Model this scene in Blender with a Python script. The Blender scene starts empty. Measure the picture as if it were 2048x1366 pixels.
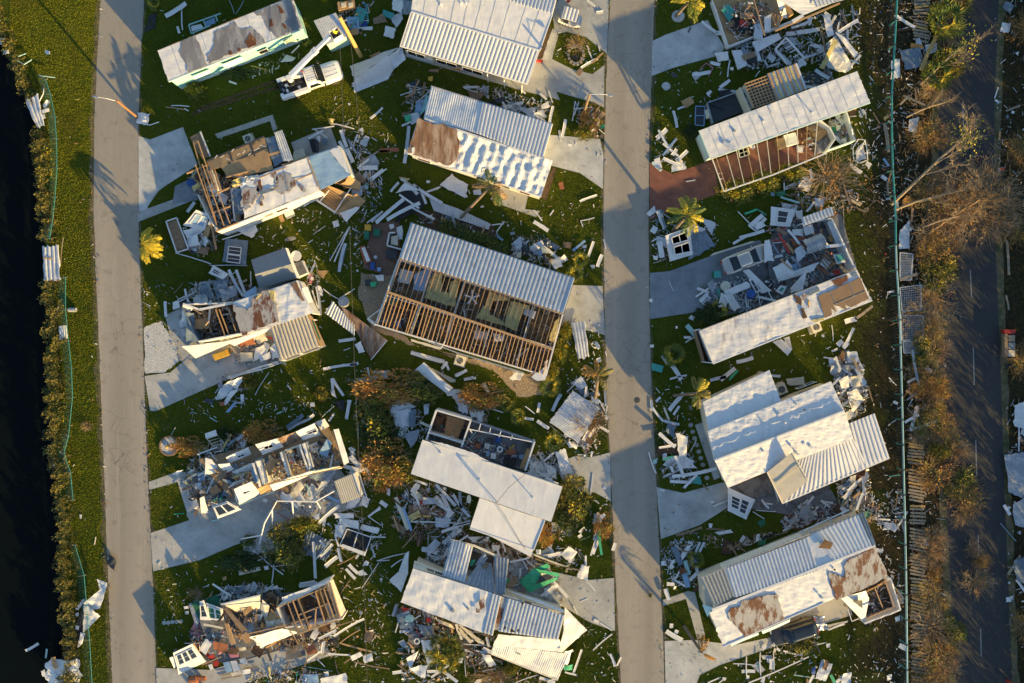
# ================================================================= CAMERA, SKY, SUN, HELPERS, MATERIALS
import bpy,bmesh,math,random
from math import radians,sin,cos,pi,hypot,atan2
from mathutils import Vector,Matrix,noise
random.seed(7)
SC=bpy.context.scene
COL=SC.collection
CAM_H=80.0
PPM=20.0
cam=bpy.data.cameras.new('camera')
cam.sensor_width=36.0
cam.lens=36.0*CAM_H/102.4
cam.clip_end=2000
cam_ob=bpy.data.objects.new('camera',cam)
cam_ob.location=(0,0,CAM_H)
COL.objects.link(cam_ob)
SC.camera=cam_ob
SUN_EL=radians(11.0)
SUN_DX,SUN_DY=0.655,-0.755
w=bpy.data.worlds.new('World')
SC.world=w
w.use_nodes=True
nt=w.node_tree
bg=nt.nodes['Background']
sky=nt.nodes.new('ShaderNodeTexSky')
sky.sky_type='NISHITA'
sky.sun_disc=False
sky.sun_elevation=SUN_EL
sky.sun_rotation=atan2(SUN_DX,SUN_DY)
sky.air_density=1.0
sky.dust_density=0.6
sky.ozone_density=2.0
nt.links.new(sky.outputs[0],bg.inputs[0])
bg.inputs[1].default_value=0.12
sl=bpy.data.lights.new('sun','SUN')
sl.energy=5.0
sl.angle=radians(0.5)
sl.color=(1.0,0.69,0.24)
so=bpy.data.objects.new('sun',sl)
so.rotation_euler=Vector((SUN_DX*cos(SUN_EL),SUN_DY*cos(SUN_EL),sin(SUN_EL))).to_track_quat('Z','Y').to_euler()
so.location=(60,-70,40)
COL.objects.link(so)
SC.view_settings.view_transform='Standard'
SC.view_settings.look='None'
SC.view_settings.exposure=1.25
SC.view_settings.gamma=1.0
SC.cycles.max_bounces=5
SC.cycles.diffuse_bounces=3
SC.cycles.transparent_max_bounces=12
CROPS=dict(p=(0,0,1),c1=(0,0,.2929),c2=(270,0,.26855),c3=(270,230,.24902),c4=(270,440,.29282),c5=(280,780,.24888),
c6=(280,1020,.25329),c7=(0,400,.36613),c8=(0,866,.36613),d1=(660,0,.29278),d2=(700,340,.30752),
d3=(700,700,.27821),d4=(720,980,.28257),e1=(1280,0,.30751),e2=(1280,360,.29279),e3=(1280,660,.29284),
e4=(1280,980,.28254),f1=(1700,0,.33688),f2=(1700,440,.33688),f3=(1700,880,.35583))
CUR=[(0,0,1)]
def crop(k):CUR[0]=CROPS[k]
def px(x,y):
 """survey point -> pixel of the full photograph"""
 a,b,s=CUR[0]
 return a+x*s,b+y*s
def g(x,y,h=0.0):
 """survey point of something h metres above the ground -> metres"""
 X,Y=px(x,y)
 k=(CAM_H-h)/CAM_H
 return Vector(((X-1024)/PPM*k,(683-Y)/PPM*k,h))
def gs(pts,h=0.0):
 if isinstance(h,(int,float)):h=[h]*len(pts)
 return[g(p[0],p[1],z)for p,z in zip(pts,h)]
def to_px(v):
 k=CAM_H/(CAM_H-v.z)
 return 1024+v.x*k*PPM,683-v.y*k*PPM
R=random.uniform
def nz(v,s=1.0,o=0.0):return noise.noise(Vector((v[0]*s+o,v[1]*s-o,(v[2]if len(v)>2 else 0)*s)))
class MB:
 """collects geometry for one mesh"""
 def __init__(s):s.v=[];s.f=[];s.m=[];s.mats=[]
 def mi(s,m):
  if m not in s.mats:s.mats.append(m)
  return s.mats.index(m)
 def add(s,vs,fs,m):
  o=len(s.v);k=s.mi(m)
  s.v+=[tuple(v)for v in vs]
  s.f+=[tuple(i+o for i in f)for f in fs]
  s.m+=[k]*len(fs)
 def prism(s,pts,t,m,axis=None):
  """pts = top outline (counter-clockwise or not), extruded down by t"""
  n=len(pts);pts=[Vector(p)for p in pts]
  d=Vector((0,0,-t))if axis is None else axis*-t
  s.add(pts+[p+d for p in pts],[tuple(range(n)),tuple(reversed(range(n,2*n)))]+[((i+1)%n,i,n+i,n+(i+1)%n)for i in range(n)],m)
 def box(s,c,d,m,rz=0,M=None):
  c=Vector(c);x,y,z=d[0]/2,d[1]/2,d[2]/2
  Q=(M or Matrix.Rotation(rz,3,'Z'))
  vs=[c+Q@Vector((a*x,b*y,e*z))for e in(-1,1)for a,b in((-1,-1),(1,-1),(1,1),(-1,1))]
  s.add(vs,[(3,2,1,0),(4,5,6,7),(0,1,5,4),(1,2,6,5),(2,3,7,6),(3,0,4,7)],m)
 def beam(s,a,b,w,h,m,roll=0.0):
  a=Vector(a);b=Vector(b);d=b-a;L=d.length
  if L<1e-4:return
  x=d/L
  up=Vector((0,0,1))if abs(x.z)<0.95 else Vector((0,1,0))
  y=up.cross(x).normalized();z=x.cross(y)
  if roll:
   q=Matrix.Rotation(roll,3,x);y=q@y;z=q@z
  Q=Matrix((x,y,z)).transposed()
  s.box((a+b)/2,(L,w,h),m,M=Q)
 def tube(s,pts,r,m,n=6,r2=None):
  pts=[Vector(p)for p in pts];k=len(pts);vs=[]
  for i,p in enumerate(pts):
   d=(pts[min(i+1,k-1)]-pts[max(i-1,0)]).normalized()
   up=Vector((0,0,1))if abs(d.z)<0.9 else Vector((0,1,0))
   y=up.cross(d).normalized();z=d.cross(y)
   rr=r if r2 is None else r+(r2-r)*i/max(1,k-1)
   vs+=[p+(y*cos(2*pi*j/n)+z*sin(2*pi*j/n))*rr for j in range(n)]
  fs=[(i*n+j,i*n+(j+1)%n,(i+1)*n+(j+1)%n,(i+1)*n+j)for i in range(k-1)for j in range(n)]
  fs+=[tuple(reversed(range(n))),tuple(range((k-1)*n,k*n))]
  s.add(vs,fs,m)
 def grid(s,P,t,m):
  """P[i][j] top points; closed below by t along the mean normal"""
  nu,nv=len(P),len(P[0])
  a=(P[-1][0]-P[0][0]).cross(P[0][-1]-P[0][0])
  if a.length<1e-6:return
  a.normalize()
  if a.z<0:a=-a
  top=[p for r in P for p in r];N=nu*nv
  vs=top+[p-a*t for p in top]
  I=lambda i,j:i*nv+j
  fs=[]
  for i in range(nu-1):
   for j in range(nv-1):
    q=(I(i,j),I(i+1,j),I(i+1,j+1),I(i,j+1))
    fs.append(q);fs.append(tuple(N+x for x in reversed(q)))
  for i in range(nu-1):
   fs.append((I(i+1,0),I(i,0),N+I(i,0),N+I(i+1,0)))
   fs.append((I(i,nv-1),I(i+1,nv-1),N+I(i+1,nv-1),N+I(i,nv-1)))
  for j in range(nv-1):
   fs.append((I(0,j),I(0,j+1),N+I(0,j+1),N+I(0,j)))
   fs.append((I(nu-1,j+1),I(nu-1,j),N+I(nu-1,j),N+I(nu-1,j+1)))
  s.add(vs,fs,m)
 def sheet(s,q,m,t=.02,nu=2,nv=2,rib=0,amp=.03,crumple=0,cs=.8,jag=0,prof='trap',seed=0,bow=0):
  """four corners; ribs repeat along q0->q1; crumple lifts it unevenly; jag tears the far edges; bow lifts its middle"""
  a,b,c,d=[Vector(p)for p in q]
  n=(b-a).cross(d-a)
  if n.length<1e-6:return
  n.normalize()
  if n.z<0:n=-n
  L=((b-a).length+(c-d).length)/2
  us=[]
  if rib:
   k=max(1,round(L/rib))
   for i in range(k):
    if prof=='trap':us+=[((i+x)/k,z)for x,z in((0,0),(.45,0),(.55,1),(.9,1))]
    else:us+=[((i+x/6)/k,.5+.5*sin(2*pi*x/6))for x in range(6)]
   us.append((1,0))
  else:
   us=[(i/(nu-1),0)for i in range(nu)]
  P=[]
  for iu,(u,z)in enumerate(us):
   row=[]
   for j in range(nv):
    v=j/(nv-1)
    if jag and j in(0,nv-1):v+=jag*nz((u*9,j*7.3+seed,0),1.7)
    if jag and iu in(0,len(us)-1):uu=u+jag*nz((v*9,iu*3.1+seed,5),1.7)
    else:uu=u
    p=(a*(1-uu)+b*uu)*(1-v)+(d*(1-uu)+c*uu)*v
    o=z*amp
    if crumple:o+=crumple*(nz((p.x+seed,p.y,p.z),cs)+.5*nz((p.x,p.y+seed,p.z),cs*2.3))
    if bow:o+=bow*sin(pi*min(1,max(0,v)))
    row.append(p+n*o)
   P.append(row)
  s.grid(P,t,m)
 def build(s,name,parent=None,smooth=False,loc=None):
  me=bpy.data.meshes.new(name)
  off=Vector((0,0,0))
  if parent is not None:
   off=world_loc(parent)
  elif loc is not None:off=Vector(loc)
  elif s.v:
   n=len(s.v)
   off=Vector((sum(p[0]for p in s.v)/n,sum(p[1]for p in s.v)/n,min(p[2]for p in s.v)))
  me.from_pydata([(p[0]-off.x,p[1]-off.y,p[2]-off.z)for p in s.v],[],s.f)
  for m in s.mats:me.materials.append(MAT[m])
  me.polygons.foreach_set('material_index',s.m)
  if smooth:me.polygons.foreach_set('use_smooth',[True]*len(me.polygons))
  me.update()
  o=bpy.data.objects.new(name,me)
  COL.objects.link(o)
  if parent is not None:o.parent=parent
  else:o.location=off
  return o
def world_loc(o):
 v=Vector((0,0,0))
 while o is not None:v+=o.location;o=o.parent
 return v
def tag(o,label=None,cat=None,group=None,kind=None):
 if label:o['label']=label
 if cat:o['category']=cat;o['kind']='thing'
 if group:o['group']=group
 if kind:o['kind']=kind
 return o
def empty(name,loc,label,cat,group=None):
 o=bpy.data.objects.new(name,None)
 o.empty_display_size=.3
 o.location=loc
 COL.objects.link(o)
 return tag(o,label,cat,group)
def copy_tree(o,parent=None):
 c=o.copy();COL.objects.link(c)
 if parent is not None:c.parent=parent
 for ch in list(o.children):copy_tree(ch,c)
 return c
def inside(x,y,poly):
 r=False;n=len(poly)
 for i in range(n):
  x1,y1=poly[i][0],poly[i][1];x2,y2=poly[i-1][0],poly[i-1][1]
  if(y1>y)!=(y2>y)and x<(x2-x1)*(y-y1)/(y2-y1)+x1:r=not r
 return r
def ragged(pts,step=.25,j=.08,seed=0):
 """subdivides an outline of world points and jitters it (torn edges)"""
 out=[];n=len(pts)
 for i in range(n):
  a,b=Vector(pts[i]),Vector(pts[(i+1)%n]);k=max(1,int((b-a).length/step))
  nn=Vector((-(b-a).y,(b-a).x,0))
  if nn.length>0:nn.normalize()
  for q in range(k):
   p=a.lerp(b,q/k)
   out.append(p+nn*j*(nz((p.x,p.y,seed),2.1)+nz((p.x,p.y,seed),5.0))*1.2)
 return out
def inset(pts,d):
 n=len(pts);ar=sum(pts[i-1].x*pts[i].y-pts[i].x*pts[i-1].y for i in range(n));sg=1 if ar>0 else-1
 out=[]
 for i in range(n):
  a,b,c=pts[i-1],pts[i],pts[(i+1)%n]
  e1=(b-a).to_2d().normalized();e2=(c-b).to_2d().normalized()
  n1=Vector((-e1.y,e1.x))*sg;n2=Vector((-e2.y,e2.x))*sg
  k=1+n1.dot(n2)
  o=(n1+n2)/max(.3,k)*d
  out.append(Vector((b.x+o.x,b.y+o.y,b.z)))
 return out
MAT={}
def mat(name,c1,c2=None,scale=3.0,rough=.8,bump=0.0,bscale=None,metal=0.0,c3=None,scale3=.4,thr=.5,soft=.08,detail=6,stretch=None,spec=.4,coat=0):
 """noise between two colours, an optional third in larger blotches, bump"""
 m=bpy.data.materials.new(name);m.use_nodes=True
 t=m.node_tree;N=t.nodes;L=t.links
 b=N['Principled BSDF']
 b.inputs['Roughness'].default_value=rough
 b.inputs['Metallic'].default_value=metal
 b.inputs['Specular IOR Level'].default_value=spec
 if coat:b.inputs['Coat Weight'].default_value=coat
 tc=N.new('ShaderNodeNewGeometry')
 src=tc.outputs['Position']
 if stretch:
  mp=N.new('ShaderNodeMapping');mp.inputs['Scale'].default_value=stretch[:3]
  if len(stretch)>3:mp.inputs['Rotation'].default_value=(0,0,stretch[3])
  L.new(src,mp.inputs[0]);src=mp.outputs[0]
 n1=N.new('ShaderNodeTexNoise');n1.inputs['Scale'].default_value=scale;n1.inputs['Detail'].default_value=detail;n1.inputs['Roughness'].default_value=.65
 L.new(src,n1.inputs['Vector'])
 col=None
 if c2 is None:c2=tuple(x*.8 for x in c1)
 r=N.new('ShaderNodeValToRGB')
 r.color_ramp.elements[0].position=.32;r.color_ramp.elements[0].color=(*c1,1)
 r.color_ramp.elements[1].position=.68;r.color_ramp.elements[1].color=(*c2,1)
 L.new(n1.outputs['Fac'],r.inputs[0]);col=r.outputs[0]
 if c3 is not None:
  n3=N.new('ShaderNodeTexNoise');n3.inputs['Scale'].default_value=scale3;n3.inputs['Detail'].default_value=8;n3.inputs['Roughness'].default_value=.7
  L.new(src,n3.inputs['Vector'])
  mr=N.new('ShaderNodeMapRange');mr.inputs[1].default_value=thr-soft;mr.inputs[2].default_value=thr+soft
  L.new(n3.outputs['Fac'],mr.inputs[0])
  mx=N.new('ShaderNodeMix');mx.data_type='RGBA'
  L.new(mr.outputs[0],mx.inputs[0]);L.new(col,mx.inputs[6]);mx.inputs[7].default_value=(*c3,1)
  col=mx.outputs[2]
 L.new(col,b.inputs['Base Color'])
 if bump:
  nb=N.new('ShaderNodeTexNoise');nb.inputs['Scale'].default_value=bscale or scale*4;nb.inputs['Detail'].default_value=4
  L.new(src,nb.inputs['Vector'])
  bp=N.new('ShaderNodeBump');bp.inputs['Strength'].default_value=1.0;bp.inputs['Distance'].default_value=bump
  L.new(nb.outputs['Fac'],bp.inputs['Height']);L.new(bp.outputs[0],b.inputs['Normal'])
 MAT[name]=m
 return m
mat('white',(.70,.69,.67),(.58,.57,.56),1.3,.55,.006,9,c3=(.52,.50,.47),scale3=.9,thr=.66)
mat('membrane',(.70,.69,.68),(.60,.59,.58),1.6,.5,.012,5,c3=(.50,.49,.48),scale3=1.1,thr=.66,soft=.07,stretch=(1,.3,1,.1))
mat('membrane_worn',(.67,.66,.65),(.56,.55,.55),2.0,.5,.02,4,c3=(.36,.33,.33),scale3=1.6,thr=.60,soft=.06,stretch=(1,.28,1,.38))
mat('white_trim',(.72,.71,.69),(.64,.63,.62),2,.5)
mat('cream',(.66,.60,.47),(.56,.50,.38),2,.6,c3=(.42,.36,.27),scale3=1,thr=.66)
mat('grey_metal',(.34,.36,.39),(.25,.27,.29),2.2,.45,.004,12,metal=.25,c3=(.5,.5,.5),scale3=1.3,thr=.6)
mat('pale_metal',(.60,.62,.64),(.48,.50,.53),1.6,.42,.004,10,metal=.2,c3=(.36,.35,.34),scale3=1.2,thr=.63)
mat('roof_grey',(.225,.22,.225),(.15,.148,.152),1.4,.6,.01,6,c3=(.34,.33,.33),scale3=.9,thr=.56,soft=.05,stretch=(1,.3,1,.38))
mat('roof_rust',(.30,.29,.29),(.40,.38,.36),1.6,.75,.01,6,c3=(.125,.046,.02),scale3=1.5,thr=.52,soft=.04,stretch=(1,.4,1,.35))
mat('rust',(.15,.056,.022),(.09,.035,.016),3,.85,.01,8,c3=(.30,.16,.09),scale3=1.5,thr=.6)
mat('brown_deck',(.25,.135,.075),(.10,.052,.03),2.2,.8,.012,6,c3=(.40,.31,.24),scale3=1.3,thr=.56,soft=.1,stretch=(1,.22,1,-.3))
mat('blue_grey',(.17,.22,.27),(.12,.155,.19),1.8,.5,.006,8,metal=.2,c3=(.3,.33,.36),scale3=1.2,thr=.62)
mat('plywood',(.44,.27,.125),(.36,.215,.10),1.6,.8,.004,9,c3=(.28,.165,.08),scale3=1.1,thr=.62)
mat('osb_dull',(.27,.175,.10),(.21,.135,.078),2.2,.85,.004,9,c3=(.16,.10,.06),scale3=1.0,thr=.62)
mat('lumber',(.46,.29,.15),(.33,.20,.10),3,.8,.003,14)
mat('old_wood',(.28,.19,.115),(.19,.13,.08),3,.9,.008,10)
mat('grey_wood',(.33,.27,.185),(.23,.185,.13),2.5,.9,.008,10)
mat('dark_wood',(.10,.052,.028),(.065,.036,.02),3,.85)
mat('yellow_batt',(.58,.48,.20),(.44,.35,.14),3.5,.95,.05,5,c3=(.22,.17,.09),scale3=1.4,thr=.6)
mat('drywall',(.74,.72,.68),(.62,.60,.56),2,.9,c3=(.5,.42,.32),scale3=1.5,thr=.66)
mat('mint',(.28,.58,.56),(.24,.51,.50),1.0,.6)
mat('mint_pale',(.58,.72,.65),(.52,.66,.60),1.0,.6)
mat('teal',(.05,.30,.27),(.04,.23,.21),1.5,.6)
mat('teal_pale',(.36,.54,.51),(.28,.45,.42),1.5,.6)
mat('green_sheet',(.05,.42,.20),(.035,.30,.15),1.6,.6,.01,5,c3=(.10,.5,.28),scale3=1.2,thr=.6)
mat('green_bin',(.02,.16,.085),(.015,.12,.06),2,.5)
mat('black',(.012,.012,.014),(.02,.02,.022),3,.6,.01,5)
mat('charcoal',(.05,.055,.062),(.035,.038,.044),3,.7,.006,6)
mat('glass_dark',(.025,.035,.045),(.015,.02,.028),1,.08,spec=.6)
mat('blue',(.03,.09,.32),(.02,.07,.22),2,.5)
mat('blue_pale',(.24,.38,.55),(.2,.32,.46),2,.6)
mat('red',(.50,.04,.025),(.38,.03,.02),2,.6)
mat('pink',(.6,.24,.28),(.5,.18,.22),2,.7)
mat('yellow',(.62,.36,.04),(.5,.28,.03),2,.6)
mat('hi_vis',(.62,.55,.03),(.5,.42,.02),6,.7)
mat('terracotta',(.34,.12,.055),(.26,.09,.045),2.5,.85)
mat('skin',(.45,.26,.17),(.42,.23,.15),4,.6)
mat('concrete',(.44,.43,.40),(.36,.36,.34),.8,.9,.006,12,c3=(.24,.235,.22),scale3=.35,thr=.58,soft=.14)
mat('concrete_pale',(.54,.54,.52),(.44,.44,.43),.9,.9,.006,12,c3=(.27,.285,.27),scale3=.5,thr=.56,soft=.16)
mat('concrete_blue',(.24,.26,.28),(.2,.215,.235),.9,.9,.004,12,c3=(.14,.15,.16),scale3=.4,thr=.6,soft=.12)
mat('gravel_white',(.62,.61,.59),(.34,.34,.33),9,.95,.06,11,c3=(.2,.2,.19),scale3=6,thr=.62)
mat('gravel_tan',(.38,.29,.19),(.22,.16,.10),8,.95,.05,10,c3=(.12,.09,.05),scale3=5,thr=.62)
mat('mulch',(.10,.062,.036),(.06,.037,.022),6,.95,.05,9,c3=(.2,.13,.075),scale3=5,thr=.62)
mat('pavers_red',(.24,.095,.062),(.19,.075,.05),1.2,.9,.006,10,c3=(.14,.06,.042),scale3=.6,thr=.58,soft=.12)
mat('pavers_brown',(.20,.12,.085),(.15,.09,.065),1.6,.9,.008,9)
mat('floor_tan',(.40,.27,.15),(.31,.20,.11),1.3,.8,c3=(.16,.13,.1),scale3=.8,thr=.58)
mat('floor_grey',(.20,.20,.20),(.13,.13,.135),1.3,.8,c3=(.08,.075,.07),scale3=.9,thr=.56)
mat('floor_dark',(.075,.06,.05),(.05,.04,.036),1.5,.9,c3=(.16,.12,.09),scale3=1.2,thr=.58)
mat('carpet_green',(.025,.15,.085),(.02,.11,.065),2,.95)
mat('car_silver',(.52,.49,.44),(.48,.45,.40),.5,.28,metal=.5,coat=.5)
mat('car_dark',(.07,.066,.06),(.055,.05,.047),.5,.25,metal=.4,coat=.6)
mat('car_white',(.80,.79,.77),(.78,.77,.75),.5,.3,coat=.5)
mat('tyre',(.02,.02,.02),(.03,.03,.03),6,.9)
mat('chrome',(.6,.6,.6),(.5,.5,.5),2,.25,metal=.9)
mat('foil',(.62,.60,.57),(.40,.38,.37),3,.25,.05,4,metal=.7)
mat('plastic_clear',(.55,.55,.54),(.45,.45,.45),1.5,.35,.04,3)
mat('leaf',(.075,.115,.022),(.045,.075,.015),1.2,.6,spec=.3)
mat('leaf_light',(.19,.20,.025),(.12,.14,.02),1.2,.6,spec=.3)
mat('leaf_yellow',(.52,.39,.03),(.40,.31,.028),1.2,.6,spec=.3)
mat('leaf_dark',(.035,.06,.016),(.022,.04,.011),1.2,.6,spec=.3)
mat('leaf_olive',(.20,.165,.035),(.13,.11,.026),1.2,.65,spec=.3)
mat('leaf_dry',(.46,.235,.065),(.32,.16,.045),1.2,.8,spec=.2)
mat('twig',(.38,.24,.11),(.25,.155,.07),3,.9)
mat('twig_pale',(.38,.28,.17),(.30,.215,.13),3,.9)
mat('bark',(.22,.165,.11),(.15,.11,.075),4,.95,.02,9)
mat('pole_wood',(.30,.15,.065),(.22,.11,.05),3,.9)
mat('pole_yellow',(.52,.33,.11),(.42,.26,.085),3,.85)
mat('line_white',(.24,.24,.235),(.15,.15,.148),4,.8)
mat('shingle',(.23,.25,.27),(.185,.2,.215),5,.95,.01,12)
mat('shingle_sun_tint',(.24,.25,.25),(.19,.2,.2),5,.95,.01,12)  # warmer copy of shingle: sunlight on the sun-facing slope put into the colour
mat('tan_metal',(.52,.47,.38),(.45,.40,.32),2,.5)
mat('turf',(.26,.26,.026),(.165,.195,.022),.5,1,c3=(.16,.135,.03),scale3=.3,thr=.6,soft=.1,spec=0)
mat('wire_dark',(.05,.05,.05),(.07,.07,.07),3,.6)
# ================================================================= SETTING: ground, water, roads, drives
def lerp_poly(pts,y):
 for(x0,y0),(x1,y1)in zip(pts,pts[1:]):
  if y0<=y<=y1:return x0+(x1-x0)*(y-y0)/(y1-y0)
 return pts[0][0]if y<pts[0][1]else pts[-1][0]
BANK=[(-260,-3000),(-90,-60),(-20,30),(8,110),(48,190),(66,260),(82,400),(84,560),(96,700),(98,860),(110,960),(116,1060),(120,1160),(130,1270),(128,1340),(128,3400)]
ROAD1=[(212,-3000),(205,-60),(195,100),(189,220),(187,420),(194,600),(201,760),(207,920),(214,1100),(222,1300),(228,1440),(330,3400)]
ROAD1R=[(300,-3000),(292,-60),(284,80),(277,220),(276,420),(281,560),(288,760),(296,960),(304,1130),(312,1320),(318,1440),(420,3400)]
ROAD2=[(1238,-3000),(1224,-60),(1215,100),(1209,260),(1207,440),(1209,620),(1214,800),(1222,960),(1230,1130),(1240,1330),(1246,1440),(1340,3400)]
ROAD2R=[(1326,-3000),(1311,-60),(1305,100),(1299,260),(1297,440),(1299,620),(1304,800),(1312,960),(1320,1130),(1328,1330),(1332,1440),(1430,3400)]
ROAD3=[(1920,-3000),(1893,-60),(1878,200),(1876,500),(1880,760),(1890,960),(1903,1200),(1914,1400),(2020,3400)]
ROAD3R=[(2020,-3000),(2000,-60),(1989,200),(1988,420),(2000,700),(2008,960),(2018,1200),(2026,1400),(2130,3400)]
crop('p')
def ground_material():
 m=bpy.data.materials.new('ground');m.use_nodes=True
 t=m.node_tree;N=t.nodes;L=t.links;b=N['Principled BSDF']
 b.inputs['Roughness'].default_value=1;b.inputs['Specular IOR Level'].default_value=0
 geo=N.new('ShaderNodeNewGeometry');P=geo.outputs['Position']
 def nse(s,d=6,r=.6):
  n=N.new('ShaderNodeTexNoise');n.inputs['Scale'].default_value=s;n.inputs['Detail'].default_value=d;n.inputs['Roughness'].default_value=r
  L.new(P,n.inputs['Vector']);return n.outputs['Fac']
 def ramp(f,*st):
  r=N.new('ShaderNodeValToRGB');e=r.color_ramp.elements
  e[0].position,e[0].color=st[0][0],(*st[0][1],1);e[1].position,e[1].color=st[-1][0],(*st[-1][1],1)
  for p,c in st[1:-1]:q=e.new(p);q.color=(*c,1)
  L.new(f,r.inputs[0]);return r.outputs[0]
 def mix(f,a,c):
  x=N.new('ShaderNodeMix');x.data_type='RGBA';L.new(f,x.inputs[0]);L.new(a,x.inputs[6]);L.new(c,x.inputs[7]);return x.outputs[2]
 def rng(f,a,c):
  x=N.new('ShaderNodeMapRange');x.inputs[1].default_value=a;x.inputs[2].default_value=c;L.new(f,x.inputs[0]);return x.outputs[0]
 def math_(op,a,c):
  x=N.new('ShaderNodeMath');x.operation=op
  for i,v in enumerate((a,c)):
   if isinstance(v,(int,float)):x.inputs[i].default_value=v
   else:L.new(v,x.inputs[i])
  return x.outputs[0]
 turf=ramp(nse(.55,9,.72),(.25,(.035,.058,.011)),(.5,(.062,.086,.014)),(.75,(.12,.118,.024)))
 fine=ramp(nse(7,3),(.3,(.045,.064,.007)),(.7,(.09,.105,.009)))
 turf=mix(N.new('ShaderNodeValue').outputs[0],turf,fine);t.nodes[-1].inputs[0]
 for n in N:
  if n.bl_idname=='ShaderNodeValue':n.outputs[0].default_value=.45
 dry=ramp(nse(2.2,5),(.3,(.10,.075,.035)),(.7,(.15,.125,.05)))
 turf=mix(rng(nse(.33,7,.7),.63,.74),turf,dry)
 soil=ramp(nse(2.5,7,.7),(.3,(.016,.013,.009)),(.55,(.04,.03,.02)),(.75,(.09,.068,.045)))
 sx=N.new('ShaderNodeSeparateXYZ');L.new(P,sx.inputs[0])
 f=math_('ADD',sx.outputs[0],math_('MULTIPLY',math_('SUBTRACT',nse(.16,6,.65),.5),16))
 f=math_('MULTIPLY',rng(f,32.5,37),.93)
 L.new(mix(f,turf,soil),b.inputs['Base Color'])
 bp=N.new('ShaderNodeBump');bp.inputs['Distance'].default_value=.02;bp.inputs['Strength'].default_value=.9
 h=math_('ADD',nse(5,4,.7),math_('MULTIPLY',nse(1.1,3),2.0));L.new(h,bp.inputs['Height']);L.new(bp.outputs[0],b.inputs['Normal'])
 MAT['ground']=m
ground_material()
def water_material():
 m=bpy.data.materials.new('water');m.use_nodes=True
 t=m.node_tree;N=t.nodes;L=t.links;b=N['Principled BSDF']
 b.inputs['Base Color'].default_value=(.004,.006,.006,1);b.inputs['Roughness'].default_value=.12;b.inputs['Specular IOR Level'].default_value=.05
 n=N.new('ShaderNodeTexNoise');n.inputs['Scale'].default_value=2.2;n.inputs['Detail'].default_value=3
 g_=N.new('ShaderNodeNewGeometry');L.new(g_.outputs['Position'],n.inputs['Vector'])
 bp=N.new('ShaderNodeBump');bp.inputs['Distance'].default_value=.01;L.new(n.outputs['Fac'],bp.inputs['Height']);L.new(bp.outputs[0],b.inputs['Normal'])
 MAT['water']=m
water_material()
def road_material(name,c1,c2,c3,wear,crack):
 m=mat(name,c1,c2,1.1,.9,.012,14,c3=c3,scale3=.55,thr=.52,soft=.14,stretch=(1,.055,1,0))
 t=m.node_tree;N=t.nodes;L=t.links;b=N['Principled BSDF']
 geo=N.new('ShaderNodeNewGeometry')
 nd=N.new('ShaderNodeTexNoise');nd.inputs['Scale'].default_value=1.4;nd.inputs['Detail'].default_value=5;L.new(geo.outputs['Position'],nd.inputs['Vector'])
 mx=N.new('ShaderNodeMix');mx.data_type='VECTOR';mx.inputs[0].default_value=.3;L.new(geo.outputs['Position'],mx.inputs[4]);L.new(nd.outputs['Color'],mx.inputs[5])
 v=N.new('ShaderNodeTexVoronoi');v.feature='DISTANCE_TO_EDGE';v.inputs['Scale'].default_value=.8;L.new(mx.outputs[1],v.inputs['Vector'])
 r=N.new('ShaderNodeMapRange');r.inputs[1].default_value=.004;r.inputs[2].default_value=.014;r.inputs[3].default_value=crack;r.inputs[4].default_value=0;L.new(v.outputs['Distance'],r.inputs[0])
 n2=N.new('ShaderNodeTexNoise');n2.inputs['Scale'].default_value=.12;n2.inputs['Detail'].default_value=3;L.new(geo.outputs['Position'],n2.inputs['Vector'])
 r2=N.new('ShaderNodeMapRange');r2.inputs[1].default_value=.47;r2.inputs[2].default_value=.66;L.new(n2.outputs['Fac'],r2.inputs[0])
 mu=N.new('ShaderNodeMath');mu.operation='MULTIPLY';L.new(r.outputs[0],mu.inputs[0]);L.new(r2.outputs[0],mu.inputs[1])
 cm=N.new('ShaderNodeMix');cm.data_type='RGBA';old=b.inputs['Base Color'].links[0].from_socket
 L.new(mu.outputs[0],cm.inputs[0]);L.new(old,cm.inputs[6]);cm.inputs[7].default_value=(*[x*.25 for x in c1],1)
 n4=N.new('ShaderNodeTexNoise');n4.inputs['Scale'].default_value=.9;n4.inputs['Detail'].default_value=9;n4.inputs['Roughness'].default_value=.75;L.new(geo.outputs['Position'],n4.inputs['Vector'])
 r4=N.new('ShaderNodeMapRange');r4.inputs[1].default_value=.54;r4.inputs[2].default_value=.72;r4.inputs[4].default_value=.6;L.new(n4.outputs['Fac'],r4.inputs[0])
 c4=N.new('ShaderNodeMix');c4.data_type='RGBA';L.new(r4.outputs[0],c4.inputs[0]);L.new(cm.outputs[2],c4.inputs[6]);c4.inputs[7].default_value=(*[x*.42 for x in c1],1)
 L.new(c4.outputs[2],b.inputs['Base Color'])
road_material('asphalt',(.33,.292,.24),(.17,.152,.127),(.37,.325,.265),0,.6)
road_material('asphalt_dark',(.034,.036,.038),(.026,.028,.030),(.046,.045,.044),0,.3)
mat('verge',(.17,.13,.075),(.10,.085,.045),3,.95,.03,8,c3=(.05,.06,.02),scale3=.8,thr=.52)
YS=[-3000,-1400,-600]+list(range(-300,1700,20))+[2000,2600,3400]
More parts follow.
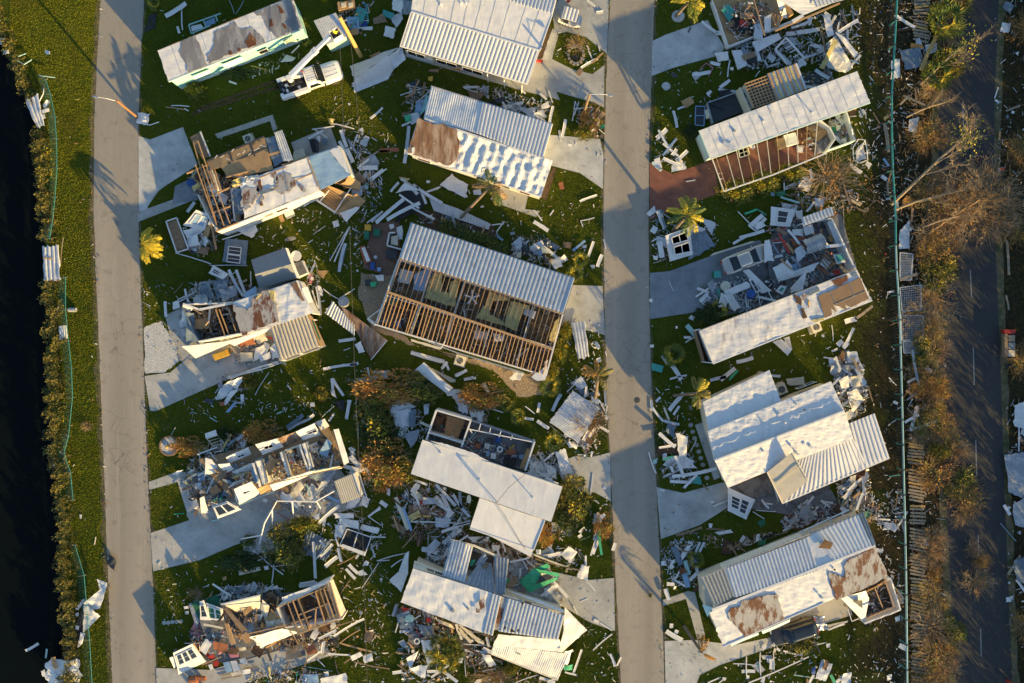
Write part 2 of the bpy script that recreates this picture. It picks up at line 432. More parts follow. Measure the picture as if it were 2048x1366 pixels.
def ribbon(name,Lf,Rf,z,m,t=.0,cols=2,zf=None,wob=0):
 mb=MB();P=[]
 for y in YS:
  a,b=lerp_poly(Lf,y),lerp_poly(Rf,y)
  if wob:a+=wob*nz((a*.02,y*.02),2.2);b+=wob*nz((b*.02,y*.02,9),2.2)
  P.append([g(a+(b-a)*i/(cols-1),y,z)for i in range(cols)])
 if t:mb.grid(P,t,m)
 else:
  n=cols;vs=[p for r in P for p in r]
  mb.add(vs,[(i*n+j,(i+1)*n+j,(i+1)*n+j+1,i*n+j+1)for i in range(len(P)-1)for j in range(n-1)],m)
 return tag(mb.build(name,loc=(0,0,0)),kind='structure')
def make_ground():
 mb=MB();P=[]
 for y in YS:
  bx=lerp_poly(BANK,y)+6*nz((y*.05,0,0),1)
  row=[g(bx-14,y,0)+Vector((0,0,-1.5)),g(bx,y,0)+Vector((0,0,-.75)),g(bx+12,y,0)+Vector((0,0,-.18)),g(bx+26,y,0)]
  row+=[g(bx+26+(7000-bx)*k,y,0)for k in(.03,.2,.3,1)]
  P.append(row)
 n=len(P[0]);vs=[p for r in P for p in r]
 mb.add(vs,[(i*n+j,(i+1)*n+j,(i+1)*n+j+1,i*n+j+1)for i in range(len(P)-1)for j in range(n-1)],'ground')
 tag(mb.build('ground',smooth=True,loc=(0,0,0)),kind='structure')
 mb=MB();mb.add([(-400,-220,-.8),(-36,-220,-.8),(-36,260,-.8),(-400,260,-.8)],[(0,1,2,3)],'water')
 tag(mb.build('water',loc=(0,0,0)),kind='structure')
make_ground()
ribbon('verge',[(x-9,y)for x,y in ROAD1],[(x+4,y)for x,y in ROAD1R],.004,'verge',wob=9)
ribbon('verge',[(x-6,y)for x,y in ROAD2],[(x+6,y)for x,y in ROAD2R],.004,'verge',wob=9)
ribbon('verge',[(x-14,y)for x,y in ROAD3],[(x+14,y)for x,y in ROAD3R],.004,'verge',wob=6)
ribbon('road',ROAD1,ROAD1R,.012,'asphalt',wob=1.5)
ribbon('road',ROAD2,ROAD2R,.012,'asphalt',wob=1.5)
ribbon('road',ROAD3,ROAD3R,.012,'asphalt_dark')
mb=MB()
for y0,y1 in((-170,-110),(-20,40),(205,265),(372,430),(540,595),(695,770),(880,953),(1070,1112),(1257,1313),(1430,1500)):
 for i in range(6):
  ya,yb=y0+(y1-y0)*i/6,y0+(y1-y0)*(i+1)/6
  xa=lambda y:lerp_poly([(1923,-200),(1925,200),(1936,440),(1945,640),(1951,860),(1957,1090),(1962,1290),(1970,1600)],y)
  mb.add([g(xa(ya)-1.2,ya,.017),g(xa(ya)+1.2,ya,.017),g(xa(yb)+1.2,yb,.017),g(xa(yb)-1.2,yb,.017)],[(3,2,1,0)],'line_white')
tag(mb.build('road_marking',loc=(0,0,0)),kind='structure')
ZC=[0];SLABS=[]
def slab(name,pts,m,z=None,t=.06,jit=0,c='p'):
 """a driveway, path, bed or patio laid on the ground"""
 crop(c)
 if z is None:ZC[0]+=1;z=.022+.0045*(ZC[0]%7)
 SLABS.append([px(*p)for p in pts])if m!='ground' else 0
 P=gs(pts,z)
 if jit:P=ragged(P,.35,jit,z*99)
 mb=MB();mb.prism(P,t,m)
 return tag(mb.build(name,loc=(0,0,0)),kind='structure')
slab('driveway',[(277,272),(300,279),(366,254),(395,330),(330,372),(316,383),(296,412),(293,428),(277,438)],'concrete_pale')
slab('path',[(276,424),(388,384),(392,398),(276,444)],'concrete')
slab('path',[(430,268),(545,229),(555,258),(546,262),(540,242),(436,277)],'concrete')
slab('patio',[(582,285),(660,252),(690,330),(600,335)],'concrete')
slab('patio',[(350,372),(386,355),(396,400),(345,408)],'concrete_blue')
slab('driveway',[(289,752),(340,745),(368,722),(420,680),(600,640),(625,700),(478,748),(312,822),(300,822)],'concrete')
slab('patio',[(330,630),(410,595),(600,560),(640,700),(430,740),(352,720)],'concrete')
slab('gravel_bed',[(287,656),(322,642),(345,680),(358,722),(330,745),(290,748)],'gravel_white',jit=.12)
slab('driveway',[(301,1066),(380,1040),(560,985),(640,985),(640,1040),(560,1062),(470,1090),(400,1120),(306,1143)],'concrete')
slab('path',[(297,964),(358,942),(372,945),(402,1034),(380,1046),(355,964),(298,980)],'concrete')
slab('patio',[(380,950),(640,880),(730,1010),(560,1060),(400,1050)],'concrete')
slab('gravel_bed',[(482,1080),(560,1050),(590,1062),(560,1100),(500,1110),(488,1100)],'concrete_pale',jit=.1)
slab('driveway',[(312,1336),(420,1340),(560,1300),(640,1280),(665,1310),(560,1345),(440,1380),(430,1440),(316,1440)],'concrete')
slab('patio',[(385,1200),(410,1260),(400,1330),(560,1310),(660,1250),(640,1180)],'floor_grey')
slab('driveway',[(1104,20),(1130,-20),(1220,-60),(1214,108),(1172,74),(1135,64),(1110,68)],'concrete')
slab('driveway',[(1104,66),(1117,70),(1104,118),(1148,140),(1185,148),(1209,130),(1208,215),(1190,206),(1060,168),(1075,110)],'concrete')
slab('driveway',[(800,110),(1040,180),(1120,200),(1090,130),(900,90)],'concrete')
slab('driveway',[(1080,272),(1104,270),(1200,278),(1207,310),(1206,378),(1160,346),(1098,330),(1070,310)],'concrete_pale')
slab('planting_bed',[(1080,392),(1106,335),(1113,338),(1092,402)],'mulch')
slab('path',[(1000,372),(1058,384),(1050,418),(1080,422),(1072,434),(998,408)],'concrete')
slab('patio',[(745,448),(800,440),(800,520),(790,560),(725,535)],'pavers_brown',jit=.1)
slab('gravel_bed',[(722,545),(790,552),(785,600),(760,650),(736,640),(716,590)],'gravel_tan',jit=.15)
slab('gravel_bed',[(735,640),(780,650),(830,690),(960,720),(1060,750),(1120,740),(1090,790),(1040,795),(985,740),(860,700),(800,682),(745,660)],'gravel_tan',jit=.15)
slab('planting_bed',[(815,412),(885,428),(990,450),(995,480),(870,470)],'mulch',jit=.15)
slab('driveway',[(1130,620),(1146,570),(1205,572),(1210,670),(1180,662),(1120,650)],'concrete')
slab('driveway',[(1108,930),(1150,912),(1180,915),(1220,905),(1222,1003),(1190,985),(1140,985)],'concrete')
slab('driveway',[(1000,1160),(1090,1140),(1180,1160),(1228,1156),(1230,1262),(1180,1245),(1130,1215)],'concrete')
slab('patio',[(915,1090),(1100,1130),(1110,1200),(900,1180)],'concrete')
slab('driveway',[(1305,82),(1330,70),(1415,40),(1450,95),(1440,110),(1345,136),(1303,152)],'concrete_pale')
slab('driveway',[(1299,325),(1345,348),(1425,320),(1440,385),(1300,440)],'pavers_red')
slab('driveway',[(1300,546),(1340,542),(1480,490),(1520,480),(1560,560),(1420,620),(1300,638)],'concrete_blue')
slab('patio',[(1400,600),(1500,560),(1560,440),(1680,420),(1720,560),(1420,640)],'floor_grey')
slab('driveway',[(1313,974),(1340,980),(1366,986),(1456,962),(1460,1012),(1400,1050),(1322,1078)],'concrete')
slab('patio',[(1455,975),(1570,930),(1650,960),(1680,1010),(1580,1030),(1460,1010)],'floor_grey')
slab('patio',[(1565,1015),(1655,965),(1670,1020),(1600,1060),(1570,1055)],'pavers_red')
slab('path',[(1390,850),(1412,842),(1440,955),(1428,960)],'concrete')
slab('driveway',[(1329,1282),(1390,1280),(1470,1290),(1700,1240),(1640,1262),(1440,1330),(1400,1350),(1380,1400),(1333,1440)],'concrete_pale')
slab('path',[(1325,1200),(1376,1182),(1390,1185),(1410,1270),(1395,1280),(1372,1198),(1326,1212)],'concrete')
slab('patio',[(1540,1225),(1690,1170),(1705,1230),(1600,1262)],'concrete')
for a in([(392,220),(470,190),(560,158)],[(388,228),(470,199),(566,170)]):
 P=[g(x,y+R(-1,1),.026)for x,y in a]
 mb=MB();mb.sheet([P[0]+Vector((0,.15,0)),P[2]+Vector((0,.15,0)),P[2]-Vector((0,.15,0)),P[0]-Vector((0,.15,0))],'mulch',.02,30,2,jag=.5)
 tag(mb.build('tyre_rut',loc=(0,0,0)),kind='structure')
for y in(470,800,1180):
 mb=MB();c=g(lerp_poly(ROAD2,y)+60,y,.018);mb.add([c+Vector((.3*cos(i*pi/8),.3*sin(i*pi/8),0))for i in range(16)],[tuple(range(16))],'charcoal')
 if y==800:tag(mb.build('manhole_cover'),'round dark manhole cover set in the road between the rows of homes','manhole cover')

def make_grass():
 import numpy as np
 r=np.random.default_rng(3);n=2700000;x=r.uniform(20,2080,n);y=r.uniform(-40,1400,n)
 def at(p):a=np.array(p);return np.interp(y,a[:,1],a[:,0])
 k=(x>at(BANK)+24)&~((x>at(ROAD1)-8*r.random(n))&(x<at(ROAD1R)+4*r.random(n)))&~((x>at(ROAD2)-5*r.random(n))&(x<at(ROAD2R)+5*r.random(n)))&~((x>at(ROAD3)-12)&(x<at(ROAD3R)+12))
 k &=(x<1700+60*r.random(n))|(r.random(n)<.12)
 for P in SLABS:
  q=np.zeros(n,bool)
  for(x1,y1),(x2,y2)in zip(P,P[1:]+P[:1]):
   if y1!=y2:q ^=((y1>y)!=(y2>y))&(x<(x2-x1)*(y-y1)/(y2-y1)+x1)
  k &= ~ q
 px_,py_=(x[k]-1024)/PPM,(683-y[k])/PPM;m=len(px_)
 pat=np.sin(px_*.9+2*np.sin(py_*.7))*np.sin(py_*1.1+2*np.sin(px_*.5));t=r.random(m)<.8+.2*pat
 px_,py_=px_[t],py_[t];m=len(px_);a=r.uniform(0,6.283,m);w_=r.uniform(.013,.032,m);h=r.uniform(.045,.1,m);b=r.uniform(0,6.283,m);l=h*r.uniform(.1,.65,m);V=np.zeros((m,3,3),np.float32)
 V[:,0]=np.stack([px_-np.cos(a)*w_,py_-np.sin(a)*w_,0*a],1);V[:,1]=np.stack([px_+np.cos(a)*w_,py_+np.sin(a)*w_,0*a],1);V[:,2]=np.stack([px_+np.cos(b)*l,py_+np.sin(b)*l,h],1)
 me=bpy.data.meshes.new('grass');me.vertices.add(3*m);me.vertices.foreach_set('co',V.ravel());me.loops.add(3*m);me.loops.foreach_set('vertex_index',np.arange(3*m,dtype=np.int32));me.polygons.add(m);me.polygons.foreach_set('loop_start',np.arange(0,3*m,3,dtype=np.int32));me.materials.append(MAT['turf']);me.update(calc_edges=True);me.validate()
 o=bpy.data.objects.new('grass',me);COL.objects.link(o);tag(o,'short green turf on the lawns between the homes',kind='stuff')
make_grass()
# ================================================================= builders shared by the homes and the debris
LAND=[]
AUTO=[]
def house(name,x,y,label,cat='home',phrase=None,group=None):
 o=empty(name,g(x,y,0),label,cat,group)
 if phrase:LAND.append((*px(x,y),phrase))
 return o
def S_(root,name,quad,h,m,smooth=False,**kw):
 if m=='membrane' and not kw.get('rib'):kw['crumple']=kw.get('crumple',0)*.5;kw['cs']=kw.get('cs',.8)*1.3
 mb=MB();mb.sheet(gs(quad,h),m,**kw)
 return mb.build(name,root,smooth)
def P_(root,name,pts,h,m,t=.03,rag=0,step=.25,seed=1):
 P=gs(pts,h)
 if rag:P=ragged(P,step,rag,seed)
 mb=MB();mb.prism(P,t,m)
 return mb.build(name,root)
def patch(root,name,quad,rect,h,m,rag=.09,t=.012,lift=.012):
 """a torn-edged sheet lying on the roof plane `quad` (corner heights h); rect = its outline in survey points"""
 q=gs(quad,h);n=(q[1]-q[0]).cross(q[3]-q[0]).normalized()
 if n.z<0:n=-n
 d=n.dot(q[0])
 P=[]
 for x,y in rect:
  X,Y=px(x,y);far=Vector(((X-1024)/PPM,(683-Y)/PPM,0));c=Vector((0,0,CAM_H))
  v=far-c;tt=(d-n.dot(c))/n.dot(v);P.append(c+v*tt+n*(lift+t))
 P=ragged(P,.22,rag,3.3)
 mb=MB();k=len(P)
 bm=bmesh.new();vs=[bm.verts.new(p)for p in P];es=[bm.edges.new((vs[i],vs[(i+1)%k]))for i in range(k)]
 r=bmesh.ops.triangle_fill(bm,use_beauty=True,edges=es,normal=n)
 bm.verts.index_update();vv=[v.co.copy()for v in bm.verts];ff=[tuple(v.index for v in f.verts)for f in bm.faces];bm.free()
 ff=[f if(vv[f[1]]-vv[f[0]]).cross(vv[f[2]]-vv[f[0]]).dot(n)>0 else tuple(reversed(f))for f in ff]
 mb.add(vv,ff,m)
 N=len(vv);mb.add(vv+[p-n*(t+lift*.8)for p in vv],[((i+1)%N,i,N+i,N+(i+1)%N)for i in range(N)],m)
 return mb.build(name,root)
def K_(root,name,x1,y1,x2,y2,h1,h2=None,w=.05,d=.14,m='lumber'):
 mb=MB();mb.beam(g(x1,y1,h1),g(x2,y2,h1 if h2 is None else h2),w,d,m)
 return mb.build(name,root)
def W_(root,x1,y1,x2,y2,h,m='white',z0=0.0,t=.12,name='wall',jag=0):
 """an upright wall whose TOP runs between two survey points"""
 a,b=g(x1,y1,h),g(x2,y2,h);mb=MB()
 d=(b-a);d.z=0;L=d.length;d.normalize();n=Vector((-d.y,d.x,0))*t/2
 k=max(1,int(L/.5))if jag else 1
 tops=[h+(jag*nz((a.x+i*.7,a.y,h),1.3)if jag else 0)for i in range(k+1)]
 for i in range(k):
  p,q=a+d*L*i/k,a+d*L*(i+1)/k
  vs=[]
  for s_ in(1,-1):
   vs+=[Vector((p.x,p.y,z0))+n*s_,Vector((q.x,q.y,z0))+n*s_,Vector((q.x,q.y,tops[i+1]))+n*s_,Vector((p.x,p.y,tops[i]))+n*s_]
  mb.add(vs,[(3,2,1,0),(4,5,6,7),(2,3,7,6),(0,1,5,4),(0,4,7,3),(1,2,6,5)],m)
 return mb.build(name,root)
def body(root,pts,h,m,d=.15,z0=0,name='wall',skirt=None):
 """closed walls below a roof, `pts` being the roof outline at height h"""
 P=inset(gs(pts,h),d);k=len(P);mb=MB()
 zs=[z0,h-.04]if skirt is None else[z0,.55,h-.04]
 for j in range(len(zs)-1):
  a=[Vector((p.x,p.y,zs[j]))for p in P];b=[Vector((p.x,p.y,zs[j+1]))for p in P]
  mb.add(a+b,[(i,(i+1)%k,k+(i+1)%k,k+i)for i in range(k)],skirt if(skirt and j==0)else m)
 mb.add([Vector((p.x,p.y,h-.04))for p in P],[tuple(range(k))],m)
 return mb.build(name,root)
def win(root,x1,y1,x2,y2,h,z0,z1,fm='white_trim',pm='glass_dark',off=.12,panes=2,name='window'):
 """window on a wall under the roof edge that runs between two survey points at height h"""
 a,b=g(x1,y1,h),g(x2,y2,h);d=b-a;d.z=0;L=d.length;d.normalize()
 n=Vector((-d.y,d.x,0));mid=(a+b)/2
 if n.dot(Vector((-mid.x,-mid.y,0)))<0:n=-n
 base=a-n*off
 def P(u,z,o):return Vector((base.x,base.y,0))+d*u+n*o+Vector((0,0,z))
 mb=MB();f=.06;o=.02
 for u0,u1,za,zb in[(0,L,z0,z0+f),(0,L,z1-f,z1)]+[(L*i/panes-(f/2 if 0<i<panes else 0 if i==0 else f),L*i/panes+(f/2 if 0<i<panes else f if i==0 else 0),z0+f,z1-f)for i in range(panes+1)]:
  vs=[P(u,z,oo)for oo in(0,.05)for u,z in((u0,za),(u1,za),(u1,zb),(u0,zb))]
  mb.add(vs,[(3,2,1,0),(4,5,6,7),(0,1,5,4),(1,2,6,5),(2,3,7,6),(3,0,4,7)],fm)
 fr=mb.build(name,root)
 mb=MB();mb.add([P(u,z,.02)for u,z in((f,z0+f),(L-f,z0+f),(L-f,z1-f),(f,z1-f))],[(0,1,2,3),(3,2,1,0)],pm)
 mb.build('pane',fr)
 return fr
def seams(root,q,h,n,m='white_trim'):
 for i in range(1,n):
  u=i/n+R(-.01,.01);K_(root,'panel_seam',q[0][0]+(q[1][0]-q[0][0])*u,q[0][1]+(q[1][1]-q[0][1])*u,q[3][0]+(q[2][0]-q[3][0])*u,q[3][1]+(q[2][1]-q[3][1])*u,h[0]+.014,h[1]+.014,.03,.012,m)
def vent_pipe(root,x,y,h,L=.45,r=.05,m='white_trim',name='vent_pipe'):
 c=g(x,y,h+L);mb=MB();mb.tube([c-Vector((0,0,L+.05)),c],r,m,8);mb.tube([c-Vector((0,0,.1)),c+Vector((0,0,.02))],r*1.6,m,8)
 mb.tube([c-Vector((0,0,L)),c-Vector((0,0,L-.02))],r*2,m,10)
 return mb.build(name,root,loc=None)
def gutter(root,x1,y1,x2,y2,h,m='white_trim',r=.07,name='gutter'):
 return K_(root,name,x1,y1,x2,y2,h,None,r*1.6,r*1.6,m)
def ac_unit(x,y,rot,label,h=.75,s=.85):
 """outdoor air conditioner: casing, fan grille on top"""
 c=g(x,y,h);o=empty('air_conditioner',(c.x,c.y,0),label,'air conditioner','air conditioners beside the homes')
 mb=MB();mb.box((c.x,c.y,h/2),(s,s,h),'cream',rot);mb.build('casing',o)
 mb=MB();mb.add([c+Vector((.34*s*cos(i*pi/10),.34*s*sin(i*pi/10),.006))for i in range(20)],[tuple(range(20))],'black');fan=mb.build('fan_opening',o)
 mb=MB()
 for r_ in(.14,.24,.34):mb.tube([c+Vector((r_*s*cos(i*pi/10),r_*s*sin(i*pi/10),.02))for i in range(21)],.01,'grey_metal',4)
 for k in range(4):mb.beam(c+Vector((cos(k*pi/4),sin(k*pi/4),0))*.34*s+Vector((0,0,.02)),c-Vector((cos(k*pi/4),sin(k*pi/4),0))*.34*s+Vector((0,0,.02)),.014,.014,'grey_metal')
 mb.build('grille',o)
 slabm=MB();slabm.box((c.x,c.y,.06),(s*1.25,s*1.25,.1),'concrete',rot);slabm.build('base_pad',o)
 return o
def auto(o,noun,colour,size,cat,h=None):
 p=o.location;AUTO.append(dict(o=o,noun=noun,colour=colour,size=size,x=to_px(p)[0],y=to_px(p)[1],cat=cat))
 return o
CNAME=dict(white='white',membrane='white',white_trim='white',drywall='off white',cream='cream',grey_metal='grey',pale_metal='pale grey',roof_grey='grey',blue_grey='blue grey',plywood='tan',
osb_dull='brown',lumber='light brown',old_wood='weathered brown',grey_wood='grey brown',dark_wood='dark brown',yellow_batt='yellow',teal='teal',teal_pale='pale teal',green_sheet='green',
black='black',charcoal='charcoal',blue='blue',blue_pale='pale blue',red='red',pink='pink',yellow='yellow',terracotta='terracotta',tan_metal='tan',mint='mint',mint_pale='pale mint',
plastic_clear='whitish',foil='silver',rust='rusty',roof_rust='rust streaked',brown_deck='brown',membrane_worn='worn white',pole_yellow='yellowish',green_bin='dark green')
WOODS=('plywood','osb_dull','lumber','old_wood','grey_wood','dark_wood','brown_deck','pole_yellow','terracotta')
def board(x1,y1,x2,y2,w=.18,m='white',h=.1,h2=None,t=.04,label=None,name='broken_board',noun='board'):
 a,b=g(x1,y1,h),g(x2,y2,h if h2 is None else h2);w*=.8;mb=MB()
 k=5;d=b-a;L=d.length;n=Vector((-d.y,d.x,0));n=n/max(1e-6,n.length)
 bend=R(-.03,.03)*L;mid=[a+d*(i/k)+n*bend*sin(pi*i/k)for i in range(k+1)]
 mb.grid([[p-n*w/2*(1+.25*nz(p,2)),p+n*w/2*(1+.25*nz(p,2,4))]for p in mid],t,m)
 if m in('white','pale_metal','white_trim')and w>.16:
  mb.grid([[p+n*(w/2-.02),p+n*(w/2+.015)+Vector((0,0,.05))]for p in mid],.008,m)
 if name=='broken_board':
  name,noun=('wooden_board','board')if m in WOODS else('siding_strip','siding strip')if w>=.3 else('trim_strip','trim strip')
 o=mb.build(name)
 if label:return tag(o,label,noun)
 s_='long ' if L>3 else 'short ' if L<1.4 else ''
 return auto(o,noun,CNAME.get(m,m),s_,noun)
def piece(quad,m,h=.1,name='metal_sheet',noun='metal sheet',label=None,group=None,**kw):
 """one flat piece of wreckage given by its four corners"""
 kw.setdefault('t',.02);kw.setdefault('nu',7);kw.setdefault('nv',7);kw.setdefault('crumple',.05);kw['crumple']*=1.5;kw.setdefault('jag',.1);kw.setdefault('seed',quad[0][0])
 if name=='metal_sheet' and not label:
  name,noun=('plywood_sheet','plywood sheet')if m in WOODS else('wallboard_scrap','wallboard scrap')if m in('drywall','cream')else('insulation_scrap','insulation scrap')if m=='yellow_batt' else('metal_sheet','metal sheet')
 mb=MB();P=gs(quad,h);mb.sheet(P,m,**kw);o=mb.build(name)
 if label:return tag(o,label,noun,group)
 A=((P[1]-P[0]).cross(P[3]-P[0])).length
 s_='large ' if A>4.5 else 'small ' if A<1 else ''
 return auto(o,noun,('crumpled ' if kw.get('crumple',0)>.12 else '')+CNAME.get(m,m),s_,noun)
def pipe(pts,h=.1,r=.03,m='white_trim',label=None,name='bent_pipe',noun='pipe',cat=None):
 P=[g(p[0],p[1],p[2]if len(p)>2 else h)for p in pts];mb=MB();mb.tube(P,r,m,6);o=mb.build(name)
 if label:return tag(o,label,cat or noun)
 L=sum((P[i+1]-P[i]).length for i in range(len(P)-1))
 return auto(o,noun,CNAME.get(m,m),'long ' if L>4 else 'short ' if L<1.5 else '',cat or noun)
def window_wall(quad,h,label,m='white',cells=((.15,.45,.2,.8),(.55,.85,.2,.8)),t=.08,pane='glass_dark',fr='white_trim',noun='wall section',name='wall_section',bars=1,**kw):
 """a torn-off wall section with window openings: cells = (u0, u1, v0, v1)"""
 P=gs(quad,h);c=sum(P,Vector())/4
 o=empty(name,(c.x,c.y,0),label,noun)
 n=(P[1]-P[0]).cross(P[3]-P[0]).normalized()
 if n.z<0:n=-n
 mb=MB();kw.setdefault('crumple',.03);mb.sheet(P,m,t=t,nu=6,nv=6,jag=.02,**kw);mb.build('siding',o)
 at=lambda u,v,z:(P[0]*(1-u)+P[1]*u)*(1-v)+(P[3]*(1-u)+P[2]*u)*v+n*z
 for u0,u1,v0,v1 in cells:
  mb=MB()
  for a,b in(((u0,v0),(u1,v0)),((u1,v0),(u1,v1)),((u1,v1),(u0,v1)),((u0,v1),(u0,v0))):mb.beam(at(*a,.06),at(*b,.06),.08,.06,fr)
  for i in range(bars):
   v=v0+(v1-v0)*(i+1)/(bars+1);mb.beam(at(u0,v,.06),at(u1,v,.06),.05,.05,fr)
  f=mb.build('window',o)
  mb=MB();mb.add([at(u0,v0,.05),at(u1,v0,.05),at(u1,v1,.05),at(u0,v1,.05)],[(0,1,2,3),(3,2,1,0)],pane);mb.build('pane',f)
 return o
PILES=[]
def heap(poly,n,zone,pal='mixed',size=1.0,zmax=.7,big=6,seed=0,zb=.05):
 """wreckage within an outline: small scraps nobody could count in one stuff mesh, plus single boards and sheets"""
 P=[px(*p)for p in poly];x0=min(p[0]for p in P);x1=max(p[0]for p in P);y0=min(p[1]for p in P);y1=max(p[1]for p in P)
 PILES.append((P,n,zone,pal,size,zmax,big,seed,zb,(x0,x1,y0,y1)))
PAL=dict(mixed=[('white',5),('drywall',2.5),('yellow_batt',1.5),('osb_dull',2),('grey_wood',3),('pale_metal',4),('grey_metal',3),('blue_grey',3),('plywood',2),('lumber',2),('old_wood',2),('dark_wood',2),('charcoal',2),('teal',.5),('terracotta',.4),('blue',.3),('red',.2),('yellow_batt',.8)],
white=[('white',5.5),('drywall',3),('pale_metal',4),('grey_metal',4),('old_wood',2),('grey_wood',2.5),('dark_wood',1.2),('blue_grey',2),('teal_pale',.4),('plywood',.6),('charcoal',.6)],
wood=[('plywood',3),('lumber',4),('old_wood',5),('osb_dull',3),('dark_wood',3),('white',2),('drywall',2),('charcoal',1),('grey_metal',1),('yellow_batt',1)],
inside=[('dark_wood',4),('charcoal',3),('old_wood',4),('white',3),('drywall',3),('osb_dull',2),('pale_metal',1.5),('floor_grey',4),('blue_grey',2),('plywood',1.5),('pink',.3),('teal',.5),('red',.25),('blue',.4),('yellow_batt',1.2)],
goods=[('white',4),('charcoal',3),('blue_pale',1.4),('red',.8),('pink',.6),('teal',1),('plywood',2),('dark_wood',2),('grey_metal',3),('yellow',.5),('terracotta',.7),('blue',.6)],
lawn=[('white',3),('drywall',4),('grey_metal',2),('grey_wood',2),('plywood',2),('yellow_batt',2),('pale_metal',2),('old_wood',1.5),('teal_pale',.3),('charcoal',.5)],
strip=[('grey_wood',6),('old_wood',6),('leaf_dry',3),('white',1.3),('pale_metal',1.2),('dark_wood',3),('grey_metal',1.5),('drywall',1)])
def pick(pal):
 k=random.choices(PAL[pal],[w for _,w in PAL[pal]])[0][0]
 return k
def scrap(mb,x,y,z,s,m,tilt=.35):
 """an irregular flake with its own thickness"""
 c=Vector((x,y,z));k=random.choice((3,4,4,4,5));a0=R(0,6.28);asp=R(.25,1)
 Q=Matrix.Rotation(R(0,6.28),3,'Z')@Matrix.Rotation(R(-tilt,tilt),3,'X')@Matrix.Rotation(R(-tilt,tilt),3,'Y')
 pts=[c+Q@Vector((s*R(.7,1.1)*cos(a0+2*pi*i/k),s*asp*R(.7,1.1)*sin(a0+2*pi*i/k),0))for i in range(k)]
 mb.prism(pts,R(.01,.04),m)
def fill_pile(P,n,zone,pal,size,zmax,big,seed,zb,bb):
 rnd=random.getstate();random.seed(int(1000*seed+P[0][0]+P[0][1]))
 x0,x1,y0,y1=bb
 def pos():
  for _ in range(60):
   x,y=R(x0,x1),R(y0,y1)
   if inside(x,y,P):return x,y
  return(x0+x1)/2,(y0+y1)/2
 CUR[0]=(0,0,1)
 cx,cy=sum(p[0]for p in P)/len(P),sum(p[1]for p in P)/len(P);rad=max(x1-x0,y1-y0)/2
 mb=MB()
 for _ in range(int(n*(1.9 if zmax>.3 else .95))):
  x,y=pos();f=max(0,1-hypot(x-cx,y-cy)/rad)if zmax>.3 else 1
  z=zb+R(0,1)**1.4*zmax*(.35+.65*f);v=g(x,y,z)
  if R(0,1)<.45:
   a=R(0,6.28);L=R(.15,.95)*size;e=Vector((cos(a),sin(a),R(-.3,.3)))*L/2
   e.z=min(e.z,v.z-.02);mb.beam(v-e,v+e,R(.02,.075),R(.015,.04),pick(pal))
  else:scrap(mb,v.x,v.y,v.z,R(.035,.2)*size*(1.0 if R(0,1)<.85 else 1.8),pick(pal),.5 if zmax>.3 else .15)
 if n:tag(mb.build('rubble' if zmax>.3 else 'litter'),'loose scraps of broken building material '+zone,'rubble',kind='stuff')
 for i in range(big):
  x,y=pos();z=zb+R(.1,1)*zmax;v=g(x,y,z);m=pick(pal);u=R(0,1)
  nm=CNAME.get(m,m.replace('_',' '))
  if u<.5 or m in('lumber','old_wood','grey_wood'):
   a=R(0,6.28);L=R(1.0,2.8)*size;e=Vector((cos(a),sin(a),R(-.12,.12)))*L/2;mb=MB();w_=R(.08,.26)
   mb.beam(v-e,v+e,w_,.04,m,R(-.3,.3));wd=m in WOODS;o=mb.build('splintered_board' if wd else 'torn_strip');k='splintered board' if wd else 'torn strip';tag(o,f'{nm} {k} {zone}',k.split()[1],f'{nm} {k}s {zone}')
  else:
   a=R(0,6.28);L=R(.7,1.7)*size;b_=L*R(.35,.9);mb=MB()
   q=[v+Matrix.Rotation(a,3,'Z')@Vector((sx*L/2+R(-.15,.15),sy*b_/2+R(-.12,.12),R(-.18,.18)if zmax>.3 else R(-.02,.04)))for sx,sy in((-1,-1),(1,-1),(1,1),(-1,1))]
   mb.sheet(q,m,t=.02,nu=5,nv=5,crumple=.07,jag=.1,seed=x,rib=(.18 if m in('pale_metal','grey_metal')and R(0,1)<.5 else 0),amp=.025)
   o=mb.build('torn_sheet');tag(o,f'{nm} torn sheet {zone}','sheet',f'{nm} torn sheets {zone}')
 random.setstate(rnd)

WH = 'white'; PM = 'pale_metal'; DW = 'drywall'; OW = 'old_wood'; GM = 'grey_metal'; BG = 'blue_grey'; PW = 'plywood'; LU = 'lumber'; WT = 'white_trim'; ME = 'membrane'; CH = 'charcoal'; CR = 'cream'; BP = 'blue_pale'
# ================================================================= WESTERN ROW
crop('c2')
h1=house('mobile_home',700,330,'mint green single wide trailer with peeled grey roof beside the bucket truck',phrase='the mint green trailer')
RQ=[(168,378),(1172,-26),(1250,210),(248,605)]
body(h1,RQ,2.95,'mint',.12,skirt='mint_pale')
roof=S_(h1,'roof',RQ,[3.05,3.05,3.0,3.0],ME,nu=40,nv=12,crumple=.05,cs=.9,t=.1,jag=.004)
for pp,mm in(([(330,395),(345,310),(455,262),(465,300),(482,340),(515,425),(540,482),(395,545),(372,470)],'roof_grey'),
([(590,240),(745,165),(790,215),(870,200),(960,290),(972,320),(800,370),(700,410),(548,475),(535,420),(590,330)],'roof_grey'),
([(880,95),(1000,50),(1165,-15),(1240,208),(1130,250),(1060,285),(985,210),(945,130)],'roof_grey')):
 patch(roof,'bare_patch',RQ,pp,3.05,mm,.1)
for pp in([(820,320),(858,240),(905,300),(902,342),(842,355)],[(695,385),(720,375),(730,405),(700,412)],[(765,365),(785,360),(792,382),(770,390)],[(1060,40),(1090,60),(1110,90),(1085,100)],[(1100,170),(1130,200),(1120,225),(1095,195)],[(1000,150),(1020,140),(1030,190),(1010,200)]):
 patch(roof,'rust_stain',RQ,pp,3.05,'rust',.08,.01,.035)
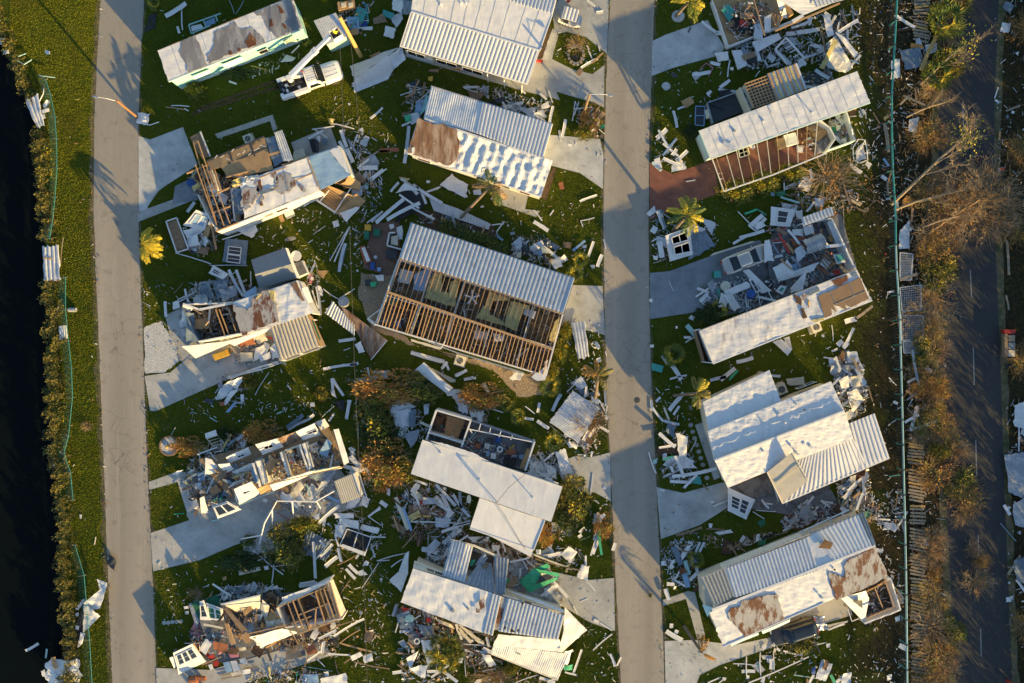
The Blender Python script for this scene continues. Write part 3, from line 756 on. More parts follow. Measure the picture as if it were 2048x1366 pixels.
seams(h1,RQ,(3.06,3.0),9,PM);gutter(h1,168,378,1172,-26,3.0,LU,.05,'roof_edge_board')
gutter(h1,252,608,1254,213,2.95,'mint_pale')
S_(h1,'awning',[(425,572),(545,524),(572,540),(445,592)],[2.4,2.4,2.0,2.0],WT,t=.03)
S_(h1,'awning',[(640,485),(790,424),(818,444),(690,508)],[2.4,2.4,1.9,1.9],WT,t=.03)
win(h1,890,358,960,330,2.95,1.2,2.0,WT,'glass_dark',.0,1)
win(h1,1085,280,1165,248,2.95,.9,2.4,WT,'mint_pale',.0,1)
LW=empty('lattice_screen',g(500,180),'teal framed white lattice screen leaning behind the mint trailer','screen')
for a,b in(((400,185),(640,100)),((400,185),(420,250)),((420,250),(560,190)),((510,150),(530,205)),((600,115),(615,160))):
 K_(LW,'frame_rail',*a,*b,1.2,1.0,.12,.06,'teal_pale')
S_(LW,'lattice',[(415,195),(490,180),(512,205),(425,235)],1.1,WT,t=.02,rib=.2,amp=.03)
S_(LW,'blue_tarp',[(510,165),(590,130),(600,170),(525,200)],.9,BP,t=.02,nu=6,nv=6,crumple=.12)
crop('c2')
sh=house('storage_shed',1450,200,'small flat topped white shed beneath the bucket of the truck','shed','the small white shed')
SQ=[(1330,155),(1495,95),(1590,265),(1425,335)]
body(sh,SQ,2.2,'teal_pale',.06)
S_(sh,'roof',SQ,[2.35,2.35,2.2,2.2],PM,rib=.22,amp=.03,nv=3,t=.04)
crop('c1');piece([(985,220),(1012,108),(1072,85),(1058,200)],'black',.06,label='dark mesh sheet spread on the lawn left of the mint trailer')
for a in((1130,112,1270,22,.5,WH,.4),(1240,60,1246,205,.14,WH,.2),(1130,730,1262,748,.12,LU,.1),(1168,721,1292,727,.12,WH,.1),(1258,740,1286,758,.14,WH,.08),(1210,180,1225,228,.3,WH,.1),(1565,0,1600,95,.08,GM,.5),(1610,95,1665,0,.08,GM,.5)):board(*a[:5],a[5],a[6])
crop('c2');piece([(1080,462),(1130,408),(1195,430),(1175,455)],WH,.3,crumple=.12);board(862,490,985,524,.1,'pole_yellow',.3);board(1165,395,1225,335,.16,WH,.6);board(700,605,755,625,.2,WH,.1)
heap([(700,560),(1220,360),(1260,440),(800,620)],120,'along the wall of the mint trailer','lawn',.5,.06,0)
crop('c3')
h4=house('wrecked_mobile_home',950,560,'wrecked trailer with brown bare sheathing and broken rafters above the drive',phrase='the trailer with bare brown sheathing')
BQ=[(500,590),(1385,340),(1640,250),(1735,480),(1485,605),(660,935)]
for i in range(1,3):W_(h4,*BQ[i],*BQ[i+1],2.8,WH)
W_(h4,660,935,1485,605,2.9,WH)
W_(h4,575,372,1035,177,2.75,WH);W_(h4,1110,440,1385,340,2.8,WH)
W_(h4,610,440,660,600,2.6,DW,name='partition');W_(h4,500,640,650,930,2.2,DW,name='partition',jag=.6);W_(h4,770,590,800,850,2.5,DW,name='partition')
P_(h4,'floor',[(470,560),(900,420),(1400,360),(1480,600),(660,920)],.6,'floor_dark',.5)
SH=[(575,372),(1035,177),(1112,437),(800,560),(700,500),(610,442)]
sheath=P_(h4,'sheathing',[(575,372),(1035,177),(1112,437),(800,505),(740,492),(690,420),(610,442)],[2.8,2.8,3.0,3.05,3.05,2.95,2.9],PW,.04,.03)
for a,b in(((757,292),(815,470)),((925,225),(1015,480)),((690,415),(770,380)),((770,380),(960,305)),((960,305),(1060,260)),((735,490),(900,425)),((900,425),(1085,350)),((575,370),(1035,174))):
 K_(sheath,'seam_strip',*a,*b,2.87,2.9,.16,.02,CH)
for i in range(9):
 x,y=640+45*i,345-16*i+R(-10,110);K_(sheath,'fascia_scrap',x,y,x+R(10,50),y-R(-20,40),2.94,2.96,.05,.02,WH)
S_(h4,'metal_strip_roof',[(1045,190),(1122,168),(1190,372),(1118,415)],[2.75,2.75,2.9,2.9],BG,nu=8,nv=8,crumple=.08,jag=.03)
K_(h4,'lath',1075,320,1165,295,3.0,None,.2,.03)
S_(h4,'upturned_sheet',[(1118,142),(1182,120),(1272,362),(1192,372)],[3.3,3.0,3.1,3.0],PM,rib=.24,amp=.08,nv=8,crumple=.05)
S_(h4,'porch_roof',[(440,180),(525,135),(602,330),(540,350)],[2.3,2.3,2.5,2.5],'osb_dull',t=.05,jag=.03)
K_(h4,'porch_beam',525,135,604,332,2.4,2.6,.12,.16,WH)
for a,b,h in(((470,225),(660,890),2.7),((485,400),(655,880),2.8),((505,210),(640,600),2.85),((540,395),(715,890),2.9),((600,450),(762,870),2.95),((640,440),(690,600),2.8)):
 K_(h4,'rafter',*a,*b,h,h+.1,.07,.16)
for a,b,h in(((415,470),(580,400),2.65),((570,665),(770,580),2.75),((625,785),(765,733),2.8),((650,935),(830,865),2.95),((590,760),(650,1080),1.3),((530,600),(660,585),2.5),((735,500),(905,455),3.1),((1180,405),(1390,338),3.0)):
 K_(h4,'plate_board',*a,*b,h,None,.12,.12)
RW=[(840,545),(1385,340),(1485,602),(880,832)]
rf=S_(h4,'roof',RW,[3.1,3.1,2.95,2.95],ME,nu=30,nv=14,crumple=.09,jag=.015)
for pp in([(860,600),(900,570),(960,590),(990,560),(1000,640),(950,720),(900,690),(860,740)],[(960,540),(1010,520),(1030,580),(990,620)],[(1140,500),(1200,460),(1260,480),(1300,560),(1250,600),(1180,640),(1135,600)],[(1310,560),(1340,555),(1375,610),(1360,625)],[(1090,480),(1130,460),(1150,520),(1120,530)],[(880,770),(930,740),(920,700),(870,720)],[(1010,660),(1040,650),(1030,720),(1000,730)]):
 patch(rf,'rust_stain',RW,pp,3.03,'roof_rust',.16,.01,.07)
for a,b in(((1385,342),(1485,600)),((985,640),(1430,468)),((1000,505),(1390,345))):
 K_(rf,'batten',*a,*b,3.12,3.05,.1,.03)
P_(rf,'dark_seam',[(990,615),(1100,585),(1130,600),(1010,640)],3.16,BG,.01,.04)
S_(h4,'end_roof',[(1392,342),(1640,252),(1735,482),(1488,602)],[3.0,3.0,2.9,2.9],BP,nu=12,nv=12,crumple=.05,t=.05)
P_(h4,'loose_membrane',[(1560,285),(1640,255),(1730,470),(1700,455)],3.1,ME,.02,.08)
S_(h4,'torn_membrane',[(770,590),(860,590),(865,800),(800,790)],[2.9,2.95,2.7,2.5],BG,nu=10,nv=10,crumple=.25,cs=1.4,jag=.1)
S_(h4,'insulation',[(820,500),(980,480),(1000,510),(800,590)],3.1,'foil',nu=12,nv=8,crumple=.25,cs=2.5,jag=.1)
S_(h4,'insulation',[(770,530),(840,505),(850,560),(790,580)],3.2,'yellow_batt',nu=8,nv=8,crumple=.2,cs=2.5,jag=.1)
win(h4,1100,758,1200,718,2.9,1.3,2.1,WT,'glass_dark',-.06,1)
win(h4,1010,795,1080,768,2.9,1.5,2.0,'tan_metal',OW,-.06,1,'vent_cover')
stp=empty('porch_steps',g(1230,790),'small white porch steps against the lit white wall of the sheathed trailer','steps')
S_(stp,'upper_step',[(1185,775),(1260,745),(1280,790),(1210,820)],.5,WT,t=.12);S_(stp,'lower_step',[(1210,820),(1280,792),(1286,806),(1218,836)],.28,GM,t=.1)
piece([(1150,815),(1185,805),(1200,850),(1170,862)],PW,.05,label='small tan door mat lying below the white porch steps',name='door_mat',noun='mat',crumple=.02)
ac_unit(905,190,.4,'white air conditioner behind the bare brown sheathing')
crop('c3')
fr=empty('fallen_roof_section',g(1650,680),'tan plywood roof section lying face down on the lawn, lit by the sun','roof section')
S_(fr,'plywood_deck',[(1410,632),(1505,545),(1850,690),(1700,830)],[.3,1.5,.9,.25],PW,nu=6,nv=6,crumple=.05,t=.05,jag=.04)
for i in range(7):
 u=.08+i*.13;K_(fr,'rafter',1410+95*u,632-87*u,1600+130*u,775-75*u,.42+1.15*u,.4+.6*u,.06,.1)
K_(fr,'white_trim_board',1398,642,1612,785,.35,.3,.2,.06,WH);K_(fr,'white_trim_board',1735,585,1610,775,1.5,.5,.1,.1,WH);K_(fr,'white_trim_board',1560,600,1490,690,1.35,.5,.1,.1,WH)
S_(fr,'bare_deck',[(1610,782),(1780,628),(1852,690),(1700,850)],[.35,1.2,.95,.3],PW,t=.03,nu=5,nv=5,crumple=.03)
S_(fr,'white_underside',[(1635,790),(1780,735),(1805,745),(1700,855)],[.42,1.0,.9,.3],WH,t=.02,nu=5,nv=5,jag=.08)
LAND.append((*px(1650,680),'the fallen tan roof section'))
piece([(1620,470),(1690,432),(1730,480),(1600,560)],PW,[2.0,2.4,1.9,1.4],label='tan plywood flap standing up beside the fallen roof section',name='plywood_flap',noun=PW)
piece([(1720,480),(1815,545),(1800,610),(1640,560)],PW,[2.0,1.0,.6,1.1],label='curled sunlit plywood sheet above the fallen roof section',name='plywood_sheet',noun=PW,bow=.35,nu=8,nv=8)
piece([(1750,480),(1800,460),(1860,520),(1820,545)],'osb_dull',.5)
piece([(1535,430),(1590,470),(1640,560),(1560,520)],'osb_dull',[1.2,2.0,1.4,1.0],label='brown curved panel leaning on the pale blue end roof',name='leaning_sheet',noun='panel')
pn=empty('long_counter',g(340,980),'long white framed brown panel lying on the lawn near the palm','panel')
S_(pn,'board_face',[(262,868),(335,838),(412,1072),(338,1098)],.5,'osb_dull',nu=5,nv=9,crumple=.02,t=.05)
for a,b in(((250,855),(335,825)),((335,825),(430,1075)),((430,1075),(335,1105)),((335,1105),(250,855))):K_(pn,'edge_trim',*a,*b,.58,None,.12,.1,WH)
for i in range(5):
 c=g(300+18*i,890+42*i,.53);mb=MB();mb.tube([c,c+Vector((0,0,.03))],.2,OW,12);mb.build('round_mark',pn)
window_wall([(490,762),(602,800),(560,925),(385,885)],[1.6,1.4,.8,.9],'white wall section with a barred window beside the brown framed panel',cells=((.2,.55,.2,.8),(.6,.9,.2,.8)),pane=BP)
window_wall([(725,990),(907,1010),(890,1205),(700,1180)],[.5,.5,.35,.35],'blue and white wall section with two window frames lying above the grey shed',m=BG,cells=((.2,.75,.32,.62),(.2,.75,.66,.96)),pane=CH)
window_wall([(630,1205),(760,1280),(700,1322),(590,1270)],.5,'white door panel with a small dark window lying by the blue wall section',cells=((.2,.7,.25,.7),))
for a in([(395,930),(520,880),(560,920),(440,1010)],[(410,975),(500,960),(530,1040),(440,1060)],[(520,930),(600,1010),(570,1060),(525,1020)]):
 piece(a,WH,[.4,.9,.7,.3],crumple=.2)
piece([(500,1060),(600,1060),(580,1125),(510,1110)],'osb_dull',.5);piece([(540,960),(600,860),(610,900),(560,1060)],PW,[.5,1.4,1.2,.4])
for a in((600,850,640,1100,.2,'dark_wood'),(615,860,655,1080,.14,LU),(660,960,900,900,.15,'grey_wood'),(700,1000,860,950,.12,WH),(640,900,650,1080,.1,OW)):board(*a[:5],a[5],.7,.3)
piece([(820,930),(980,880),(985,930),(940,990)],WH,.25,crumple=.15);piece([(1340,690),(1400,660),(1420,700),(1360,735)],WH,.3)
board(325,1108,610,1195,.12,WH,.15);board(610,1210,900,1210,.1,WH,.2);board(420,780,480,700,.35,WH,.4)
piece([(1195,345),(1250,350),(1240,375),(1190,360)],WH,3.1,label='small white scrap lying on the roof above the sheathed trailer',name='roof_scrap',noun='scrap')
mb=MB();c=g(450,545,.9)
mb.tube([g(450,545,0),c],.42,'blue',10);tag(mb.build('blue_barrel'),'dark blue barrel on the concrete at the end of the drive','barrel')
mb=MB();c=g(1245,995,.3)
mb.prism([c+Vector((.55*cos(i*pi/8),.2*sin(i*pi/8)+.12*cos(i*pi/8),0))for i in range(16)],.06,'roof_grey');tag(mb.build('table_top'),'oval grey table top lying on the sunlit lawn','table top')
o=empty('black_chair',g(1430,240),'toppled black armchair on the pale concrete patio','chair')
S_(o,'seat',[(1395,195),(1445,190),(1460,290),(1425,300)],.6,'black',t=.3,nu=5,nv=5,crumple=.08);S_(o,'backrest',[(1445,190),(1465,200),(1470,280),(1455,300)],1.0,CH,t=.5,nu=4,nv=4,crumple=.08)
for a in((1395,190,1510,128,.2,WH,1.2),(1420,115,1600,88,.14,WH,.4),(1440,115,1545,185,.14,WH,.3),(1610,70,1755,108,.08,WH,.4),(1650,120,1700,260,.4,WH,.3),(1700,270,1750,380,.5,WH,.3),(1790,430,1880,355,.2,WH,.5),(1800,430,1950,425,.5,WH,.4),(1880,530,1995,440,.4,WH,.5),(1640,210,1700,320,.35,WH,.2),(1870,465,1900,570,.15,LU,.5),(1880,470,1925,590,.12,LU,.5),(1600,1180,1725,895,.16,WH,.1),(1640,1260,1690,1030,.35,PM,.15),(1900,860,1990,775,.25,WH,.3),(1940,860,2040,770,.4,WH,.3),(1965,290,2045,290,.3,'terracotta',.1),(1430,960,1530,890,.05,WH,.1)):
 board(*a[:5],a[5],a[6])
piece([(1460,170),(1490,165),(1490,215),(1465,215)],WH,.3);piece([(1500,190),(1545,190),(1540,240),(1510,240)],BG,.3);piece([(1275,290),(1350,265),(1370,330),(1270,365)],CR,.8,label='pale green bath tub shaped box on the patio beside the sheathed trailer',name='plastic_tub',noun='tub',t=.5)
piece([(1585,855),(1630,845),(1640,890),(1595,905)],WH,.1);piece([(1800,110),(1830,100),(1835,130),(1805,130)],WH,.1)
piece([(1560,30),(1610,35),(1580,80),(1555,60)],'yellow_batt',.2,crumple=.2)
heap([(470,560),(740,490),(900,600),(880,830),(660,920)],430,'inside the opened end of the sheathed trailer','mixed',.9,1.3,20,zb=.6)
heap([(380,880),(620,840),(680,1060),(520,1130),(420,1080)],160,'by the brown framed panel','mixed',.9,.6,8)
heap([(1650,60),(1800,60),(1960,420),(1990,600),(1860,640),(1720,440)],150,'beyond the pale blue end roof',WH,.9,.25,8)
heap([(850,850),(1400,700),(1800,850),(1700,1250),(1300,1150),(950,1000)],170,'on the lawn below the sheathed trailer','lawn',.6,.04,0)
heap([(430,470),(600,420),(640,640),(480,640)],160,'under the broken rafters','mixed',.9,.9,10)
crop('c4')
h5=house('wrecked_mobile_home',850,640,'wrecked trailer with a half torn white roof beside the grey shingled shed',phrase='the half roofed trailer')
W_(h5,330,575,660,565,2.6,WH,jag=.25);W_(h5,320,590,440,850,2.3,BG,jag=.3);W_(h5,430,830,930,735,2.7,WH,jag=.1)
W_(h5,1110,420,1215,640,2.8,WH);W_(h5,660,565,1110,415,2.8,WH)
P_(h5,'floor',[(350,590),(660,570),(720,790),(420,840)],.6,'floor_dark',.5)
W_(h5,550,600,600,780,2.3,'dark_wood',.5,name='partition',jag=.3);W_(h5,640,575,710,770,2.6,'dark_wood',.5,name='partition')
RW=[(665,565),(1110,412),(1215,635),(730,795)]
rf=S_(h5,'roof',RW,[2.9,2.9,2.85,2.85],ME,nu=30,nv=16,crumple=.12,cs=.8,jag=.01,t=.06)
patch(rf,'bare_patch',RW,[(668,575),(700,590),(770,620),(800,590),(790,545),(840,500),(905,480),(950,530),(985,690),(930,710),(760,775),(732,792)],2.9,'roof_rust',.12,.01,.1)
patch(rf,'bare_patch',RW,[(1060,430),(1100,425),(1160,550),(1140,545),(1085,470)],2.9,'brown_deck',.08,.01,.1)
for a in([(910,480),(950,478),(955,560),(940,545)],[(845,500),(870,505),(830,545),(835,520)]):patch(rf,'insulation',RW,a,2.9,'yellow_batt',.06,.03,.13)
for a,b in(((550,610),(620,800)),((575,610),(645,790)),((630,590),(690,760)),((480,720),(505,690)),((400,610),(450,640))):K_(h5,'rafter',*a,*b,2.6,None,.08,.14)
K_(h5,'bent_fascia',330,575,440,612,2.7,2.6,.2,.05,WH);K_(h5,'bent_fascia',440,612,660,568,2.65,None,.22,.05,WH);K_(h5,'bent_fascia',560,570,670,560,2.5,2.8,.12,.06,CR)
S_(h5,'fallen_wall',[(318,862),(640,830),(820,770),(415,945)],[.9,1.5,2.2,.3],WH,nu=12,nv=6,crumple=.06,t=.06)
S_(h5,'fallen_wall',[(640,840),(920,735),(925,752),(680,860)],[1.4,2.6,2.4,1.2],WH,nu=10,nv=4,crumple=.05,t=.05)
S_(h5,'wall_panel',[(1140,465),(1180,455),(1215,560),(1165,570)],[2.9,2.5,2.4,2.8],WH,t=.05)
S_(h5,'torn_wall',[(325,580),(400,600),(330,700),(320,650)],[2.3,2.2,1.2,1.6],WH,nu=8,nv=8,crumple=.12,jag=.1);S_(h5,'torn_wall',[(350,630),(400,640),(430,830),(350,840)],[2.3,2.2,1.0,.9],BG,nu=8,nv=8,crumple=.15,jag=.1)
CQ=[(920,735),(1175,640),(1255,865),(990,965)]
cp=house('carport',1090,800,'cream ribbed metal carport attached to the half roofed trailer','carport','the cream ribbed carport')
S_(cp,'roof',CQ,[2.6,2.6,2.4,2.4],'tan_metal',rib=.36,amp=.11,nv=3,t=.03)
P_(cp,'bare_edge',[(1180,640),(1210,660),(1300,855),(1262,868)],[2.55,2.5,2.35,2.35],PW,.05,.03);P_(cp,'white_flap',[(1168,570),(1220,600),(1222,640),(1180,640)],2.7,WH,.03,.04)
for x,y in((1000,960),(1120,915),(1250,865),(1205,680)):
 c=g(x,y,2.35);mb=MB();mb.beam((c.x,c.y,0),c,.09,.09,WT);mb.build('post',cp)
W_(cp,1010,965,1295,858,1.0,GM,name='low_wall')
K_(cp,'green_rail',1215,690,1265,820,2.5,2.4,.12,.05,'green_bin')
gs5=house('shingled_shed',940,300,'grey shingled gable shed standing behind the half roofed trailer','shed','the grey shingled shed')
body(gs5,[(793,272),(1025,190),(1095,390),(850,460)],2.0,WH)
S_(gs5,'roof_slope',[(793,272),(1025,190),(1068,300),(820,372)],[2.0,2.0,2.75,2.75],'shingle',t=.05);S_(gs5,'roof_slope',[(820,372),(1068,300),(1100,395),(848,470)],[2.76,2.76,2.0,2.0],'shingle_sun_tint',t=.05)
S_(gs5,'gable_trim',[(1025,190),(1045,195),(1130,400),(1100,395)],[2.1,1.7,1.6,2.1],WH,nu=4,nv=8,crumple=.06)
mb=MB();c=g(1100,245,.9);mb.tube([g(1100,245,0),c],.5,WH,18);mb.tube([c,c+Vector((0,0,.06))],.53,WT,18);tag(mb.build('water_tank'),'round white water tank beside the grey shingled shed','tank')
o=empty('sink_cabinet',g(1130,335),'grey topped cabinet lying beside the grey shingled shed','cabinet')
S_(o,'top',[(1085,300),(1140,282),(1175,360),(1115,385)],.85,'floor_grey',t=.05);S_(o,'casing',[(1080,298),(1145,276),(1182,362),(1112,392)],.8,WH,t=.75)
mt=[(380,520),(420,440),(635,405),(640,500)]
piece([(430,460),(510,420),(540,520),(470,580)],BG,[.9,1.2,1.5,.9],crumple=.25,rib=.3,amp=.05,label='crumpled blue grey roofing sheet left of the grey shed, largest of the pile',nv=9)
piece([(520,410),(635,402),(630,500),(560,540)],BG,[1.1,1.0,1.3,1.5],crumple=.2,rib=.3,amp=.04,nv=9);piece([(390,530),(480,500),(520,580),(420,590)],GM,[.6,1.0,1.5,1.2],crumple=.2,nv=8);piece([(570,480),(690,440),(700,510),(600,560)],GM,[1.4,.9,1.1,1.6],crumple=.25,nv=8)
piece([(755,490),(825,450),(828,500),(740,540)],BP,[1.0,1.2,1.4,1.3])
for a in((640,340,740,520,.35,WH,1.0),(690,340,755,510,.35,WH,.9),(660,370,720,500,.2,PM,1.1),(340,470,365,560,.25,WH,.6),(300,560,420,480,.1,WH,.6),(290,545,400,500,.12,WH,.4),(790,350,795,450,.14,WH,.3),(205,555,212,660,.35,WH,.1),(265,500,330,430,.1,OW,.1),(1240,455,1265,650,.3,WH,.3),(1210,480,1260,620,.16,DW,.3),(1270,560,1295,550,.1,WH,.2),(1390,828,1505,812,.35,WH,.12),(1285,1020,1515,985,.3,WH,.1),(820,1195,915,1040,.07,WH,.1),(1345,1080,1350,1170,.35,WH,.15),(1350,1085,1425,1200,.3,WH,.2),(1445,1350,1465,1230,.35,WH,.3),(1040,1125,1065,1160,.12,WH,.1),(630,1080,860,1020,.35,WH,.35),(650,1085,980,970,.25,DW,.5),(700,1060,1000,975,.12,WH,.6),(970,1320,1010,1305,.1,'teal_pale',.06),(1515,1100,1720,1060,.6,PM,.12),(1590,1010,1600,1065,.2,WH,.1),(1630,1040,1710,1040,.2,WH,.1),(1330,280,1460,50,.1,WH,.1),(1395,350,1440,160,.3,BG,.1),(1285,470,1390,540,.12,WH,.12),(1395,535,1500,470,.12,WH,.12),(1425,890,1470,875,.08,WH,.08)):
 board(*a[:5],a[5],a[6])
piece([(565,1160),(640,1100),(735,1070),(700,1180)],PM,[.2,.9,1.1,.5],crumple=.25,nv=8,label='crumpled pale metal sheet beside the round bush at the drive');piece([(545,1240),(580,1150),(640,1130),(700,1170),][:4],PM,[.1,.5,.7,.3],crumple=.3);piece([(600,1250),(650,1170),(710,1150),(620,1265)],WH,[.1,.6,.5,.1],crumple=.2)
piece([(480,1215),(540,1230),(530,1265),(475,1240)],CH,.1);piece([(575,1245),(610,1245),(605,1270),(580,1270)],'terracotta',.3,t=.25,label='small terracotta pot on the lawn below the crumpled metal',name='flower_pot',noun='pot');piece([(620,1310),(680,1240),(695,1250),(640,1315)],BP,.2);piece([(720,1190),(745,1190),(745,1240),(722,1245)],WH,.2)
ob=empty('yellow_cabinet',g(580,920),'bright yellow wooden cabinet lying on the drive','cabinet')
S_(ob,'casing',[(525,920),(620,885),(640,922),(545,960)],.7,'yellow',t=.65);S_(ob,'lid',[(535,922),(618,892),(632,920),(548,950)],.74,'yellow',t=.05)
for q,m in(([(815,790),(880,765),(905,820),(840,850)],CR),([(690,830),(810,800),(820,850),(720,870)],'terracotta'),([(820,880),(880,850),(900,900),(810,970)],DW),([(715,910),(800,905),(805,960),(720,970)],'tan_metal'),([(920,870),(960,840),(1000,930),(940,950)],WH),([(880,830),(915,850),(900,940),(870,900)],WH),([(840,940),(920,900),(930,940),(860,970)],PM),([(300,690),(350,660),(365,720),(310,740)],WH),([(255,560),(300,550),(310,600),(262,610)],WH),([(345,740),(310,750),(325,800),(350,780)],WH)):
 piece(q,m,[.5,.7,.5,.4],crumple=.08)
window_wall([(530,310),(640,370),(600,405),(505,365)],[.5,.9,1.0,.6],'white framed window panel on the heap of blue grey roofing',cells=((.15,.6,.25,.75),))
fp=empty('fallen_roof_section',g(1510,760),'brown planked roof section lying upside down between the cream carport and the rafter house','roof section')
FQ=[(1355,550),(1720,820),(1610,950),(1300,640)]
S_(fp,'plank_face',[(1380,560),(1720,820),(1612,950),(1500,740)],[.45,.5,.25,.3],'brown_deck',nu=8,nv=8,crumple=.03,t=.05);S_(fp,'metal_skin',[(1345,548),(1500,715),(1500,790),(1298,635)],[.55,.45,.35,.4],PM,nu=8,nv=8,rib=.32,amp=.03,jag=.05)
S_(fp,'plank_face',[(1400,575),(1530,690),(1500,745),(1440,660)],[.56,.5,.42,.5],'brown_deck',jag=.05,nu=6,nv=6)
for i in range(6):K_(fp,'batten',1470+42*i,668+26*i,1520+20*i,830+22*i,.5,.36,.05,.05,OW)if i>1 else None
K_(fp,'edge_trim',1612,955,1722,822,.35,.5,.08,.08,WH);S_(fp,'torn_skin',[(1500,850),(1540,830),(1570,900),(1530,910)],.5,ME,nu=6,nv=6,crumple=.1,jag=.1)
LAND.append((*px(1510,760),'the fallen brown roof section'))
mb=MB();c=g(1425,555,.5);mb.tube([g(1425,570,0),c],.55,GM,12);tag(mb.build('metal_drum'),'squat grey drum beside the fallen brown roof section','drum')
piece([(1245,345),(1325,345),(1285,400),(1255,375)],PW,.08);piece([(1190,370),(1215,375),(1205,440),(1190,430)],'pink',.3,label='pink scrap beside the grey topped cabinet',name='cloth_scrap',noun='cloth')
piece([(1350,10),(1385,5),(1395,40),(1360,52)],WH,.1)
heap([(380,650),(550,600),(700,570),(720,780),(440,840)],420,'inside the half roofed trailer','wood',.9,1.2,14,zb=.6)
heap([(280,560),(420,430),(640,380),(820,460),(680,560),(340,600)],240,'between the half roofed trailer and the grey shed',WH,1,.8,10)
heap([(660,820),(930,740),(1000,960),(720,1000),(600,900)],140,'under the cream carport edge','mixed',.8,.5,6)
heap([(1130,260),(1240,260),(1290,620),(1200,560)],120,'beside the grey topped cabinet','mixed',.7,.3,4)
heap([(600,1050),(1000,970),(760,1080),(700,1270),(520,1230)],90,'at the foot of the drive below the trailer',WH,.7,.3,3)
heap([(50,450),(250,420),(330,640),(200,700),(60,690)],60,'on the lawn beside the white gravel','lawn',.5,.03,0)
heap([(180,690),(300,760),(320,980),(240,860)],40,'along the edge of the white gravel','mixed',.4,.05,0)
heap([(900,1050),(1300,950),(1600,1000),(1500,1340),(900,1340),(300,1340),(520,1180)],120,'on the dark lawn below the cream carport','lawn',.6,.04,0)

crop('c5')
h6=house('collapsed_mobile_home',1050,630,'collapsed roofless trailer with leaning white walls and open rooms above the long drive',phrase='the collapsed roofless trailer')
P_(h6,'floor',[(460,560),(900,450),(1500,290),(1640,590),(1050,780),(700,870)],.55,'floor_tan',.5)
def slabw(q,h,m=WH,**kw):
 kw.setdefault('t',.09);kw.setdefault('nu',8);kw.setdefault('nv',6);kw.setdefault('crumple',.05);kw.setdefault('jag',.03)
 return S_(h6,'leaning_wall',q,h,m,**kw)
def slabwin(q,h,a,b,c_,d,m=WH,pane='glass_dark'):
 o=slabw(q,h,m);mb=MB()
 P=gs([a,b,c_,d],max(h)if not isinstance(h,(int,float))else h)
 hh=sum(h)/4 if not isinstance(h,(int,float))else h
 P=gs([a,b,c_,d],hh+.1);
 for i in range(4):mb.beam(P[i],P[(i+1)%4],.08,.06,WT)
 mb.beam((P[0]+P[1])/2,(P[2]+P[3])/2,.05,.05,WT);f=mb.build('window',o)
 mb=MB();mb.add([p-Vector((0,0,.03))for p in P],[(0,1,2,3),(3,2,1,0)],pane);mb.build('pane',f)
slabwin([(690,545),(870,465),(897,515),(720,592)],[1.9,1.9,1.2,1.2],(780,530),(835,512),(842,530),(788,548))
slabwin([(925,440),(1100,392),(1160,455),(985,522)],[2.2,2.2,1.5,1.5],(985,440),(1050,420),(1075,460),(1005,480),DW)
slabw([(1105,390),(1240,340),(1320,382),(1160,465)],[2.3,2.3,1.6,1.6],'brown_deck');slabwin([(1250,338),(1402,270),(1450,360),(1310,405)],[2.3,2.3,1.5,1.5],(1345,345),(1415,315),(1425,335),(1355,360))
slabw([(1405,262),(1480,232),(1522,292),(1455,325)],[1.6,1.6,1.2,1.2],'plastic_clear',rib=.3,amp=.03)
slabw([(625,600),(715,590),(755,640),(690,672)],[2.1,2.1,1.4,1.3]);slabw([(735,660),(900,590),(905,640),(790,690)],[1.5,1.8,1.3,1.2])
for a,b,m,h in(((1280,440),(1350,640),WH,2.5),((1310,432),(1375,630),WH,2.5),((905,590),(965,780),WH,2.6),((935,572),(995,760),WH,2.6),((955,570),(1010,750),DW,2.3),((1128,500),(1195,690),DW,2.3),((1170,485),(1280,448),CR,2.0)):W_(h6,*a,*b,h,m,.5,.16,'partition',jag=.15)
S_(h6,'end_wall',[(1555,318),(1596,310),(1682,582),(1640,602)],[2.6,2.3,2.3,2.6],WH,nu=5,nv=12,crumple=.05,jag=.02,t=.1);K_(h6,'end_plate',1545,330,1640,605,2.5,None,.08,.12,OW);K_(h6,'stud',1535,440,1600,560,1.8,None,.1,.1,'dark_wood');K_(h6,'stud',1555,400,1560,600,1.6,1.2,.08,.1,OW)
S_(h6,'front_wall',[(1040,765),(1360,655),(1390,672),(1072,812)],[2.5,2.6,2.0,2.0],WH,nu=12,nv=5,crumple=.06,t=.09);S_(h6,'front_wall',[(1360,655),(1600,618),(1625,628),(1400,668)],[2.6,2.6,2.2,2.2],CR,nu=10,nv=5,crumple=.09,t=.09)
K_(h6,'top_plate',1000,765,1640,615,2.65,None,.1,.08,LU);K_(h6,'teal_trim',800,925,1070,818,.9,1.9,.1,.08,'teal_pale')
slabwin([(755,798),(895,738),(972,830),(800,922)],[2.3,2.4,1.6,1.0],(808,790),(855,770),(885,815),(838,838));slabw([(940,795),(1030,760),(1062,815),(970,840)],[2.5,2.4,1.8,1.7],PW);slabw([(750,800),(815,830),(805,935),(775,900)],[1.9,1.7,.6,.8],BP)
slabw([(665,775),(840,720),(850,735),(680,800)],[1.5,1.5,1.2,1.2]);slabw([(890,640),(925,640),(945,745),(915,755)],[1.7,1.7,1.3,1.3],BP)
slabw([(1435,510),(1505,390),(1545,430),(1500,545)],[1.5,1.8,1.7,1.3],BP);slabw([(1420,425),(1475,370),(1500,390),(1450,460)],[1.7,1.9,1.8,1.6],'black')
slabw([(590,640),(680,650),(720,750),(640,700)],[1.6,1.6,1.0,1.0],OW);slabw([(525,545),(570,560),(655,650),(520,690)],[1.6,1.7,1.2,.9])
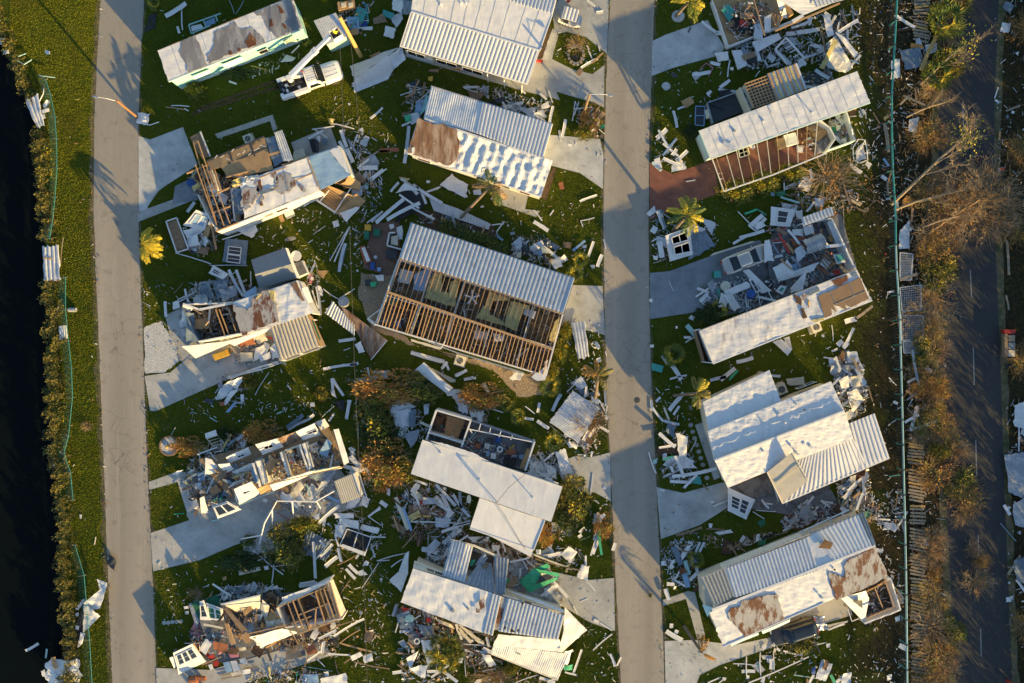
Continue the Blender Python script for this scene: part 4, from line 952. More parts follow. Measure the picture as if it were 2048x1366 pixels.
for q,m,nm,lab in(([(1345,450),(1420,420),(1450,490),(1360,520)],WH,'mattress','rumpled white bedding in the open end room'),([(1375,555),(1440,540),(1455,620),(1390,625)],'osb_dull','dresser','brown dresser standing in the open end room'),([(1150,560),(1230,540),(1255,600),(1170,640)],PM,'kitchen_range','pale kitchen range in the middle room of the collapsed trailer'),([(1175,490),(1215,475),(1235,535),(1190,550)],CR,'refrigerator','cream refrigerator on its back in the middle room'),([(1280,600),(1330,595),(1345,640),(1290,650)],'terracotta','side_table','reddish side table in the middle room'),([(1000,700),(1060,680),(1070,740),(1010,750)],CR,'washing_machine','cream washing machine behind the front wall'),([(555,800),(610,760),(655,820),(585,870)],CH,'sofa','dark slate sofa lying amid the porch wreckage'),([(1010,570),(1050,560),(1055,630),(1020,640)],'blue','laundry_bag','deep blue bag in the middle of the rooms'),([(1255,460),(1285,450),(1300,520),(1270,530)],CR,'cupboard','narrow cream cupboard beside the partition')):
 piece(q,m,[1.2,1.25,1.2,1.15],name=nm,noun=nm.replace('_',' '),label=lab,t=.5,crumple=.06,jag=.02)
mb=MB();c=g(1220,580,1.4);mb.tube([c-Vector((0,0,.2)),c],.12,'red',10);tag(mb.build('red_bowl'),'small red bowl on the pale kitchen range','bowl')
cf=empty('pipe_carport',g(1200,980),'bent white pipe frame of a carport over the long drive','carport frame')
for pts,r in(([(975,1170,1.2),(1000,1070,1.6),(1100,892,2.2),(1410,897,2.2),(1560,812,2.2)],.05),([(975,1170,1.2),(960,1240,.6)],.05),([(810,1198,.5),(975,1168,1.2)],.05),([(1062,960,2.0),(1065,1120,.2)],.05),([(1222,895,2.2),(1235,1030,.2)],.05),([(1420,898,2.2),(1450,950,.9)],.04)):
 mb=MB();mb.tube([g(*p)for p in pts],r*1.3,WT,6);mb.build('rail',cf)
wsh=house('storage_shed',1670,800,'small white shed with a ribbed top at the end of the collapsed trailer','shed','the small white ribbed shed')
SQ=[(1560,735),(1716,672),(1780,858),(1620,915)]
body(wsh,SQ,2.1,WH,.05);S_(wsh,'roof',SQ,[2.15,2.15,2.1,2.1],'tan_metal',rib=.2,amp=.03,nv=3,t=.04);K_(wsh,'roof_trim',1716,672,1780,858,2.2,None,.1,.06,WT)
piece([(1350,690),(1440,650),(1580,640),(1460,740)],BG,[1.2,1.8,2.0,1.3],crumple=.2,nv=8,label='curled blue grey awning sheet hanging off the front wall');piece([(1480,690),(1580,660),(1420,860),(1390,880)],GM,[1.5,1.8,.6,.4],crumple=.15,nv=8,label='long twisted grey awning strip beside the small ribbed shed');piece([(1200,840),(1290,720),(1330,770),(1220,900)],'tan_metal',[.5,1.3,1.1,.4],crumple=.1,nv=8);piece([(1120,845),(1200,835),(1250,890),(1130,890)],WH,.4)
window_wall([(580,935),(700,895),(815,962),(625,1035)],[1.3,1.4,.9,.9],'white picture window frame tipped onto the long drive',cells=((.1,.5,.12,.8),(.52,.92,.12,.8)),bars=0)
piece([(700,900),(760,905),(815,965),(720,1000)],WH,[1.0,.9,.4,.4],label='white siding corner tipped beside the picture window frame');piece([(482,865),(515,855),(550,985),(492,990)],WH,[1.0,1.0,.2,.2],label='tall white panel leaning at the corner of the porch')
pc=empty('patio_glider',g(590,390),'white patio glider seat tipped on the lawn behind the collapsed trailer','garden seat')
S_(pc,'seat_shell',[(522,350),(610,320),(625,365),(535,395)],[1.0,1.0,.9,.9],WH,t=.06,bow=.15,nv=5)
for a,b in(((540,395),(590,455)),((625,365),(665,425)),((555,410),(645,385)),((570,430),(655,405)),((590,455),(665,425))):K_(pc,'slat',*a,*b,.6,.4,.06,.04,CR)
rp=empty('round_planter',g(235,450),'round brick rimmed gravel planter with a fallen ornament on the lawn','planter')
mb=MB();c=g(235,450,.15);mb.prism([c+Vector((.85*cos(i*pi/14),.85*sin(i*pi/14),-.03))for i in range(28)],.15,'gravel_white');mb.build('gravel_fill',rp)
for i in range(26):
 a=i*2*pi/26;mb=MB();mb.box(c+Vector((.93*cos(a),.93*sin(a),-.05)),(.17,.2,.2),OW,a);mb.build('rim_brick',rp)
mb=MB();mb.tube([c,c+Vector((.05,.1,.5)),c+Vector((.1,.3,.8))],.14,CH,8,.05);mb.tube([c+Vector((-.3,-.2,.05)),c+Vector((-.1,0,.2))],.1,'yellow',6);tag(mb.build('garden_ornament'),'dark broken garden ornament on the round gravel planter','ornament')
mb=MB();mb.tube([g(245,370,.1),g(285,300,.6)],.03,GM,6);tag(mb.build('light_stake'),'thin grey garden light stake behind the round planter','stake')
for a in((460,520,620,460,.14,WH,1.2),(620,570,560,500,.12,WH,1.0),(600,500,660,490,.08,WH,1.0),(700,450,760,400,.3,BG,.8),(760,400,850,340,.2,GM,.6),(830,450,860,385,.25,WH,.6),(1180,300,1310,200,.5,BG,.5),(1190,320,1345,240,.3,PM,.4),(1350,240,1400,200,.3,WH,.3),(1435,1075,1600,930,.35,WH,.4),(1095,840,1250,1040,.12,OW,.5),(1100,985,1210,1050,.1,'terracotta',.3),(1760,660,1835,905,.14,WH,.5),(1830,600,1850,730,.1,WH,.2),(1690,530,1760,620,.6,WH,.5),(1640,610,1800,650,.5,DW,.6),(1760,580,1800,650,.5,WH,.3),(1700,520,1720,470,.5,DW,.2),(1915,680,2000,760,.4,PM,.2),(1865,470,1890,580,.3,PM,.2),(1890,580,1960,690,.2,WH,.2),(1930,895,1985,935,.5,WH,.1),(1840,1015,1930,940,.2,WH,.15),(1095,195,1150,172,.1,'teal_pale',.05),(560,220,620,255,.12,'teal_pale',.05),(415,175,455,190,.08,'teal_pale',.05),(270,1000,355,992,.1,'green_sheet',.06),(1660,235,1690,80,.35,WH,.2),(1520,250,1560,190,.2,WH,.4),(1560,130,1460,220,.06,WH,.6),(570,1055,640,1040,.2,'teal_pale',.12),(940,760,1030,775,.3,LU,1.8),(1265,790,1330,900,.25,WH,.8),(1340,760,1370,860,.2,'teal_pale',.9),(1470,880,1530,920,.3,PM,.3),(1500,850,1600,900,.35,BP,.4)):
 board(*a[:5],a[5],a[6])
for q,m in(([(470,700),(520,690),(525,730),(475,740)],BP),([(440,750),(495,745),(495,790),(445,795)],PM),([(540,710),(600,700),(590,750),(545,750)],WH),([(405,640),(435,640),(435,700),(410,700)],WH),([(415,870),(455,865),(460,905),(420,910)],WH),([(590,880),(660,830),(670,880),(600,900)],'teal'),([(640,820),(750,810),(740,860),(650,870)],CH),([(985,870),(1025,875),(1020,905),(985,895)],WH),([(1130,780),(1220,770),(1210,810),(1140,830)],'osb_dull'),([(1060,900),(1120,900),(1140,950),(1090,970)],PW),([(1560,990),(1720,992),(1715,1030),(1570,1030)],WH),([(1600,1030),(1755,1050),(1755,1120),(1590,1080)],WH),([(1570,1080),(1660,1090),(1620,1190),(1560,1170)],WH),([(1780,1080),(1925,1110),(1915,1160),(1770,1120)],DW),([(1980,790),(2009,790),(2009,850),(1985,840)],WH),([(1370,100),(1400,100),(1405,135),(1370,130)],WH),([(1555,95),(1640,80),(1640,170),(1590,150)],'black'),([(1530,10),(1560,0),(1580,70),(1540,40)],WH),([(1690,840),(1780,870),(1720,945),(1650,950)],PM),([(260,680),(300,650),(350,640),(300,690)],PM),([(1390,1010),(1440,990),(1440,1040),(1400,1040)],WH)):
 piece(q,m,[.35,.5,.45,.3],crumple=.08)
heap([(400,560),(560,520),(720,640),(760,800),(700,900),(420,960),(350,700)],460,'on the smashed porch of the collapsed trailer','mixed',.9,.9,22)
heap([(650,640),(1000,540),(1040,740),(700,820)],340,'in the first open rooms of the collapsed trailer','mixed',.9,1.2,16,zb=.55)
heap([(1000,560),(1500,400),(1600,590),(1050,740)],520,'in the far open rooms of the collapsed trailer','mixed',.9,1.3,20,zb=.55)
heap([(1060,830),(1560,660),(1620,900),(1300,1000),(1100,960)],200,'under the curled awning sheets',WH,.9,.5,8)
heap([(450,480),(800,350),(860,450),(620,560)],140,'behind the collapsed trailer','mixed',.9,.6,6)
heap([(1640,480),(1850,560),(1880,900),(1700,960)],110,'around the small white ribbed shed',WH,.8,.2,4)
heap([(1400,980),(1700,950),(1990,1100),(1900,1340),(1480,1340)],160,'beyond the big green bush',WH,.9,.25,8)
heap([(300,80),(900,60),(1500,100),(1500,240),(900,250),(420,260)],110,'on the dark lawn behind the collapsed trailer','lawn',.5,.03,0)
piece([(1340,1110),(1560,1240),(1490,1380),(1290,1300)],BG,.12,label='slate blue deck sheet lying under white boards below the big green bush',name='deck_sheet',noun='deck sheet',rib=.3,amp=.02)
crop('c6')
sf=empty('insect_screen',g(1700,260),'white framed black screen panel standing crooked on the lawn corner','screen frame')
S_(sf,'screen',[(1635,150),(1825,215),(1775,350),(1575,280)],.5,'black',t=.01)
for a,b in(((1635,150),(1825,215)),((1575,280),(1775,355)),((1720,180),(1680,310)),((1635,150),(1575,285)),((1825,215),(1775,355)),((1825,212),(1940,215))):K_(sf,'rail',*a,*b,.6,None,.09,.07,WT)
S_(sf,'base_panel',[(1575,285),(1600,270),(1785,335),(1775,365)],.8,WH,t=.1)
for a in((1370,250,1385,540,.35,WH,.4),(1425,370,1520,270,.3,WH,.4),(1430,350,1510,290,.1,'teal_pale',.5),(1420,240,1460,290,.25,WH,.3),(1540,200,1570,290,.2,DW,.4),(1460,450,1560,370,.45,WH,.35),(1565,300,1590,410,.35,PM,.4),(1560,435,1710,355,.1,LU,.2),(1820,295,1910,265,.12,WH,.1),(1625,465,1700,545,.35,WH,.2),(1650,430,1720,500,.4,DW,.2),(1885,415,1750,620,.08,WH,.15),(1870,400,1970,395,.1,WH,.15),(1740,610,1690,625,.1,DW,.15),(1580,675,1660,550,.1,OW,.12),(890,320,1010,420,.14,WH,.3),(960,280,985,360,.12,WH,.4),(975,280,1010,350,.25,'teal',.25),(1010,420,1130,510,.14,WH,.2),(930,400,1000,370,.14,WH,.3),(1055,430,1040,580,.12,WH,.2),(780,500,950,460,.5,CR,.3),(1050,450,1220,430,.08,WH,.3)):
 board(*a[:5],a[5],a[6])
piece([(1785,395),(1810,410),(1800,440),(1755,440)],WH,.15,crumple=.1);piece([(1710,490),(1760,470),(1800,510),(1730,520)],DW,.12)
h7=house('wrecked_mobile_home',1150,850,'wrecked trailer with one framed end left standing beside the green porch carpet',phrase='the framed end of the bottom trailer')
P_(h7,'floor',[(470,880),(640,740),(1080,770),(1480,560),(1610,850),(1300,960),(850,1080),(560,1120)],.55,'floor_grey',.5)
W_(h7,1080,775,1490,570,2.5,DW);W_(h7,1150,930,1600,860,2.4,DW);W_(h7,1080,775,1150,930,2.4,DW,name='partition');W_(h7,1240,700,1330,950,2.4,OW,.5,name='partition');W_(h7,1380,650,1460,890,2.4,OW,.5,name='partition')
S_(h7,'end_wall',[(1480,565),(1525,545),(1625,790),(1580,860)],[2.6,2.0,1.6,2.5],CR,nu=5,nv=8,crumple=.04,t=.1)
S_(h7,'side_eave',[(1120,690),(1480,560),(1525,548),(1130,728)],[2.5,2.5,2.6,2.4],WH,nu=12,nv=4,crumple=.05)
S_(h7,'plank_floor',[(1300,700),(1400,660),(1450,790),(1330,850)],.75,OW,rib=.18,amp=.02)
for i,(a,b)in enumerate((((1165,735),(1245,950)),((1205,715),(1290,940)),((1245,700),(1340,930)),((1385,650),(1460,885)),((1420,635),(1500,860)),((1450,620),(1530,850)),((1480,605),(1560,840)),((1500,570),(1585,860)))):K_(h7,'rafter',*a,*b,2.55,None,.09,.14,LU if i%2 else OW)
for a,b in(((1080,770),(1490,600)),((1140,920),(1350,840)),((1250,830),(1480,740)),((1240,985),(1560,870)),((800,990),(1200,900)),((1390,770),(1380,920))):K_(h7,'top_plate',*a,*b,2.5,None,.1,.12,LU)
S_(h7,'long_wall',[(640,745),(950,670),(955,790),(800,830)],[1.9,2.4,1.2,.9],CR,nu=10,nv=6,crumple=.06,jag=.05);K_(h7,'white_coping',640,745,950,672,2.0,2.5,.14,.08,WH)
S_(h7,'fallen_wall',[(965,710),(1020,760),(1000,875),(950,800)],[2.2,1.9,1.0,1.2],CR,t=.06);S_(h7,'fallen_wall',[(1035,780),(1090,840),(1060,870),(1005,870)],1.4,PW,t=.06);S_(h7,'fallen_wall',[(990,880),(1110,865),(1120,905),(1000,930)],[1.4,1.4,1.2,1.2],CR,t=.3)
S_(h7,'brown_panel',[(620,730),(650,735),(850,950),(800,960)],[1.8,1.8,1.9,1.7],OW,t=.1);S_(h7,'brown_panel',[(700,760),(850,800),(830,830),(720,800)],1.2,'dark_wood',t=.08);S_(h7,'brown_panel',[(665,895),(695,900),(750,1060),(720,1070)],1.6,LU,t=.2);S_(h7,'brown_panel',[(800,1010),(850,940),(900,1000),(840,1060)],1.4,PW,t=.08)
S_(h7,'white_wall',[(860,1005),(1120,935),(1250,970),(960,1085)],[1.6,1.9,1.3,.9],WH,nu=12,nv=8,crumple=.12,jag=.06);S_(h7,'white_wall',[(810,880),(950,820),(960,860),(850,900)],[1.2,1.4,1.0,1.0],WH,nu=8,nv=4,crumple=.06)
cpt=S_(h7,'porch_carpet',[(385,745),(610,670),(650,740),(460,880)],.35,'carpet_green',t=.3);S_(h7,'porch_edge',[(382,745),(405,735),(470,880),(445,930)],.38,GM,t=.35)
window_wall([(470,725),(500,715),(560,870),(475,870)],[1.2,1.3,.8,.8],'white window frame standing on the green porch carpet',cells=((.15,.85,.2,.8),));window_wall([(520,735),(650,780),(660,870),(540,870)],[1.1,1.2,.8,.7],'broken white window frame on the porch beside the leaning brown panel',cells=((.1,.5,.15,.85),(.55,.9,.15,.85)),pane='carpet_green')
window_wall([(260,1130),(410,1060),(520,1200),(305,1300)],[1.4,1.5,.5,.3],'white wall section with a four pane window tipped beside the left road',cells=((.12,.36,.15,.6),(.38,.62,.15,.6),(.64,.9,.15,.6)))
piece([(232,1165),(265,1155),(290,1240),(265,1250)],WH,[1.0,1.0,.3,.3],label='white corner strip leaning on the four pane wall section');piece([(405,1058),(430,1062),(490,1160),(470,1170)],PW,[1.4,1.3,.7,.7])
for q,m,nm,lab in(([(655,1205),(705,1195),(730,1275),(680,1285)],BP,'glass_door','pale blue glazed door lying on the bottom drive'),([(710,1195),(760,1190),(800,1260),(740,1280)],PM,'grey_slab','grey door panel lying beside the pale blue glazed door'),([(715,1290),(790,1270),(805,1290),(730,1315)],CR,'cream_sheet','narrow cream panel below the glazed door'),([(1155,1090),(1290,1050),(1310,1150),(1150,1190)],'floor_grey','floor_slab','grey floor slab at the front of the framed end'),([(1290,1070),(1370,1050),(1400,1120),(1330,1150)],'terracotta','red_rug','faded red rug spread beside the grey floor slab')):
 piece(q,m,.25,name=nm,noun=nm.replace('_',' '),label=lab,crumple=.03,jag=.02)
o=empty('small_stool',g(560,1240),'small white stool lying on the bottom drive','stool');S_(o,'seat',[(538,1225),(565,1215),(580,1255),(555,1265)],.4,WH,t=.05)
for x,y in((540,1228),(564,1219),(577,1253),(556,1262)):K_(o,'leg',x,y,x,y,.36,.02,.04,.04,GM)
mb=MB();c=g(600,1213,.3);mb.tube([g(600,1213,.05),c],.28,'red',10);tag(mb.build('red_bucket'),'red bucket on the bottom drive','bucket')
mw=empty('ride_on_mower',g(445,1345),'orange ride on mower at the bottom edge of the picture','mower')
S_(mw,'hood',[(380,1330),(440,1318),(450,1370),(385,1380)],.8,'terracotta',t=.5,nu=4,nv=4,bow=.1);S_(mw,'seat',[(450,1320),(510,1325),(515,1350),(450,1350)],.7,'terracotta',t=.4);
for x,y in((395,1322),(470,1318),(400,1385),(480,1380)):mb=MB();c=g(x,y,.22);mb.tube([c-Vector((0,.08,0)),c+Vector((0,.08,0))],.2,'tyre',12);mb.build('wheel',mw)
for a in((630,720,680,600,.1,WH,.5),(760,660,830,600,.5,BG,.6),(830,640,870,590,.35,WH,.5),(800,600,830,620,.3,WH,.4),(870,650,910,600,.12,WH,.4),(860,660,940,640,.2,BG,.6),(980,650,1055,585,.12,WH,.5),(500,905,655,935,.25,CR,.9),(520,1235,560,1190,.08,LU,.3),(490,1225,640,1160,.12,LU,.4),(510,720,570,660,.1,OW,.4),(350,1052,505,1047,.1,WH,.3),(1255,600,1400,575,.4,PM,.4),(1260,580,1380,560,.2,WH,.6),(1320,1195,1450,1100,.2,WH,.4),(1440,1130,1455,1035,.35,PM,.5),(1300,1240,1330,1150,.12,OW,.3),(1410,1020,1550,950,.3,PM,.9),(1530,1000,1770,860,.25,WH,.7),(1540,930,1710,870,.14,LU,.6),(1580,1050,1740,945,.12,LU,.4),(1575,1050,1830,1120,.2,LU,.25),(1490,1135,1660,1145,.2,WH,.2),(1610,1210,1750,1110,.16,OW,.2),(1690,1200,1970,1255,.12,OW,.2),(1540,1190,1570,1310,.14,OW,.1),(1400,1180,1460,1240,.1,WH,.15),(1095,1270,1195,1340,.3,WH,.2),(1190,1260,1270,1310,.1,'green_sheet',.12),(1180,1270,1230,1290,.06,'red',.12),(625,1305,760,1290,.12,OW,.2),(640,1335,800,1310,.12,OW,.2),(820,1250,930,1238,.12,OW,.2),(1280,1235,1520,1275,.06,'teal_pale',.12),(1180,950,1250,1060,.12,LU,1.6),(820,880,980,960,.1,LU,1.2),(870,850,900,930,.12,LU,1.5),(940,880,970,820,.2,WH,1.4)):
 board(*a[:5],a[5],a[6])
for q,m in(([(640,680),(680,650),(700,690),(660,720)],WH),([(690,640),(760,610),(780,650),(710,690)],BG),([(780,690),(860,660),(870,680),(800,700)],WH),([(990,660),(1050,640),(1090,700),(1030,730)],OW),([(1060,640),(1110,620),(1120,690),(1100,690)],'roof_grey'),([(1390,940),(1470,920),(1480,960),(1400,1000)],'black'),([(1480,1020),(1560,1010),(1560,1070),(1490,1070)],'black'),([(1660,1150),(1740,1120),(1760,1150),(1680,1190)],WH),([(1760,1160),(1830,1130),(1840,1190),(1770,1210)],DW),([(1780,950),(1845,965),(1830,1040),(1770,1030)],'osb_dull'),([(1500,890),(1540,880),(1555,930),(1510,945)],WH),([(870,1000),(900,1060),(880,1090),(850,1040)],WH),([(900,1090),(980,1080),(960,1115),(910,1115)],'mint_pale'),([(700,1140),(770,1130),(780,1160),(710,1170)],'pink'),([(780,1180),(830,1170),(850,1210),(800,1220)],PM),([(810,1260),(870,1255),(870,1290),(815,1295)],WH),([(1290,1300),(1400,1295),(1410,1366),(1290,1366)],BP),([(1420,1330),(1630,1290),(1640,1380),(1440,1390)],WH),([(1450,1280),(1485,1275),(1490,1315),(1460,1320)],WH),([(345,760),(380,758),(380,780),(348,784)],WH),([(355,800),(385,795),(385,820),(358,822)],WH),([(650,530),(680,525),(680,555),(655,560)],PW),([(975,445),(1010,440),(1015,470),(985,475)],WH),([(1730,800),(1755,805),(1745,830),(1728,822)],WH),([(560,1000),(650,960),(660,1010),(590,1040)],WH),([(770,1060),(830,1060),(840,1110),(780,1120)],CR)):
 piece(q,m,[.3,.45,.4,.25],crumple=.08)
for i in range(5):mb=MB();c=g(190+33*i,893-4*i+R(-3,3),.03);mb.prism([c+Vector((.22*cos(k*pi/5),.2*sin(k*pi/5),0))for k in range(10)],.05,'concrete_pale');tag(mb.build('stepping_stone'),'round pale stepping stone in the lawn beside the left road','stepping stone','stepping stones beside the left road')
heap([(400,940),(640,900),(800,1010),(760,1130),(520,1140),(400,1060)],430,'in front of the green porch carpet','goods',.9,.8,14)
heap([(640,740),(1080,700),(1120,930),(850,1060),(700,960)],440,'inside the torn middle of the bottom trailer','wood',.9,1.3,24,zb=.4)
heap([(1090,790),(1490,620),(1570,860),(1160,940)],160,'inside the framed end of the bottom trailer','inside',.9,.6,4,zb=.55)
heap([(600,620),(900,570),(1100,620),(700,720)],170,'behind the bottom trailer',WH,.9,.6,8)
heap([(850,1040),(1400,960),(1500,1060),(1200,1100),(900,1130)],150,'in front of the framed end','wood',.9,.5,8)
heap([(840,1290),(1300,1260),(1640,1300),(1600,1380),(860,1380)],180,'along the bottom edge beside the drive','mixed',.8,.4,8)
heap([(1560,420),(1900,380),(1960,1250),(1640,1260)],170,'on the lawn beyond the framed end','lawn',.6,.04,0)
heap([(1400,900),(1580,870),(1560,1160),(1320,1160)],110,'at the corner of the framed end','mixed',.8,.5,6)
heap([(150,400),(600,560),(500,700),(340,800),(300,1040),(140,900)],70,'on the lawn before the green porch carpet','lawn',.5,.04,0)
# ================================================================= CENTRE ROW
crop('d1')
h2=house('mobile_home',1000,250,'large intact white home with a ribbed porch roof beside the golf cart',phrase='the large intact white home')
body(h2,[(600,-170),(1520,20),(1440,340),(1370,540),(500,290),(560,80)],2.7,WH,.75)
S_(h2,'porch_roof',[(555,80),(1430,345),(1350,572),(480,312)],[3.15,3.15,2.6,2.6],ME,rib=.40,amp=.09,nv=4,t=.03,crumple=.01)
S_(h2,'main_roof',[(590,-185),(1518,95),(1432,348),(552,82)],[3.5,3.5,3.17,3.17],ME,nu=50,nv=20,crumple=.035,cs=1.1,t=.08)
S_(h2,'rear_roof',[(700,-460),(1600,-190),(1520,97),(592,-186)],[3.0,3.0,3.5,3.5],ME,rib=.34,amp=.08,nv=4,t=.03)
seams(h2,[(590,-185),(1518,95),(1432,348),(552,82)],(3.5,3.19),10,PM);K_(h2,'ridge_cap',555,80,1432,345,3.22,None,.16,.05,ME);K_(h2,'roof_trim',1520,96,1434,346,3.5,3.22,.1,.06,WT);gutter(h2,478,314,1350,575,2.6);K_(h2,'roof_trim',480,312,555,80,2.66,3.2,.07,.07,WT);K_(h2,'roof_trim',1350,572,1430,347,2.66,3.2,.07,.07,WT)
for x,y in((757,22),(895,15),(930,15)):vent_pipe(h2,x,y,3.35,.45,.07)
for x,y in((1190,545),(1312,580),(1075,505)):
 c=g(x,y,2.5);mb=MB();mb.beam((c.x,c.y,0),c,.09,.09,WT);mb.build('porch_post',h2)
for a in((520,325,640,362),(720,385,860,425),(900,438,1040,480)):win(h2,*a,2.6,.9,2.0,off=-.0)
o=empty('porch_box',g(610,370),'low white box cabinet standing at the edge of the ribbed porch roof','cabinet');P_(o,'casing',[(510,340),(705,385),(698,410),(520,362)],.9,WH,.85)
slab('planting_bed',[(1432,330),(1490,180),(1515,190),(1450,400),(1415,400)],'mulch',c='d1');slab('gravel_bed',[(1450,400),(1520,195),(1552,215),(1490,412)],'concrete_pale',c='d1',jit=.08)
crop('d1')
piece([(1408,402),(1455,408),(1450,422),(1405,416)],'red',.35,label='small red box at the corner of the planting bed by the big white home',name='red_planter',noun='planter',t=.3,crumple=0)
slab('lawn_island',[(1560,225),(1700,240),(1840,300),(1870,480),(1810,500),(1520,400)],'ground',c='d1')
crop('d1')
piece([(500,0),(580,0),(545,95),(495,100)],BG,[1.5,2.2,1.8,.8],label='slate blue panel leaning against the side of the large white home',name='leaning_sheet');piece([(430,0),(510,0),(490,90),(425,65)],WH,[.3,1.0,.9,.3])
LAND.append((*px(300,480),'the crumpled silver roof sheet'))
cs=empty('crumpled_roof_sheet',g(300,480),'big crumpled silver roof sheet folded on the lawn in front of the bucket truck','roof sheet')
S_(cs,'upper_fold',[(135,455),(400,345),(480,320),(165,540)],[.3,.8,1.6,1.0],'plastic_clear',nu=16,nv=10,crumple=.12,jag=.02,rib=.2,amp=.015);S_(cs,'lower_fold',[(162,536),(484,325),(412,520),(150,590)],[1.0,1.6,.3,.15],'plastic_clear',nu=16,nv=10,crumple=.1,jag=.04,rib=.2,amp=.015)
S_(cs,'lower_fold',[(150,590),(410,515),(400,540),(175,632)],[.2,.35,.15,.1],PM,nu=12,nv=5,crumple=.08,jag=.05);S_(cs,'curled_end',[(400,345),(485,325),(515,400),(440,470)],[.8,1.5,1.6,1.0],PM,nu=8,nv=8,crumple=.2,jag=.05)
for q,m in(([(270,380),(340,350),(352,385),(285,412)],PW),([(380,175),(450,195),(435,265),(365,245)],DW),([(400,110),(490,85),(500,130),(450,190)],WH),([(360,65),(440,90),(420,130),(365,110)],'teal'),([(290,130),(360,90),(390,150),(300,165)],OW),([(215,185),(290,180),(290,205),(220,205)],WH),([(130,200),(195,190),(195,235),(145,240)],PW),([(105,120),(195,115),(205,200),(130,195)],BP),([(50,10),(165,5),(170,60),(55,70)],PW),([(750,0),(790,0),(790,30),(755,35)],WH),([(670,525),(705,520),(700,555),(672,550)],'yellow'),([(670,475),(745,470),(740,495),(680,490)],OW),([(820,445),(895,470),(890,490),(830,475)],PW),([(910,590),(1015,585),(1015,600),(915,605)],WH),([(540,560),(625,550),(610,600),(550,590)],CH),([(940,620),(1060,630),(1030,680),(960,670)],OW),([(1175,720),(1320,690),(1320,710),(1230,740)],WH),([(1240,720),(1350,740),(1480,830),(1380,800)],PM),([(1440,720),(1490,690),(1500,730),(1450,750)],DW),([(1080,690),(1140,700),(1130,720),(1085,715)],'black'),([(505,790),(545,780),(555,830),(515,830)],'green_sheet'),([(545,780),(610,765),(610,830),(555,850)],PM),([(625,700),(665,640),(660,740),(610,800)],'mint'),([(590,690),(640,680),(620,760),(580,770)],BP),([(750,1265),(830,1190),(945,1265),(930,1355)],WH),([(980,1300),(1030,1290),(1030,1325),(985,1330)],WH),([(1620,0),(1650,0),(1630,20),(1610,15)],'red'),([(1560,1250),(1590,1240),(1600,1290),(1570,1295)],'terracotta'),([(1820,840),(1885,855),(1860,880),(1820,870)],'green_sheet'),([(660,1230),(685,1235),(680,1250),(660,1250)],WH),([(470,1205),(545,1220),(530,1235),(480,1230)],'yellow_batt'),([(0,1160),(100,1155),(190,1220),(100,1300)],PW),([(1170,720),(1250,715),(1230,740),(1180,735)],WH)):
 piece(q,m,[.2,.35,.3,.15],crumple=.06)
for a in((275,810,360,735,.25,DW,.15),(335,1030,470,1022,.5,'terracotta',.1),(15,845,165,880,.14,WH,.15),(480,650,660,595,.1,WH,.3),(485,720,560,640,.12,OW,.25),(520,580,690,620,.08,WH,.3),(600,690,690,610,.08,WH,.4),(915,600,1060,640,.1,WH,.3),(1015,610,1085,590,.1,WH,.3),(790,440,950,490,.2,WH,.2),(1305,615,1335,640,.2,WH,.08),(1430,640,1480,680,.25,WH,.1),(1495,620,1520,700,.12,WH,.15),(1380,665,1400,690,.2,DW,.1),(1500,850,1525,725,.3,WH,.2),(1585,940,1610,815,.35,WH,.1),(1565,890,1580,965,.2,WH,.1),(1655,825,1675,690,.12,WH,.2),(1665,790,1700,695,.12,WH,.3),(1670,745,1790,730,.12,WH,.6),(1700,750,1720,820,.2,BG,.3),(1760,780,1800,740,.12,WH,.4),(1790,900,1840,830,.2,WH,.5),(1800,850,1875,770,.5,PW,.6),(510,1115,540,860,.4,PM,.25),(490,860,560,830,.2,WH,.2),(1765,345,1790,400,.14,WH,.08),(1715,465,1830,400,.25,WH,.1),(1790,430,1865,360,.2,LU,.15),(1690,510,1720,475,.6,OW,.12),(1835,315,1845,350,.15,WH,.1),(1555,345,1580,330,.12,WH,.08),(1755,0,1810,45,.25,WH,.15),(1820,85,1865,80,.25,WH,.1),(65,115,195,360,.38,'pole_yellow',.3),(1720,1360,1825,1330,.12,WH,.1),(1670,915,1700,890,.12,WH,.1),(415,1310,470,1245,.25,WH,.3),(485,1220,720,1366,.3,WH,.3),(655,1310,750,1275,.1,WH,.1),(1625,990,1650,1000,.3,WH,.05)):
 board(*a[:5],a[5],a[6])
crop('d1')
pp=empty('utility_pole',g(130,230),'thick yellowish wooden utility pole leaning over the small white shed','pole')
mb=MB();mb.tube([g(210,385,0),g(65,115,5.2)],.22,'pole_yellow',10,.17);mb.build('shaft',pp);mb=MB();mb.tube([g(80,145,4.6),g(80,145,4.6)+Vector((.5,.1,.1))],.05,GM,6);mb.build('bracket',pp)
o=empty('wooden_bench',g(110,40),'tan wooden bench with two seats among scattered goods at the top','bench');S_(o,'seat',[(50,15),(165,0),(172,50),(58,72)],.55,PW,t=.5);
for x in(75,125):S_(o,'cushion',[(x,20),(x+30,16),(x+34,45),(x+4,50)],.6,CR,t=.05)
heap([(50,60),(300,0),(260,100),(210,240),(100,200)],190,'among the scattered goods by the small white shed','goods',.8,.3,6)
heap([(520,560),(690,600),(640,800),(520,820)],110,'at the corner of the rusty roofed home','mixed',.7,.4,4)
heap([(900,580),(1100,600),(1520,700),(1500,850),(1200,720)],160,'behind the rusty roofed home',WH,.8,.35,6)
heap([(1650,690),(1860,760),(1860,930),(1720,960)],100,'in the dead planting by the street lamp','wood',.8,.5,4)
heap([(0,650),(350,700),(480,1100),(250,1180),(60,900)],110,'on the lawn between the sheathed trailer and the rusty roof','lawn',.6,.03,0)
heap([(1540,260),(1840,310),(1850,480),(1560,400)],30,'on the round lawn by the golf cart','lawn',.5,.03,0)
